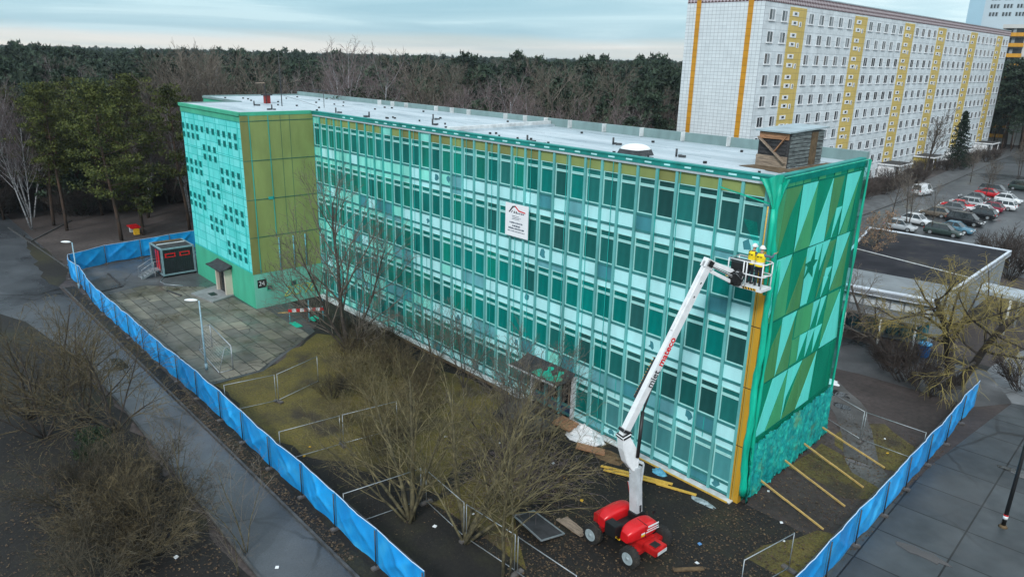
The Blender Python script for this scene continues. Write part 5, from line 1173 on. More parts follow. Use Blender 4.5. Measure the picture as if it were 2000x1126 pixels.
def car_meshes(style, paint):
    L, W, zb, zr, fr, hood = STY[style]; f0, wsb, rf, rr_, rgb, tl2 = fr
    def ring(x, w_, z0, z1, tuck=.9):
        return [(x, -w_ * .92, z0), (x, -w_, z0 + (z1 - z0) * .35), (x, -w_ * .99, z0 + (z1 - z0) * .75), (x, -w_ * tuck, z1), (x, w_ * tuck, z1), (x, w_ * .99, z0 + (z1 - z0) * .75), (x, w_, z0 + (z1 - z0) * .35), (x, w_ * .92, z0)]
    b = MB(); xs = [(0, .72, .34, .56), (.02, .86, .22, .66), (.08, .95, .19, hood * .93), (wsb * .8, 1, .19, hood), (wsb, 1, .19, zb), (.5, 1, .19, zb + .02), (rgb - .06, .99, .19, zb + .02), (rgb if style != 'sedan' else .93, .95, .2, zb), (.99, .88, .24, zb * .9), (1.0, .78, .34, zb * .7)]
    b.loft([ring(L * (x - .5), W * w_, z0, z1) for x, w_, z0, z1 in xs], 0)
    bx = L * -.5
    def gring(x, w_, z): return [(bx + L * x, -W * w_, z), (bx + L * x, W * w_, z)]
    top = MB()
    A1, A2, A3, A4 = wsb, rf, rr_, rgb
    rz0 = zb - .02
    bot = [(bx + L * A1, -W * .9, rz0), (bx + L * A1, W * .9, rz0), (bx + L * A4, W * .88, rz0 + .02), (bx + L * A4, -W * .88, rz0 + .02)]
    tp_ = [(bx + L * A2, -W * .68, zr - .04), (bx + L * A2, W * .68, zr - .04), (bx + L * A3, W * .68, zr - .05), (bx + L * A3, -W * .68, zr - .05)]
    gl = MB(); gl.add(bot + tp_, [(0, 1, 5, 4), (1, 2, 6, 5), (2, 3, 7, 6), (3, 0, 4, 7), (4, 5, 6, 7)], 0)
    rp = [(bx + L * (A2 - .01), -W * .7, zr - .05), (bx + L * (A2 - .01), W * .7, zr - .05), (bx + L * (A3 + .012), W * .7, zr - .06), (bx + L * (A3 + .012), -W * .7, zr - .06)]
    b.loft([rp, [(x, y * .97, z + .05) for x, y, z in rp], [(x * .93, y * .8, z + .075) for x, y, z in rp]], 0)
    for s in (-1, 1):                                            # pillars
        pts = [(A1, .9, rz0, A2, .69, zr - .04), (A4, .89, rz0, A3, .69, zr - .05)]
        for a0, w0, z0, a1, w1, z1 in pts: b.beam((bx + L * a0, s * W * w0, z0), (bx + L * a1, s * W * w1, z1), .07, .06)
        mid = [(A1 + A4) / 2 - .02] + ([A4 - .2] if style in ('estate', 'mpv', 'suv') else [])
        for a0 in mid: b.beam((bx + L * a0, s * W * .905, rz0), (bx + L * (a0 - .01), s * W * .695, zr - .04), .07, .05)
        if style == 'van':
            b.prism([(bx + L * .5, s * W * .92, rz0), (bx + L * A4, s * W * .91, rz0), (bx + L * A3, s * W * .71, zr - .04), (bx + L * .5, s * W * .71, zr - .04)], (0, s * .012, 0), 0)
        b.box((bx + L * (wsb + .05), s * W * 1.04, zb + .04), (.14, .16, .11), 0)
    lm_ = MB(); tm = MB(); tr_m = MB()
    for s in (-1, 1):
        lm_.box((bx + .1, s * W * .68, .64), (.16, .34, .15)); tm.box((bx + L - .07, s * W * .72, zb * .84), (.1, .26, .2))
    tr_m.bb(bx - .01, bx + .1, -W * .5, W * .5, .28, .42, 0); tr_m.bb(bx + L - .06, bx + L + .01, -W * .6, W * .6, .3, .44, 0)
    tr_m.bb(bx - .012, bx + .02, -.26, .26, .44, .54, 1); tr_m.bb(bx + L - .03, bx + L + .012, -.26, .26, .55, .66, 1)
    tr_m.bb(bx + .5, bx + L - .5, -W * .9, W * .9, .14, .24, 0)
    return b, gl, lm_, tm, tr_m, L, W
paints = {k: mat('car_paint_' + k, c, .06, 1.0, .22, spec=.6) for k, c in {'white': (.72, .74, .76), 'silver': (.4, .43, .45), 'grey': (.12, .13, .14), 'black': (.01, .011, .013), 'green': (.03, .05, .045), 'teal': (.015, .09, .12), 'red': (.5, .012, .02), 'wine': (.22, .01, .03), 'brown': (.13, .105, .08), 'blue': (.08, .2, .28)}.items()}
def car(x, y, ang, style, paint, label):
    root = empty('parked_car' if style != 'van' else 'parked_van', (x, y, 0.01), label, 'van' if style == 'van' else 'car', 'vehicles parked behind the school', R(ang))
    b, gl, lm_, tm, tr_m, L, W = car_meshes(style, paint)
    b.build('body', paints[paint], root, 0.012); gl.build('windows', M['car_glass'], root)
    for i, s in enumerate((-1, 1)):
        for mb_, nm_, m_ in ((lm_, 'headlight', M['head']), (tm, 'tail_light', M['tail'])):
            h = MB(); h.add(mb_.v[8 * i:8 * i + 8], [(0, 3, 2, 1), (4, 5, 6, 7), (0, 1, 5, 4), (1, 2, 6, 5), (2, 3, 7, 6), (3, 0, 4, 7)], 0); h.build(nm_, m_, root)
    tr_m.build('bumper_trim', [M['black'], M['white_paint']], root)
    for fx in (-.5 + .19, .5 - .2):
        for s in (-1, 1):
            o = inst(car_wheel, 'wheel', root, (L * fx, W * .9 * s, .32), 0 if s < 0 else math.pi); inst(car_rim, 'rim', o)
CARS = [(-29.2, 106.5, 264, 'van', 'white', 'white delivery van parked on the paved strip by the hedge'),
 (-20.1, 73.6, 180, 'hatch', 'silver', 'silver hatchback nearest the pavilion roof at the left end'), (-20.3, 79.6, 176, 'hatch', 'white', 'white hatchback just behind the silver hatchback'),
 (-15.3, 75.2, 180, 'estate', 'green', 'dark green estate car nearest the pavilion roof'), (-15.0, 78.6, 178, 'sedan', 'blue', 'blue grey car half hidden behind the dark green estate'),
 (-15.9, 85.2, 178, 'mpv', 'black', 'black people carrier with a long row of side windows'), (-20.8, 87.8, 4, 'hatch', 'brown', 'brown hatchback with red tail lamp beside the black people carrier'),
 (-20.7, 94.2, 3, 'hatch', 'grey', 'dark grey hatchback behind the brown hatchback'), (-20.9, 97.6, 3, 'sedan', 'red', 'orange red saloon behind the dark grey hatchback'), (-20.8, 101.4, 0, 'estate', 'silver', 'silver estate under the bare twigs in the middle row'),
 (-16.3, 92.4, 0, 'estate', 'black', 'black estate with a red tail lamp in the middle of the near row'), (-17.2, 96.2, 0, 'sedan', 'white', 'white saloon squeezed behind the black estate'), (-17.0, 99.6, 0, 'hatch', 'wine', 'wine red hatchback behind the black estate'),
 (-16.6, 103.2, 0, 'estate', 'white', 'white estate seen side-on behind the wine red hatchback'), (-17.4, 110.6, 178, 'hatch', 'white', 'small white hatchback beyond the white estate'), (-21.6, 107.8, 0, 'sedan', 'grey', 'grey saloon behind the silver estate'),
 (-21.2, 114.6, 178, 'sedan', 'red', 'bright red saloon in the far row'), (-21.8, 118.8, 178, 'mpv', 'grey', 'dark grey people carrier behind the bright red saloon'), (-19.6, 127.6, 176, 'suv', 'green', 'dark green off-roader in the far row'),
 (-17.0, 129.8, 178, 'estate', 'white', 'white estate at the right picture edge in the far row'), (-19.4, 137.5, 178, 'sedan', 'silver', 'silver blue saloon behind the dark green off-roader'), (-20.6, 142.0, 178, 'hatch', 'teal', 'teal hatchback behind the silver blue saloon'), (-21.6, 149.5, 178, 'mpv', 'white', 'white people carrier at the far end of the car park'), (-20.6, 158.5, 178, 'hatch', 'silver', 'silver hatchback farthest away in the car park')]
for c_ in CARS: car(*c_)
# ------------------------------------------------------------------ ten-storey slab block
aq = (-40.26, 67.31, 1.62); dA = Vector((math.cos(aq[2]), math.sin(aq[2]), 0)); nA = Vector((-dA.y, dA.x, 0))
HB, LB, DB = 29.05, 133.5, 12.3
apt = empty('apartment_block', (aq[0], aq[1], 0), 'long white ten-storey slab block with yellow stair strips and orange gable stripes', 'building', None, aq[2])
# local frame: +X along the long front, +Y into the building
wl_ = brick_mat('grey_white_panels', (0.72, 0.78, 0.81), (0.64, 0.7, 0.73), (0.4, 0.44, 0.47), 3.7, 0.98, 0.03, 0.0, 0.7, dirt=0.24, axes=(0, 2), bump=0)
gw_ = brick_mat('gable_tiles', (0.74, 0.8, 0.83), (0.68, 0.74, 0.77), (0.3, 0.33, 0.36), 0.62, 0.49, 0.02, 0.0, 0.7, dirt=0.1, axes=(1, 2), bump=0)
ye_ = brick_mat('yellow_panels', (0.62, 0.46, 0.13), (0.58, 0.43, 0.12), (0.34, 0.25, 0.08), 6, 0.98, 0.03, 0.0, 0.7, dirt=0.12, axes=(0, 2), bump=0)
or_ = brick_mat('orange_tiles', (0.62, 0.29, 0.012), (0.58, 0.26, 0.01), (0.25, 0.12, 0.01), 3, 0.98, 0.03, 0.0, 0.6, dirt=0.12, axes=(1, 2), bump=0)
b = MB(); b.bb(0.02, LB, 0, DB, 0, HB, 0); b.build('wall', wl_, apt)
b = MB(); b.bb(-0.05, 0.02, 0, DB, 0, HB, 0); b.build('gable_wall', gw_, apt)
for y0, y1 in ((1.72, 2.5), (10.0, 10.72)):
    b = MB(); b.bb(-0.1, -0.05, y0, y1, 0, HB + 1.2, 0); b.build('orange_stripe', or_, apt)
N = NT('patterned_attic'); tcx = N.coords((1.0, 1.0, 1.0)); sp3 = N.n('ShaderNodeSeparateXYZ'); N.l(tcx, sp3.inputs[0]); cb = N.n('ShaderNodeCombineXYZ')
ad_ = N.n('ShaderNodeMath', operation='ADD'); N.l(sp3.outputs[0], ad_.inputs[0]); N.l(sp3.outputs[1], ad_.inputs[1]); N.l(ad_.outputs[0], cb.inputs[0]); N.l(sp3.outputs[2], cb.inputs[1])
mpn = N.n('ShaderNodeMapping'); mpn.inputs['Rotation'].default_value = (0, 0, R(45)); N.l(cb.outputs[0], mpn.inputs[0]); ck = N.n('ShaderNodeTexChecker'); ck.inputs['Scale'].default_value = 2.6; N.l(mpn.outputs[0], ck.inputs[0])
N.l(N.mix(ck.outputs['Fac'], (0.52, 0.45, 0.47), (0.1, 0.05, 0.055)), N.b.inputs['Base Color']); N.b.inputs['Roughness'].default_value = 0.7
b = MB(); b.bb(-0.06, LB + .06, -0.06, 0.2, HB, HB + 1.25, 0); b.bb(-0.06, 0.2, 0.2, DB, HB, HB + 1.25, 0); b.bb(-.06, LB + .06, -.07, .22, HB + 1.25, HB + 1.4, 1); b.bb(0.2, LB, .2, DB, HB, HB + .3, 1); b.build('attic_band', [N.mat, M['tin']], apt)
ST = [7.55, 31.25, 55.2, 75.0, 98.6, 121.4]
for s in ST:
    b = MB(); b.bb(s, s + 5.35, -0.05, 0.0, 2.0, HB - .3, 0); b.build('stair_strip', ye_, apt)
M['win_white'] = mat('white_window_reveal', (0.78, 0.8, 0.82), .06, 1, .5); M['win_glass'] = mat('flat_glass', (0.03, 0.038, 0.045), .5, .3, .12); M['win_curtain'] = mat('curtained_glass', (0.22, 0.25, 0.27), .5, .5, .3)
f = MB(); f.bb(.05, .1, -.05, 0, -1.42, 0); f.bb(1.6, 1.75, -.09, 0, -1.42, 0); f.bb(.1, 1.6, -.04, 0, -.04, 0); f.bb(-.05, 1.85, -.16, 0, -1.6, -1.42); f.bb(.82, .9, -.06, 0, -1.42, -.08); wf = f.mesh('window', M['win_white'])
g = MB(); g.bb(.1, .82, -.04, -.0, -1.42, -.08, 0); g.bb(.9, 1.6, -.04, 0, -1.42, -.08, 1); wp = [g.mesh('window_pane', [M['win_glass'], M['win_curtain']]), g.mesh('window_pane', [M['win_glass'], M['win_glass']]), g.mesh('window_pane', [M['win_curtain'], M['win_glass']])]
f2_ = MB(); f2_.bb(0, 1.9, -.1, -.05, -.62, 0, 0); sf = f2_.mesh('stair_window', M['win_white']); g2_ = MB(); g2_.bb(.55, 1.35, -.115, -.1, -.45, -.12); spn = g2_.mesh('stair_pane', M['win_glass'])
f3_ = MB(); f3_.bb(0, .75, -.1, -.05, -.72, 0, 0); f3_.bb(.3, .55, -.11, -.1, -.65, -.08, 1); slot = f3_.mesh('slot_window', [M['win_white'], M['win_glass']])
cols = [1.35, 5.15]
prev = ST[0] + 5.35
for a, c_, n_ in ((ST[0], ST[1], 5), (ST[1], ST[2], 5), (ST[2], ST[3], 4), (ST[3], ST[4], 5), (ST[4], ST[5], 5)):
    a += 5.35; stp = (c_ - a) / n_
    cols += [a + stp * (i + .5) - .9 for i in range(n_)]
cols += [127.5, 130.6]
r6 = random.Random(8); allw = [(s, 28.15 - 2.93 * k) for s in cols for k in range(10)]
rest = MB(); near_n = 0
for s, z in allw:
    if s < 36.5 and near_n < 100:
        near_n += 1; o = inst(wf, 'window', apt, (s, 0, z)); inst(wp[0 if r6.random() < .6 else r6.choice((1, 2))], 'window_pane', o)
    else:
        rest.add([(q[0] + s, q[1], q[2] + z) for q in f.v], f.f, 0); c_ = r6.choice((1, 1, 2))
        rest.bb(s + .1, s + .82, -.04, 0, z - 1.42, z - .08, 1); rest.bb(s + .9, s + 1.6, -.04, 0, z - 1.42, z - .08, c_)
o = rest.build('window_rows', [M['win_white'], M['win_glass'], M['win_curtain']], apt); o['kind'] = 'stuff'
rest = MB()
for i, s in enumerate(ST):
    for k in range(9):
        for zz in (28.15 - 2.93 * k, 26.9 - 2.93 * k):
            if i < 4: o = inst(sf, 'stair_window', apt, (s + .8, 0, zz)); inst(spn, 'stair_pane', o)
            else: rest.bb(s + .8, s + 2.7, -.1, -.05, zz - .62, zz, 0); rest.bb(s + 1.35, s + 2.15, -.115, -.1, zz - .5, zz - .12, 1)
        if i < 4: inst(slot, 'slot_window', apt, (s + 3.2, 0, 26.85 - 2.93 * k))
o = rest.build('stair_window_rows', [M['win_white'], M['win_glass']], apt); o['kind'] = 'stuff'
# entrance huts
for i, (s, l, m_, w_) in enumerate(((53.5, 'white entrance hut with black flat roof nearest the netted school', M['white_paint'], 6.0), (74.0, 'entrance hut with yellow mural wall and black flat roof', 'mur', 6.0), (97.5, 'pale entrance hut behind the dark spruce', M['white_paint'], 6.0), (120.5, 'farthest entrance hut at the end of the white slab block', M['white_paint'], 6.0))):
    pos = Vector((aq[0], aq[1], 0)) + dA * s
    h = empty('entrance_hut', pos, l, 'entrance hut', 'entrance huts of the slab block', aq[2])
    if m_ == 'mur': m_ = ramp_mat('yellow_mural', [(.35, (.3, .27, .2)), (.5, (.5, .4, .1)), (.62, (.6, .45, .04)), (.75, (.2, .18, .14))], .9, .7, 0)
    b = MB(); b.bb(0, w_, -3.0, -0.1, 0, 2.55, 0); b.build('wall', m_, h)
    b = MB(); b.bb(-.3, w_ + .5, -4.4, -.1, 2.55, 2.8, 0); b.bb(-.1, w_ + .3, -4.2, -.2, 2.8, 2.84, 1); b.build('roof', [M['white_paint'], M['felt']], h)
    b = MB(); b.tube([(w_ + .2, -4.1, 0), (w_ + .2, -4.1, 2.55)], .09, 8); b.tube([(.1, -4.1, 0), (.1, -4.1, 2.55)], .09, 8); b.build('post', M['white_paint'], h)
    b = MB(); b.bb(1.5, 2.9, -3.05, -3.0, .1, 2.2); b.build('door', M['glass_dark'], h)

# far pale blue tower and the block with orange balconies
tw_ = empty('tower_block', (-91, 303.5, 0), 'pale blue high-rise tower rising behind the white slab block', 'building', None, R(12))
pb = mat('pale_blue_render', (0.36, 0.55, 0.66), .06, .05, .7)
b = MB(); b.bb(0, 55, 0, 22, 0, 66, 0); b.bb(0, 5.2, -.3, 0, 0, 66, 1); b.build('wall', [mat('pale_grey_blue_panels', (0.5, 0.6, 0.66), .06, .1, .7), pb], tw_)
b = MB(); b.bb(-.3, 55.3, -.5, 22, 66, 67); b.build('roof', M['tin'], tw_)
g = MB(); tsm = MB()
for q in range(3): tsm.bb(q * 1.05, q * 1.05 + .82, -.06, 0, 0, 1.45, 0); tsm.bb(q * 1.05 + .08, q * 1.05 + .5, -.08, -.06, .08, 1.37, 1)
tme = tsm.mesh('window_group', [M['win_curtain'], M['win_glass']]); gme = MB(); gme.bb(-.2, 3.3, -.1, 0, -.9, 1.6, 0); gme.bb(0, 3.1, -.12, -.1, .1, 1.5, 1); gme = gme.mesh('glazed_loggia', [simple('sea_green_panel', (.16, .36, .36)), M['win_glass']])
for k in range(9):
    for j in range(8):
        z = 40.0 + 2.85 * k
        inst(gme if j == 3 and k < 6 else tme, 'window_group' if not (j == 3 and k < 6) else 'glazed_loggia', tw_, (7.2 + 4.25 * j + .5 * (j > 4), 0, z))
ob = empty('balcony_block', (-54.5, 222, 0), 'apartment block with orange balconies partly hidden by pines', 'building', None, R(12))
b = MB(); b.bb(0, 40, 0, 14, 0, 32, 0); b.bb(-.4, 40.4, -.6, 14, 32, 33, 0); b.build('wall', mat('cream_render', (.55, .55, .53), .1, .1, .7), ob)
M['orange_par'] = simple('orange_parapet', (.62, .3, .03))
for k in range(11):
    for j in range(4):
        x, z = .3 + 9.5 * j, 2.4 + 2.8 * k
        b = MB(); b.bb(x, x + 5.2, -1.2, -1.05, z - .6, z + .4, 0); b.bb(x, x + 5.2, -1.05, 0, z - .6, z - .5, 0); b.build('balcony', M['orange_par'], ob)
        b = MB(); b.bb(x + .2, x + 5, -.06, 0, z + .0, z + 1.9, 0); b.bb(x + 2.0, x + 2.8, -.08, -.06, z + .4, z + 1.7, 1); b.build('window', [M['win_glass'], M['win_curtain']], ob)

# ------------------------------------------------------------------ flat-roofed pavilion beside the school
pv = empty('pavilion', (-5, 40, 0), 'low flat-roofed pavilion with black roof and wide white edge behind the gable', 'building'); bpy.context.view_layer.update()
def pp(name, mb, m, bevel=0):
    o = mb.build(name, m, None, bevel); o.parent = pv; o.matrix_parent_inverse = pv.matrix_world.inverted(); return o
rc = [(-16.2, 53.4), (-2.6, 54.0), (-1.25, 30.2), (-9.6, 28.4)]
ctr = Vector((sum(q[0] for q in rc) / 4, sum(q[1] for q in rc) / 4, 0))
def inset(k): return [tuple(ctr + (Vector((*q, 0)) - ctr) * k) for q in rc]
b = MB(); b.prism([(q[0], q[1], 0) for q in inset(.95)][::-1], (0, 0, 3.5), 0); pp('wall', b, mat('grey_fascia_wall', (.22, .25, .27), .2, .5, .6))
b = MB(); b.prism([(q[0], q[1], 3.5) for q in rc][::-1], (0, 0, .3), 0); pp('roof_slab', b, M['felt'])
b = MB(); o4, i4 = rc, inset(.96)
for i in range(4):
    a, c_, e, g_ = o4[i], o4[(i + 1) % 4], i4[(i + 1) % 4], i4[i]
    b.prism([(a[0], a[1], 3.4), (c_[0], c_[1], 3.4), (e[0], e[1], 3.4), (g_[0], g_[1], 3.4)], (0, 0, .5), 0)
pp('roof_edge', b, mat('white_metal_edge', (.55, .6, .66), .2, .6, .45))
i5 = inset(.957)
b = MB(); b.prism([(q[0], q[1], 3.8) for q in i5][::-1], (0, 0, .05), 0); 
fr = [Vector((*i5[3][:2], 3.856)), Vector((*i5[2][:2], 3.856)), Vector((*i5[1][:2], 3.856)), Vector((*i5[0][:2], 3.856))]
b.prism([fr[0], fr[1], fr[1].lerp(fr[2], .22), fr[0].lerp(fr[3], .22)], (0, 0, .02), 1)
b.beam(fr[0].lerp(fr[3], .55), fr[1].lerp(fr[2], .4), .12, .06, 2)
pp('roof_felt', b, [ramp_mat('black_roof_felt', [(.3, (.012, .013, .017)), (.55, (.028, .028, .034)), (.7, (.06, .055, .045))], .35, .9, .3, spec=.15), mat('grey_roof_sheet', (.16, .18, .19), .25, .6, .5), M['dirty_white']])
w3, w2 = inset(.952)[3], inset(.952)[2]
b = MB(); A3 = Vector((w3[0], w3[1], 0)); D3 = Vector((w2[0] - w3[0], w2[1] - w3[1], 0)); L3 = D3.length; D3.normalize(); N3 = Vector((D3.y, -D3.x, 0))
for i in range(8):
    q0 = A3 + D3 * (L3 * i / 8 + .06) + N3 * .02; q1 = A3 + D3 * (L3 * (i + 1) / 8 - .06) + N3 * .02
    b.prism([(q0.x, q0.y, .4), (q1.x, q1.y, .4), (q1.x, q1.y, 2.3), (q0.x, q0.y, 2.3)], N3 * .04, 0); b.prism([(q0.x, q0.y, 2.4), (q1.x, q1.y, 2.4), (q1.x, q1.y, 3.1), (q0.x, q0.y, 3.1)], N3 * .04, 1)
pp('window_band', b, [ramp_mat('painted_reflection_glass', [(.35, (.02, .05, .06)), (.55, (.05, .18, .22)), (.7, (.3, .45, .5))], 1.2, .15, 0), mat('white_band', (.55, .6, .63), .2, 1, .5)])  # pale patches in the glass colour imitate reflections
b = MB(); q = Vector((-9.2, 27.6, 0)); b.prism([(-9.4, 26.4, 2.35), (-1.4, 27.6, 2.35), (-1.3, 30.0, 2.35), (-9.5, 28.2, 2.35)], (0, 0, .16), 0); pp('lower_canopy', b, mat('grey_canopy', (.13, .135, .14), .35, 1, .7))
for x, y in ((-6.6, 26.9), (-4.0, 27.3), (-1.6, 27.7)):
    b = MB(); b.tube([(x, y, 0), (x, y, 2.35)], .08, 8); pp('canopy_post', b, M['dirty_white'])
wk = empty('covered_walkway', (0.6, 40, 0), 'white roofed covered walkway joining the pavilion on its right', 'canopy')
b = MB(); b.prism([(-1.6, -1.3, 3.0), (18, -1.0, 3.0), (18, 1.4, 3.0), (-1.8, 1.6, 3.0)], (0, 0, .3), 0); b.build('roof', mat('grey_white_walkway_roof', (.36, .41, .45), .3, .5, .5), wk)
for x in (1, 6, 11, 16):
    b = MB(); b.tube([(x, -1.5, 0), (x, -1.5, 3)], .09, 8); b.tube([(x, 1.5, 0), (x, 1.5, 3)], .09, 8); b.build('post', M['dirty_white'], wk)
gy = empty('sports_hall', (-85, 97, 0), 'low grey roofed hall between the school roof and the wood', 'building')
b = MB(); b.prism([(-22, -10, 0), (22, -14, 0), (18, 14, 0), (-26, 18, 0)], (0, 0, 4.4), 0); b.build('wall', M['dirty_white'], gy)
b = MB(); b.prism([(-22.4, -10.4, 4.4), (22.4, -14.4, 4.4), (18.4, 14.4, 4.4), (-26.4, 18.4, 4.4)], (0, 0, .5), 0); b.build('roof', mat('grey_sheet_roof', (.36, .4, .42), .12, .3, .6), gy)
# ------------------------------------------------------------------ vegetation
F = {}
F['bark'] = mat('dark_bark', (0.045, 0.036, 0.03), .5, 4, .9, bump=.4); F['pine_bark'] = ramp_mat('pine_bark', [(.35, (.03, .022, .018)), (.6, (.075, .042, .026)), (.75, (.12, .06, .03))], .6, .9, .5)
F['birch'] = ramp_mat('birch_bark', [(.36, (.05, .046, .046)), (.46, (.24, .24, .25)), (.7, (.4, .4, .41))], 1.6, .7, .2, stretch=(1, 1, 2.5))
F['olive_bark'] = mat('mossy_olive_bark', (0.09, 0.076, 0.038), .9, 3, .85, objvar=.25); F['twig'] = mat('grey_brown_twigs', (0.125, 0.105, 0.085), .4, 1.2, .85, objvar=.25)
F['twig_red'] = mat('purple_brown_twigs', (0.13, 0.1, 0.1), .4, 1.0, .85, objvar=.25); F['twig_pale'] = mat('pale_lichen_twigs', (0.16, 0.14, 0.11), .4, 1.2, .85, objvar=.2)
F['twig_olive'] = mat('olive_twigs', (0.14, 0.115, 0.055), .9, 3.0, .85, objvar=.25); F['twig_dark'] = mat('dark_olive_twigs', (0.052, 0.043, 0.027), .6, 1.6, .9, objvar=.3)  # strong noise tones in olive_twigs paint branch highlights and shadows
F['under'] = mat('dark_undergrowth_twigs', (0.06, 0.046, 0.04), .5, 1.0, .9, objvar=.3)
F['twig_mid'] = mat('brown_olive_twigs', (0.085, 0.066, 0.034), .85, 2.4, .9, objvar=.3)
F['willow'] = mat('yellow_willow_twigs', (0.24, 0.19, 0.06), .5, .5, .8); F['dry'] = mat('dry_oak_leaves', (0.24, 0.15, 0.09), .4, 1.5, .85)
F['pine'] = foliage('pine_needles', (0.010, 0.018, 0.006), (0.115, 0.13, 0.03), .75, .2); F['pine_far'] = foliage('forest_needles', (0.014, 0.029, 0.02), (0.05, 0.075, 0.045), .35, .4)
F['spruce'] = foliage('spruce_needles', (0.008, 0.018, 0.012), (0.022, 0.036, 0.022), .8, .1); F['yew'] = foliage('evergreen_leaves', (0.007, 0.016, 0.007), (0.028, 0.05, 0.021), 1.2, .1)
UP = Vector((0, 0, 1))
def rvec(q): return Vector((q.uniform(-1, 1), q.uniform(-1, 1), q.uniform(-1, 1)))
class Tree:
    """recursive limbs: level 0 goes into the trunk mesh, everything finer into the crown mesh"""
    def __init__(s, seed, seg=(6, 5, 4, 3), n=(12, 7, 5), t0=(.35, .25, .15), ang=(48, 40, 35), lr=(.5, .55, .5), up=(.04, .12, .1, .05), wob=(.06, .12, .18, .25), taper=(.35, .3, .3, .4), sides=(8, 5, 4, 3), rk=.5, rmin=.006, maxl=3, tlv=0):
        s.q = random.Random(seed); s.__dict__.update(dict(seg=seg, n=n, t0=t0, ang=ang, lr=lr, up=up, wob=wob, taper=taper, sides=sides, rk=rk, rmin=rmin, maxl=maxl, tlv=tlv)); s.T = MB(); s.C = MB(); s.tips = []
    def grow(s, p, d, L, r, lvl=0):
        q = s.q; n = s.seg[lvl]; p = Vector(p); d = Vector(d).normalized(); pts = [p.copy()]; ds = [d.copy()]
        for i in range(n):
            d = (d + rvec(q) * s.wob[lvl] + UP * s.up[lvl]).normalized(); p = p + d * (L / n); pts.append(p.copy()); ds.append(d.copy())
        r1 = max(r * s.taper[lvl], s.rmin * .6); rad = [r + (r1 - r) * i / n for i in range(n + 1)]
        (s.T if lvl <= s.tlv else s.C).tube(pts, rad, s.sides[lvl], 0, lvl < 1, lvl < 2)
        if lvl >= s.maxl: s.tips.append((pts[-1], d)); return
        k = s.n[lvl]; az = q.uniform(0, 6.28)
        for i in range(k):
            t = s.t0[lvl] + (1 - s.t0[lvl]) * (i + q.random()) / k; t = min(t, .99); fi = t * n; j = int(fi); f_ = fi - j
            pp_ = pts[j].lerp(pts[j + 1], f_); dd = ds[j + 1]; az += 2.4 + q.uniform(-.5, .5)
            o_ = dd.orthogonal().normalized(); o_.rotate(Matrix.Rotation(az, 3, dd)); a = R(s.ang[lvl] * q.uniform(.7, 1.3))
            s.grow(pp_, dd * math.cos(a) + o_ * math.sin(a), L * s.lr[lvl] * (1.15 - .6 * t) * q.uniform(.7, 1.25), max(rad[j] * s.rk, s.rmin), lvl + 1)
def bare_mesh(seed, h, r, stems=1, lean=.1, crown_m='twig', trunk_m='bark', **kw):
    t = Tree(seed, **kw)
    for i in range(stems):
        a = t.q.uniform(0, 6.28); l = lean * t.q.uniform(.5, 1.3) if stems > 1 else lean * t.q.random()
        t.grow((.15 * math.cos(a) * (stems > 1), .15 * math.sin(a) * (stems > 1), -.05), (l * math.cos(a), l * math.sin(a), 1), h * t.q.uniform(.8, 1.05), r * t.q.uniform(.75, 1.1))
    return t.T.mesh('trunk', F[trunk_m]), t.C.mesh('crown', F[crown_m])
def plant(name, me, loc, label, cat, group=None, rz=0, s=1.0, H=None):
    if H: s = H / max(v.co.z for v in me[1].vertices)
    root = empty(name, loc, label, cat, group, rz); root.scale = (s, s, s) if not isinstance(s, tuple) else s
    inst(me[0], 'trunk', root); inst(me[1], 'crown', root); return root

def tuft(m, c, rad, n, size, q, flat=.55, mi=0):
    vs = []; fs = []
    for _ in range(n):
        d = rvec(q); d.z *= flat; p = Vector(c) + d * rad; a = rvec(q).normalized() * size * q.uniform(.6, 1.3); e = a.cross(rvec(q)).normalized() * size * q.uniform(.25, .5); a.z += size * .3
        k = len(vs); vs += [p - e, p + e, p + a]; fs.append((k, k + 1, k + 2))
    m.add(vs, fs, mi)
def pine_mesh(seed, h, cr, c0, nl, per, size, needle, rt=.22, lean=.04, low=False):
    q = random.Random(seed); T = MB(); C = MB(); lx, ly = q.uniform(-lean, lean), q.uniform(-lean, lean)
    pts = [Vector((lx * z + .12 * math.sin(z * .5 + seed), ly * z + .1 * math.cos(z * .4 + seed), z)) for z in [h * i / 8 - .05 for i in range(9)]]
    T.tube(pts, [rt * (1 - .8 * i / 8) for i in range(9)], 8)
    for i in range(nl):
        t = (i + q.random()) / nl; z = h * (c0 + (1 - c0) * t); k = min(int(z / h * 8), 7); b0 = pts[k].lerp(pts[k + 1], z / h * 8 - k)
        e = math.sin(math.pi * min(1, .22 + .76 * t)) ** .7; L = cr * e * q.uniform(.55, 1.15); a = i * 2.4 + q.uniform(-.6, .6); d = Vector((math.cos(a), math.sin(a), .18 + .5 * t + q.uniform(-.15, .2)))
        mid = b0 + d * L * .5; end = b0 + d * L + Vector((0, 0, .1 * L)); C.tube([b0, mid, end], [.06, .04, .015], 3, 1, False)
        for f_ in (.45, .72, 1.0):
            if f_ < .5 and q.random() < .4: continue
            tuft(C, b0.lerp(end, f_) + rvec(q) * .3, cr * .24 * q.uniform(.7, 1.3), per, size, q, .38)
    tuft(C, pts[-1], cr * .3, per * 2, size, q, .9)
    mats = [F[needle], F['pine_bark']]
    return T.mesh('trunk', F['pine_bark']), C.mesh('crown', mats)
near_p = [pine_mesh(31, 16.8, 3.9, .3, 30, 84, .24, 'pine', .22, .05), pine_mesh(32, 16.2, 3.4, .34, 27, 84, .24, 'pine', .2, .06), pine_mesh(33, 17.2, 2.9, .46, 24, 84, .24, 'pine', .21, .05)]
g1 = 'pines on the woodland floor beyond the fence'
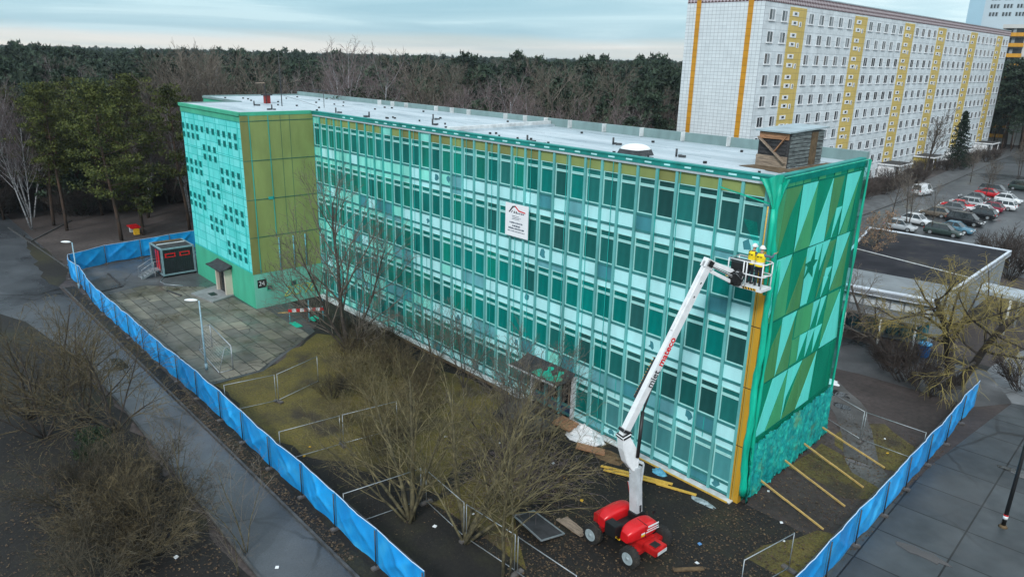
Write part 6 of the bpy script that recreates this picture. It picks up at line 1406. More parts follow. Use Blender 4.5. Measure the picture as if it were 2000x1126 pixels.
NP = [(-73.6, -8.3, 0, 1.0, 'tall dark pine just beyond the blue fence with a bare leaning trunk'), (-74.6, -0.4, 1, 1.0, 'dense pine with its crown touching the left edge of the stair tower'), (-82.4, -11.9, 2, .95, 'pine whose trunk stands left of the corner lamp post'), (-86.4, -12.4, 0, .93, 'pine whose forked trunk stands near the pale birches'), (-89.5, -6.3, 1, 1.0, 'pine in the second row behind the tallest dark pine'), (-79.3, -4.4, 0, .98, 'broad pine behind the red playground table'), (-84.5, -2.2, 2, 1.0, 'pine between the play table and the wood'), (-93, -10, 1, .96, 'pine in the shade behind the pale birches'), (-97, -14, 0, .9, 'pine at the left picture edge behind the crossing birch stems'), (-99, -6, 2, .95, 'slim pine in the shade left of the near pines')]
for i, (x, y, k, s, l) in enumerate(NP): plant('pine_tree', near_p[k], (x, y, 0), l, 'pine tree', g1, i * 1.3, s)
small_p = pine_mesh(41, 6.6, 2.7, .38, 24, 40, .3, 'pine', .16, .05); plant('pine_tree', small_p, (-75.0, -5.4, 0), 'low spreading pine right beside the red playground table', 'pine tree', g1)
# woodland edge: individual pines sharing three meshes
edge_p = [pine_mesh(51 + i, h, cr, c0, 26, 26, .46, 'pine_far', .2, .05) for i, (h, cr, c0) in enumerate(((17.5, 3.1, .5), (18.8, 2.8, .55), (16, 3.3, .42)))]
q = random.Random(77)
cam2 = Vector((16.17, -29.77))
def inwood(x, y):
    if x > -56 and y < 205: return x < -52 and 40 < y < 60
    if -112 < x < -58 and 78 < y < 122: return False
    if y < 30 and x > -92: return False
    if x > -46 and y < 210: return False
    if x > -66 and y > 200 and y < 240: return False
    return True
def insight(x, y, m=2.0):
    a = math.degrees(math.atan2(x - cam2.x, y - cam2.y)); return -47.6 - 37 - m < a < -47.6 + 37 + m
cnt = 0; taken = []
tries = 0
while cnt < 170 and tries < 20000:
    tries += 1
    d = 88 + 130 * q.random() ** 1.3; a = R(-47.6 + q.uniform(-37, 36)); x, y = cam2.x + d * math.sin(a), cam2.y + d * math.cos(a)
    if not inwood(x, y) or any((x - tx) ** 2 + (y - ty) ** 2 < 9 for tx, ty in taken): continue
    taken.append((x, y)); cnt += 1
    plant('pine_tree', edge_p[cnt % 3], (x, y, 0), 'dark pine standing in the front ranks of the wood', 'pine tree', 'pines in the front ranks of the wood', q.uniform(0, 6.3), H=q.choice((13.5, 14.5, 15.5, 16.5, 17.5, 18.5)) + q.uniform(-.6, .6))
for i in range(58):                                                          # right of the slab block, before the balcony block
    x, y = (-50 + (i % 34) * 1.3 + q.uniform(-1, 1), 210 + q.uniform(-7, 9)) if i < 34 else (-50 + (i - 34) * 1.2, 206 + q.uniform(-3, 6))
    plant('pine_tree', edge_p[i % 3], (x, y, 0), 'tall dark pine behind the far end of the slab block', 'pine tree', 'pines behind the far end of the slab block', q.uniform(0, 6), H=q.uniform(20, 26) if i < 34 else q.uniform(9, 15))

# bare trees of the middle distance
bareA = bare_mesh(61, 15, .3, 4, .34, 'twig', 'bark', n=(12, 8, 6), rmin=.022, seg=(6, 4, 3, 2), ang=(38, 36, 32), lr=(.55, .55, .5), up=(.02, .1, .08, .05))
bareB = bare_mesh(62, 17, .26, 1, .06, 'twig', 'bark', n=(22, 8, 6), rmin=.02, seg=(7, 4, 3, 2), ang=(52, 40, 34), lr=(.42, .5, .5), t0=(.28, .2, .1))
bareC = bare_mesh(63, 11, .16, 3, .3, 'twig_red', 'bark', n=(14, 8, 6), rmin=.02, seg=(6, 4, 3, 2), ang=(40, 36, 32))
birA = bare_mesh(64, 17.5, .12, 2, .14, 'twig_red', 'birch', tlv=1, n=(20, 8, 6), rmin=.014, seg=(8, 4, 3, 2), ang=(34, 34, 34), lr=(.36, .5, .55), t0=(.35, .2, .1), up=(.03, .16, .06, -.1))
birB = bare_mesh(65, 14.5, .1, 3, .24, 'twig_red', 'birch', tlv=1, n=(16, 7, 6), rmin=.014, seg=(8, 4, 3, 2), ang=(32, 34, 34), lr=(.36, .5, .55), t0=(.3, .2, .1), up=(.05, .16, .06, -.08))
kinds = {'A': (bareA, 'bare_tree'), 'B': (bareB, 'bare_tree'), 'C': (bareC, 'bare_tree'), 'a': (birA, 'birch_tree'), 'b': (birB, 'birch_tree')}
BT_ = [(-84, 4.5, 'A', 1.32, 'broadest bare tree, rising above the wood left of the roof mast'), (-87, 11, 'A', 1.25, 'wide bare tree right of the broadest one above the stair tower roof'), (-86, 14.5, 'B', 1.18, 'slim bare tree behind the red roof hatch'), (-83, 18.5, 'a', 1.12, 'pale birch behind the roof mast'), (-60.5, 15.6, 'a', 1.2, 'tallest white birch rising above the skyline behind the roof'), (-56.6, 15.2, 'a', 1.24, 'white birch just right of the tallest one, overtopping the skyline'), (-57.5, 21.5, 'B', 1.24, 'large bare tree right of the two skyline birches'), (-54.8, 20.6, 'B', 1.15, 'large bare tree second right of the skyline birches'),
 (-52, 27, 'C', 1.5, 'reddish bare tree behind the middle of the roof'), (-43.1, 24.5, 'b', 1.3, 'white stemmed birch standing behind the middle of the roof'), (-40, 27.4, 'B', 1.2, 'grey bare tree right of the white stemmed birch'), (-34.2, 24, 'C', 1.25, 'red brown bare tree before the dark pines'), (-47.5, 22, 'C', 1.2, 'red brown bare tree left of the white stemmed birch'), (-37.5, 31, 'B', 1.0, 'bare tree before the dark pines near the sports hall'),
 (-121, -4.8, 'b', 1.22, 'isolated white birch deep in the wood at far left'), (-106, -3.6, 'a', 1.02, 'birch clump with purple twigs left of the near pines'), (-103, -1, 'a', 1.02, 'birch in the purple clump above the near pines'), (-100, -7, 'b', 1.05, 'leaning birch in the purple clump above the near pines'), (-85, -2, 'b', 1.05, 'single pale birch between the two dense near pines'), (-92, 3, 'C', 1.35, 'purple brown tree behind the single pale birch'), (-79, 1.4, 'b', 1.15, 'forked white birch beside the stair tower edge'), (-68, 18, 'C', 1.35, 'purple brown tree left of the round evergreen'), (-72, 19, 'b', 1.2, 'pale birch left of the round evergreen'), (-64, 20, 'C', 1.4, 'purple brown tree behind the round evergreen'), (-78, 22, 'C', 1.5, 'purple brown tree right of the roof mast'), (-96, 9, 'C', 1.5, 'purple brown tree left of the broadest bare tree'), (-112, 6, 'C', 1.5, 'purple brown tree deep in the wood left of the broadest bare tree')]
BH = [22, 22, 20.8, 19, 21.9, 21.4, 21.2, 20.4, 17, 19.6, 20.6, 17, 17, 16.5, 19, 18, 17.6, 17, 16.6, 16.6, 17, 16, 17, 16.5, 17, 17, 18]
for i, (x, y, k, s, l) in enumerate(BT_): plant(kinds[k][1], kinds[k][0], (x, y, 0), l, 'bare tree' if k in 'ABC' else 'birch', None, i * 1.7, H=BH[i] * (1.02 if k in 'AB' else 1.05))
for x, y, k, s, l in ((-92.7, -13.5, 'b', .93, 'white birch with crossing stems at the left picture edge'), (-85.5, -14.9, 'a', .78, 'slender white birch right of the crossing stemmed one'), (-98, -16.5, 'b', .9, 'white birch cut by the left picture edge')): plant(kinds[k][1], kinds[k][0], (x, y, 0), l, 'birch', None, x, s)
# round evergreen behind the roof
def blob_tree(seed, h, r, m):
    q = random.Random(seed); C = MB(); T = MB(); T.tube([(0, 0, 0), (0, 0, h * .6)], [.3, .12], 7)
    for i in range(90):
        d = rvec(q).normalized(); k = q.uniform(.45, 1.0) ** .5; c = Vector((d.x * r * k, d.y * r * k, h * .62 + d.z * h * .36 * k)); tuft(C, c, r * .3, 40, .3, q, .8)
    return T.mesh('trunk', F['bark']), C.mesh('crown', F[m])
plant('evergreen_tree', blob_tree(5, 18.5, 3.7, 'yew'), (-55.5, 12.8, 0), 'dense round dark evergreen behind the white roof', 'evergreen tree')

# the wood beyond: one mass
def wood(name, pts, srcs, smin, smax):
    me = bpy.data.meshes.new(name); me.from_pydata(pts, [], []); o = bpy.data.objects.new(name, me); COL.objects.link(o); o['kind'] = 'stuff'
    ng = bpy.data.node_groups.new(name, 'GeometryNodeTree'); ng.interface.new_socket('Geometry', in_out='INPUT', socket_type='NodeSocketGeometry'); ng.interface.new_socket('Geometry', in_out='OUTPUT', socket_type='NodeSocketGeometry')
    nn = ng.nodes.new; gi = nn('NodeGroupInput'); go = nn('NodeGroupOutput'); ip = nn('GeometryNodeInstanceOnPoints'); jo = nn('GeometryNodeJoinGeometry')
    for s_ in srcs:
        oi_ = nn('GeometryNodeObjectInfo'); oi_.inputs['Object'].default_value = s_; oi_.inputs['As Instance'].default_value = True; ng.links.new(oi_.outputs['Geometry'], jo.inputs[0])
    ri = nn('FunctionNodeRandomValue'); ri.data_type = 'INT'; ri.inputs[4].default_value = 0; ri.inputs[5].default_value = len(srcs) - 1
    rs = nn('FunctionNodeRandomValue'); rs.data_type = 'FLOAT'; rs.inputs[2].default_value = smin; rs.inputs[3].default_value = smax; rs.inputs['Seed'].default_value = 3
    rr3 = nn('FunctionNodeRandomValue'); rr3.data_type = 'FLOAT_VECTOR'; rr3.inputs[0].default_value = (0, 0, 0); rr3.inputs[1].default_value = (0.05, 0.05, 6.28)
    ng.links.new(gi.outputs[0], ip.inputs['Points']); ng.links.new(jo.outputs[0], ip.inputs['Instance']); ip.inputs['Pick Instance'].default_value = True
    ng.links.new(ri.outputs[2], ip.inputs['Instance Index']); ng.links.new(rs.outputs[1], ip.inputs['Scale']); ng.links.new(rr3.outputs[0], ip.inputs['Rotation']); ng.links.new(ip.outputs[0], go.inputs[0])
    o.modifiers.new('wood', 'NODES').node_group = ng; return o
def one_mesh(name, pair, loc, label, cat):
    """a far tree whose trunk and crown are one mesh"""
    me = bpy.data.meshes.new(name); bm = bmesh.new(); nmat = 0
    for m_ in pair:
        k = len(bm.faces); bm.from_mesh(m_); bm.faces.ensure_lookup_table()
        for f_ in bm.faces[k:]: f_.material_index += nmat
        for mm_ in m_.materials: me.materials.append(mm_)
        nmat += len(m_.materials)
    bm.to_mesh(me); bm.free(); o = bpy.data.objects.new(name, me); o.location = loc; COL.objects.link(o); return tag(o, label, cat)
far_p = [one_mesh('pine_tree', pine_mesh(71 + i, h, cr, c0, 17, 15, .75, 'pine_far', .2, .03), loc, l, 'pine tree') for i, (h, cr, c0, loc, l) in enumerate(((17.5, 3.2, .45, (-150, 40, 0), 'far pine inside the wood behind the broad bare trees'), (19, 2.9, .5, (-120, 62, 0), 'far pine inside the wood above the roof middle'), (16.2, 3.4, .4, (-175, 5, 0), 'far pine inside the wood at the left skyline')))]
pts = []
for d0, d1, area in ((95, 260, 22), (260, 600, 38), (600, 1500, 110), (1500, 2800, 420)):
    n_ = int(.5 * R(80) * (d1 * d1 - d0 * d0) / area)
    for _ in range(n_):
        d = math.sqrt(q.uniform(d0 * d0, d1 * d1)); a = R(-47.6 + q.uniform(-40, 40)); x, y = cam2.x + d * math.sin(a), cam2.y + d * math.cos(a)
        if inwood(x, y): pts.append((x, y, -2.6 + 1.6 * math.sin(x * .021 + 1) * math.cos(y * .017) + q.uniform(-2.4, 1.2)))
wood('pine_forest', pts, far_p, .7, 1.2)
pts = []
for _ in range(300):
    d = 100 + 260 * q.random() ** 1.6; a = R(-47.6 + q.uniform(-38, 26)); x, y = cam2.x + d * math.sin(a), cam2.y + d * math.cos(a)
    if inwood(x, y) or (y > 28 and -92 < x < -58 and not (78 < y < 122)): pts.append((x, y, -.5))
brs = [one_mesh('bare_tree', kinds[k][0], loc, l, 'bare tree') for k, loc, l in (('C', (-110, 28, 0), 'purple brown tree inside the wood behind the broad bare trees'), ('a', (-118, 20, 0), 'pale birch inside the wood behind the broad bare trees'), ('B', (-100, 40, 0), 'grey bare tree inside the wood right of the broad bare trees'))]
wood('bare_woodland', pts, brs, .75, 1.0)
# brown undergrowth at the edge of the wood
def shrub_mesh(seed, n, L, r, spread, kw, m, ring=.25):
    t = Tree(seed, **kw); 
    for i in range(n):
        a = t.q.uniform(0, 6.28); l = spread * math.sqrt(t.q.random()); o_ = ring * t.q.random()
        t.grow((o_ * math.cos(a), o_ * math.sin(a), -.03), (l * math.cos(a), l * math.sin(a), 1), L * t.q.uniform(.6, 1.1), r * t.q.uniform(.6, 1.2))
    mb = MB(); mb.add(t.T.v, t.T.f, 0, True); mb.add(t.C.v, t.C.f, 0); return mb.mesh('shrub', m)
KW = dict(seg=(5, 3, 2), n=(9, 6), t0=(.25, .15), ang=(30, 34), lr=(.5, .5), up=(.02, .08, .04), wob=(.08, .14, .2), taper=(.3, .35, .5), sides=(4, 3, 3), rmin=.008, maxl=2)
KWD = dict(KW); KWD.update(rmin=.018)
brush = [shrub_mesh(81, 26, 3.4, .035, .9, KWD, F['under'], 1.2), shrub_mesh(82, 24, 3.0, .035, 1.0, KWD, F['under'], 1.2)]
i = 0
for _ in range(400):
    x, y = q.uniform(-90, -32), q.uniform(14, 40)
    if x > -50 and y > 30 + (-50 - x) * .0: pass
    if i >= 90: break
    i += 1; o = inst(brush[i % 2], 'shrub', None, (x, y, 0), q.uniform(0, 6), q.uniform(.9, 1.8)); tag(o, 'brown leafless shrub in the undergrowth behind the school', 'shrub', 'undergrowth shrubs behind the school')
for i in range(30):
    x, y = q.uniform(-108, -90), q.uniform(-20, 14); o = inst(brush[i % 2], 'shrub', None, (x, y, 0), q.uniform(0, 6), q.uniform(.8, 1.5)); tag(o, 'dark leafless shrub under the pines at the edge of the wood', 'shrub', 'undergrowth shrubs under the pines')
for i in range(26):
    t_ = i / 25; x, y = -40.5 + q.uniform(-1, 3.5) + (4.0 if t_ < .4 else 0), 93 + 85 * t_ + q.uniform(-2, 2)
    if i in (10, 11, 16): continue
    o = inst(brush[i % 2], 'shrub', None, (x, y, 0), q.uniform(0, 6), q.uniform(.6, 1.0)); tag(o, 'dark leafless shrub in the hedge before the white slab block', 'shrub', 'hedge shrubs before the slab block')

# spruce and street trees by the car park
def spruce_mesh(seed, h, r):
    q = random.Random(seed); T = MB(); C = MB(); T.tube([(0, 0, 0), (0, 0, h)], [.2, .02], 7)
    for i in range(70):
        t = i / 70; z = h * (.1 + .9 * t); L = r * (1 - t) ** .85 * q.uniform(.7, 1.2) + .15; a = i * 2.4; d = Vector((math.cos(a), math.sin(a), -.28)); e = Vector((0, 0, z)) + d * L; C.tube([(0, 0, z), e], [.03, .01], 3, 0, False)
        for f_ in (.35, .65, .95): tuft(C, Vector((0, 0, z)).lerp(e, f_), .28 + .3 * (1 - t), 22, .32, q, .45)
    return T.mesh('trunk', F['bark']), C.mesh('crown', F['spruce'])
plant('spruce_tree', spruce_mesh(3, 12.2, 2.7), (-37.7, 148.9, 0), 'dark pointed spruce in front of the white slab block', 'spruce')
lotA = bare_mesh(91, 7.5, .11, 1, .05, 'twig', 'bark', n=(12, 6, 4), rmin=.014, seg=(6, 4, 3, 2), ang=(42, 38, 34), lr=(.5, .5, .5), t0=(.3, .2, .1)); lotB = bare_mesh(92, 7, .09, 2, .12, 'twig', 'bark', n=(10, 6, 4), rmin=.014, seg=(6, 4, 3, 2), ang=(36, 38, 34), lr=(.5, .5, .5), t0=(.35, .2, .1))
for i, (x, y, s, l) in enumerate(((-22.6, 76.4, 1.0, 'young bare tree in front of the silver hatchback'), (-19.4, 74.0, 1.0, 'young bare tree between silver hatchback and green estate'), (-16.6, 74.6, .8, 'thin bare tree before the dark green estate'), (-35.2, 124, 1.75, 'bare tree before the yellow mural hut'), (-29.2, 131, .85, 'thin bare tree on the far kerb'), (-24.4, 143.3, .95, 'young bare tree among the far row of cars'), (-19.3, 104.6, .8, 'thin dark stem between the middle rows of cars'), (-23.4, 122, .8, 'young bare tree beside the bright red saloon'), (-12.0, 118, 1.1, 'bare tree at the right picture edge by the cars'))):
    plant('bare_tree', (lotA, lotB)[i % 2], (x, y, 0), l, 'bare tree', 'street trees of the car park', i * 1.9, s)
for i, (x, y, s, l) in enumerate(((-3.2, 58, 1.3, 'grey leafless bush at the right picture edge above the pavilion corner'), (-5.0, 63.5, 1.2, 'grey leafless bush beside the pavilion roof corner'))):
    tag(inst(brush[i % 2], 'shrub', None, (x, y, 0), i, s), l, 'shrub')

# willow beside the pavilion
t = Tree(101, seg=(6, 5, 4, 5), n=(12, 11, 10), t0=(.3, .2, .1), ang=(58, 44, 42), lr=(.85, .5, .5), up=(.0, .05, .04, -.2), wob=(.16, .2, .25, .2), taper=(.45, .3, .3, .5), sides=(8, 5, 4, 3), rmin=.0085, rk=.42, tlv=1)
t.grow((0, 0, -.05), (-.35, -.15, 1), 5.6, .3); t.grow((.2, .3, -.05), (.45, -.1, 1), 5.2, .26)
plant('willow_tree', (t.T.mesh('trunk', F['bark']), t.C.mesh('crown', F['willow'])), (2.4, 24.4, 0), 'crooked willow with drooping yellow twigs beside the pavilion', 'willow', None, 0, (1.2, 1.2, 1.25))
t = Tree(102, seg=(7, 5, 4, 3), n=(9, 7, 5), t0=(.3, .2, .1), ang=(50, 42, 40), lr=(.55, .5, .5), up=(.06, .04, .0, -.05), wob=(.14, .2, .25, .25), rmin=.012, rk=.5)
t.grow((0, 0, 0), (-.75, .2, .8), 6.5, .17); t.grow((0.1, 0, 0), (-.35, -.1, 1), 4.5, .12)
plant('bare_tree', (t.T.mesh('trunk', F['bark']), t.C.mesh('crown', F['twig'])), (-2.2, 24.6, 0), 'dark crooked tree leaning across the pavilion window band', 'bare tree')
t = Tree(103, n=(10, 7, 5), rmin=.014, ang=(50, 40, 40)); t.grow((0, 0, 0), (.1, 0, 1), 6, .12); C = t.C; q2 = random.Random(4)
for p_, d_ in t.tips[::2]: tuft(C, p_, .3, 7, .16, q2, .8, 1)
plant('oak_tree', (t.T.mesh('trunk', F['bark']), C.mesh('crown', [F['twig_pale'], F['dry']])), (-12.5, 44.5, 0), 'small oak with dry pinkish brown leaves behind the gable', 'oak tree')
q2 = random.Random(14)
for i, (x, y, s, l) in enumerate(((.4, 22.4, .8, 'dark leafless bush under the willow nearest the puddle'), (2.0, 21.2, .7, 'dark leafless bush under the willow nearest the road'), (-1.4, 23.4, .6, 'dark leafless bush at the foot of the leaning dark tree'), (6.0, 27, .8, 'leafless bush right of the willow trunk'))): tag(inst(brush[i % 2], 'shrub', None, (x, y, 0), i, s), l, 'shrub')

# foreground shrubs and trees around the fence
KF = dict(seg=(7, 5, 3, 2), n=(10, 6, 4), t0=(.18, .15, .1), ang=(30, 30, 34), lr=(.6, .5, .45), up=(-.02, -.02, -.03, -.02), wob=(.1, .14, .2, .28), taper=(.3, .3, .35, .5), sides=(6, 4, 3, 3), rmin=.0065, rk=.5, maxl=3)
def multi(seed, stems, m_t='olive_bark', m_c='twig_olive', **kw):
    k_ = dict(KF); k_.update(kw); t = Tree(seed, **k_)
    for p, d, L, r in stems: t.grow(p, d, L, r)
    return t.T.mesh('trunk', F[m_t]), t.C.mesh('crown', F[m_c])
plant('bare_shrub', multi(111, [((0, 0, 0), (-.95, .35, 1), 6.4, .12), ((.1, .1, 0), (-.4, .25, 1), 6.6, .14), ((-.2, 0, 0), (-1.4, .1, .75), 6.4, .1), ((.2, -.1, 0), (.25, .2, 1), 5.6, .085), ((0, .2, 0), (-.8, .9, .9), 6.0, .08), ((0, -.2, 0), (-.9, -.35, .9), 5.4, .07), ((.1, .2, 0), (-1.5, .8, .65), 6.4, .07), ((-.1, .1, 0), (-1.6, .45, .55), 5.8, .06), ((0, 0, 0), (-.1, .8, 1), 5.8, .07)], n=(10, 5, 3), ang=(28, 32, 38), rmin=.007), (-8.8, -13.2, 0), 'large many-stemmed leafless shrub fanning out left beside the wire fence', 'bare shrub')
plant('bare_shrub', multi(112, [((0, 0, 0), (.1, .5, 1), 6.2, .14), ((.1, 0, 0), (.6, .9, .9), 6.2, .09), ((-.1, .1, 0), (-.45, .3, 1), 6.8, .13), ((0, .1, 0), (-.1, 1.1, .9), 6.4, .08), ((.1, -.1, 0), (.4, .1, 1), 4.6, .06), ((0, -.1, 0), (-.9, .0, .9), 5.6, .07), ((0, -.1, 0), (-.6, .9, .9), 6, .07)], n=(9, 5, 3), ang=(28, 34, 38), rmin=.007), (-5.8, -12.2, 0), 'large leafless shrub with arching stems leaning towards the facade', 'bare shrub')
plant('bare_tree', multi(113, [((0, 0, 0), (-.03, .05, 1), 8.2, .11), ((.3, .2, 0), (.05, .1, 1), 7.0, .07)], n=(12, 5, 4), ang=(44, 34, 32), t0=(.2, .15, .1)), (-3.0, -12.4, 0), 'slender leafless tree with straight stems left of the boom lift', 'bare tree', None, 0, .8)
plant('bare_tree', multi(114, [((0, 0, 0), (-.02, .0, 1), 11.0, .2), ((.2, 0, 0), (-.5, -.3, 1), 8.6, .12), ((0, .2, 0), (.25, .35, 1), 8.4, .11), ((-.1, -.1, 0), (-.7, -.6, 1), 7, .07), ((.2, .1, 0), (.9, -.1, 1), 5.5, .07)], 'bark', 'twig', n=(14, 8, 5), ang=(38, 34, 34), rmin=.011, up=(.02, .08, .05, .02)), (-28.9, -4.9, 0), 'tall many-stemmed leafless tree in the corner beside the stair tower', 'bare tree')
thick = [shrub_mesh(121, 34, 3.0, .018, .85, dict(KW, n=(8, 5)), F['twig_mid'], .7), shrub_mesh(122, 30, 2.6, .018, 1.0, dict(KW, n=(8, 5)), F['twig_olive'], .8), shrub_mesh(123, 40, 2.2, .018, .9, KW, F['twig_dark'], .7)]
TH = [(-28.0, -4.2, 2, .85), (-26.2, -5.8, 0, .8), (-25.4, -3.4, 2, .8), (-24.4, -7.4, 1, .85), (-23.0, -5.0, 0, .8), (-21.6, -3.2, 2, .7), (-21.2, -7.6, 1, .85), (-19.6, -5.0, 0, .75), (-18.8, -8.2, 1, .85), (-17.4, -6.4, 0, .75), (-16.2, -9.2, 1, .8), (-22.6, -9.6, 2, .7), (-19.0, -10.6, 1, .65), (-14.8, -10.8, 0, .7), (-30.2, -3.6, 2, .9), (-28.2, -2.0, 2, .8)]
for i, (x, y, k, s) in enumerate(TH): tag(inst(thick[k], 'shrub', None, (x, y, 0), i * 1.1, s), 'olive twiggy shrub in the thicket between fence and facade', 'shrub', 'shrubs of the thicket before the facade')
plant('bare_shrub', multi(115, [((0, 0, 0), (.2, .4, 1), 5.6, .07), ((.1, 0, 0), (.7, .5, .9), 5.2, .06), ((-.1, .1, 0), (-.3, .5, 1), 5.8, .07), ((0, .1, 0), (.1, -.5, 1), 5, .05)], n=(9, 5, 3), ang=(30, 34, 38), rmin=.007), (-6.2, -9.4, 0), 'leafless shrub with crossing limbs between black panel and brushwood heap', 'bare shrub')
for i, (x, y, s, l) in enumerate(((-12.2, -3.4, .9, 'slim leafless sapling before the entrance canopy, left one'), (-10.3, -3.2, .9, 'slim leafless sapling before the entrance canopy, right one'), (-8.6, -7.4, .95, 'slim leafless sapling in the dark soil before the white plastic heap'), (-18.6, -2.2, .8, 'slim leafless sapling close to the green facade'), (-22.2, -2.0, .8, 'slim leafless sapling close to the facade near the stair tower'))):
    plant('sapling', multi(131 + i, [((0, 0, 0), (.12, .05, 1), 6.0, .055), ((.1, 0, 0), (.5, .1, 1), 5.2, .045), ((0, .1, 0), (-.35, .2, 1), 5.0, .045), ((0, -.1, 0), (.1, -.45, 1), 4.4, .04), ((0, 0, 0), (-.5, -.2, 1), 4.6, .04)], 'bark', 'twig', n=(10, 6, 3), rmin=.01, up=(.02, .05, .02, .0)), (x, y, 0), l, 'sapling', None, i, s)
LS = [(-29.0, -22.2, 0, 'leafless shrub tree spreading over the dark path at the left edge'), (-26.6, -21.2, 1, 'leafless shrub tree leaning over the path, second from the left edge'), (-31.5, -24.5, 2, 'leafless shrub tree half cut by the left picture edge'), (-33.5, -22.4, 0, 'leafless shrub tree beside the dark asphalt at the far left'), (-28.2, -24.4, 1, 'leafless shrub tree behind the mound at the left edge')]
for i, (x, y, k, l) in enumerate(LS):
    plant('bare_shrub', multi(141 + i, [((0, 0, 0), (-.1, .1, 1), 5.6, .08), ((.1, 0, 0), (.6, .2, 1), 5.0, .06), ((0, .1, 0), (-.6, .5, 1), 5.0, .06), ((-.1, 0, 0), (-.9, -.1, 1), 4.8, .06), ((0, -.1, 0), (.1, -.8, 1), 4.4, .055), ((0, .2, 0), (.3, .8, 1), 4.8, .05)], 'bark', 'twig_mid', n=(10, 5, 3), ang=(36, 34, 34), rmin=.009), (x, y, 0), l, 'bare shrub', None, i * 2, 1.05)
MD = [(-21.5, -22.6, 0, 1.1), (-19.4, -22.0, 1, 1.15), (-17.6, -23.4, 1, 1.2), (-15.8, -21.8, 0, 1.1), (-16.2, -24.8, 2, 1.2), (-14.0, -23.0, 1, 1.1), (-19.8, -24.6, 2, 1.2), (-13.6, -25.0, 2, 1.1), (-12.2, -22.0, 2, .8), (-24.2, -22.4, 2, 1.0), (-26.2, -24.0, 2, 1.1), (-22.6, -25.2, 2, 1.1), (-29.4, -24.2, 2, 1.0)]
AR = dict(seg=(7, 5, 3, 2), n=(8, 5, 3), t0=(.12, .12, .1), ang=(30, 32, 36), lr=(.6, .5, .5), up=(-.04, -.03, -.03, -.02), wob=(.09, .14, .2, .28), taper=(.35, .35, .4, .5), sides=(5, 4, 3, 3), rmin=.008, rk=.5, maxl=3)
def arch_mesh(seed, n, L, r, spread, m):
    t = Tree(seed, **AR)
    for i in range(n):
        a = 6.283 * i / n + t.q.uniform(-.2, .2); l = spread * t.q.uniform(.35, 1.2); o_ = .45 * t.q.random()
        t.grow((o_ * math.cos(a), o_ * math.sin(a), -.03), (l * math.cos(a), l * math.sin(a), 1), L * t.q.uniform(.7, 1.1), r * t.q.uniform(.7, 1.3))
    mb = MB(); mb.add(t.T.v, t.T.f, 0, True); mb.add(t.C.v, t.C.f, 0); return mb.mesh('shrub', m)
thk2 = [shrub_mesh(151, 34, 2.2, .018, 1.0, KW, F['twig_dark'], .8), arch_mesh(152, 13, 3.0, .03, 1.2, F['twig_mid']), arch_mesh(153, 11, 2.7, .028, 1.4, F['twig_dark'])]
MD = [(-20.6, -22.4, 1, .85), (-18.8, -21.9, 2, .95), (-17.2, -23.0, 1, .95), (-15.4, -21.9, 2, .95), (-16.2, -24.4, 1, .95), (-13.8, -23.0, 1, .85), (-19.8, -24.8, 2, 1.1), (-13.4, -25.4, 2, 1.1), (-18.4, -23.0, 0, .9), (-15.0, -23.6, 0, .9), (-20.6, -23.6, 0, .9)]
for i, (x, y, k, s) in enumerate(MD): tag(inst(thk2[k], 'shrub', None, (x, y, 0), i * 1.3, s), 'dark twiggy shrub in the mound left of the path', 'shrub', 'shrubs of the mound left of the path')
for i, (x, y, s, l) in enumerate(((-18.3, -20.6, .85, 'upright sapling with pale stems at the path edge'), (-16.4, -20.7, .8, 'upright sapling between path and mound'), (-11.4, -20.0, .85, 'lone thin sapling in the path near the bottom'), (-10.2, -20.8, .5, 'short sapling at the bottom edge of the path'))):
    plant('sapling', multi(161 + i, [((0, 0, 0), (-.05, .1, 1), 5.0, .04), ((.1, 0, 0), (.4, .2, 1), 4.2, .03), ((0, .1, 0), (-.4, .1, 1), 4.0, .03)], 'olive_bark', 'twig', n=(7, 4, 3), ang=(30, 30, 30)), (x, y, 0), l, 'sapling', None, i, s)
C = MB(); T = MB(); q2 = random.Random(3); T.tube([(0, 0, 0), (0, 0, 1)], [.06, .03], 5)
for i in range(60):
    d = rvec(q2).normalized(); tuft(C, (d.x * .8, d.y * .8, .95 + d.z * .75), .28, 40, .11, q2, .9)
plant('evergreen_bush', (T.mesh('trunk', F['bark']), C.mesh('crown', F['yew'])), (-23.8, -22.9, 0), 'small dark evergreen bush at the foot of the left shrubs', 'evergreen bush')

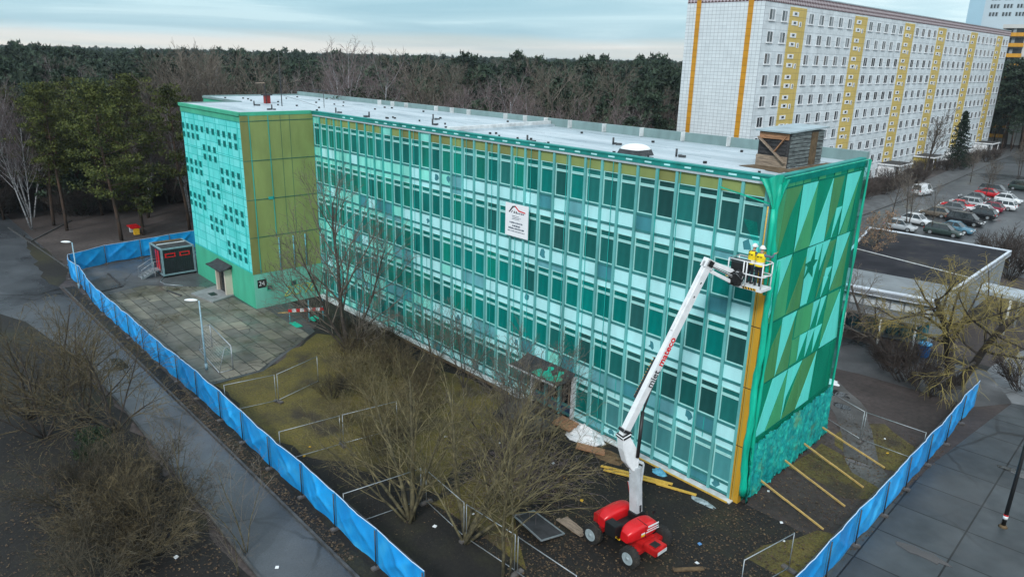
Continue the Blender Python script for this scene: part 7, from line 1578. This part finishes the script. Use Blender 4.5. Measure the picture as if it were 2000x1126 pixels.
# fallen leaves and brash on the dark soil
def scatter(name, n, area, size, m, seed, flat=.5):
    q = random.Random(seed); vs = []; fs = []
    while len(fs) < n:
        x0, x1, y0, y1 = area[q.randrange(len(area))]; x, y = q.uniform(x0, x1), q.uniform(y0, y1); a = q.uniform(0, 6.28); s = size * q.uniform(.5, 1.4); ca, sa = math.cos(a) * s, math.sin(a) * s; k = len(vs); h = q.uniform(.015, .05)
        vs += [(x - ca, y - sa, h), (x + sa * .6, y - ca * .6, h + q.uniform(0, s * flat)), (x + ca, y + sa, h + q.uniform(0, s * flat)), (x - sa * .6, y + ca * .6, h)]; fs.append((k, k + 1, k + 2, k + 3))
    mb = MB(); mb.add(vs, fs, 0); o = mb.build(name, m); o['kind'] = 'stuff'; return o
leafm = ramp_mat('fallen_leaf_brown', [(.3, (.03, .02, .012)), (.55, (.09, .055, .03)), (.75, (.2, .14, .07))], 3.1, .8, 0, detail=2)
scatter('fallen_leaves', 9000, [(-9, 6, -11, -1), (-10, -2, -12, -5), (0, 6, -10, 3), (-14, -6, -8, -3), (-3, 5, -14, -8)], .055, leafm, 5)
scatter('fallen_leaves', 5000, [(-34, -8, -27, -20.6), (-24, -10, -30, -20.8), (-30, -8, -17.2, -16.4)], .06, leafm, 6)
scatter('fallen_leaves', 3500, [(-30, -8, -15, -1), (0, 5.6, 3, 14)], .05, leafm, 7)
q = random.Random(9); b = MB()
for _ in range(900):
    x, y = q.gauss(-8.6, 1.7), q.gauss(-6.3, 1.4)
    a = q.uniform(0, 6.28); L = q.uniform(.4, 1.6); z = q.uniform(.03, .55); b.tube([(x, y, z), (x + math.cos(a) * L * .5, y + math.sin(a) * L * .5, z + q.uniform(-.05, .12)), (x + math.cos(a) * L, y + math.sin(a) * L, max(.02, z + q.uniform(-.3, .1)))], [.014, .01, .006], 3, 0, False)
tag(b.build('brushwood_heap', F['twig_red']), 'heap of cut brown brushwood on the dark soil before the entrance', 'brushwood')

# the air over the wood
hm = bpy.data.materials.new('thin_haze'); hm.use_nodes = True; ht = hm.node_tree; ht.nodes.remove(ht.nodes['Principled BSDF'])
pv_ = ht.nodes.new('ShaderNodeVolumePrincipled'); pv_.inputs['Color'].default_value = (0.75, 0.86, 0.95, 1); pv_.inputs['Density'].default_value = 0.00013; pv_.inputs['Anisotropy'].default_value = 0.2
ht.links.new(pv_.outputs[0], ht.nodes['Material Output'].inputs['Volume'])
b = MB(); b.bb(-3300, 700, -1600, 3300, -1, 72); o = b.build('haze', hm); o['kind'] = 'stuff'
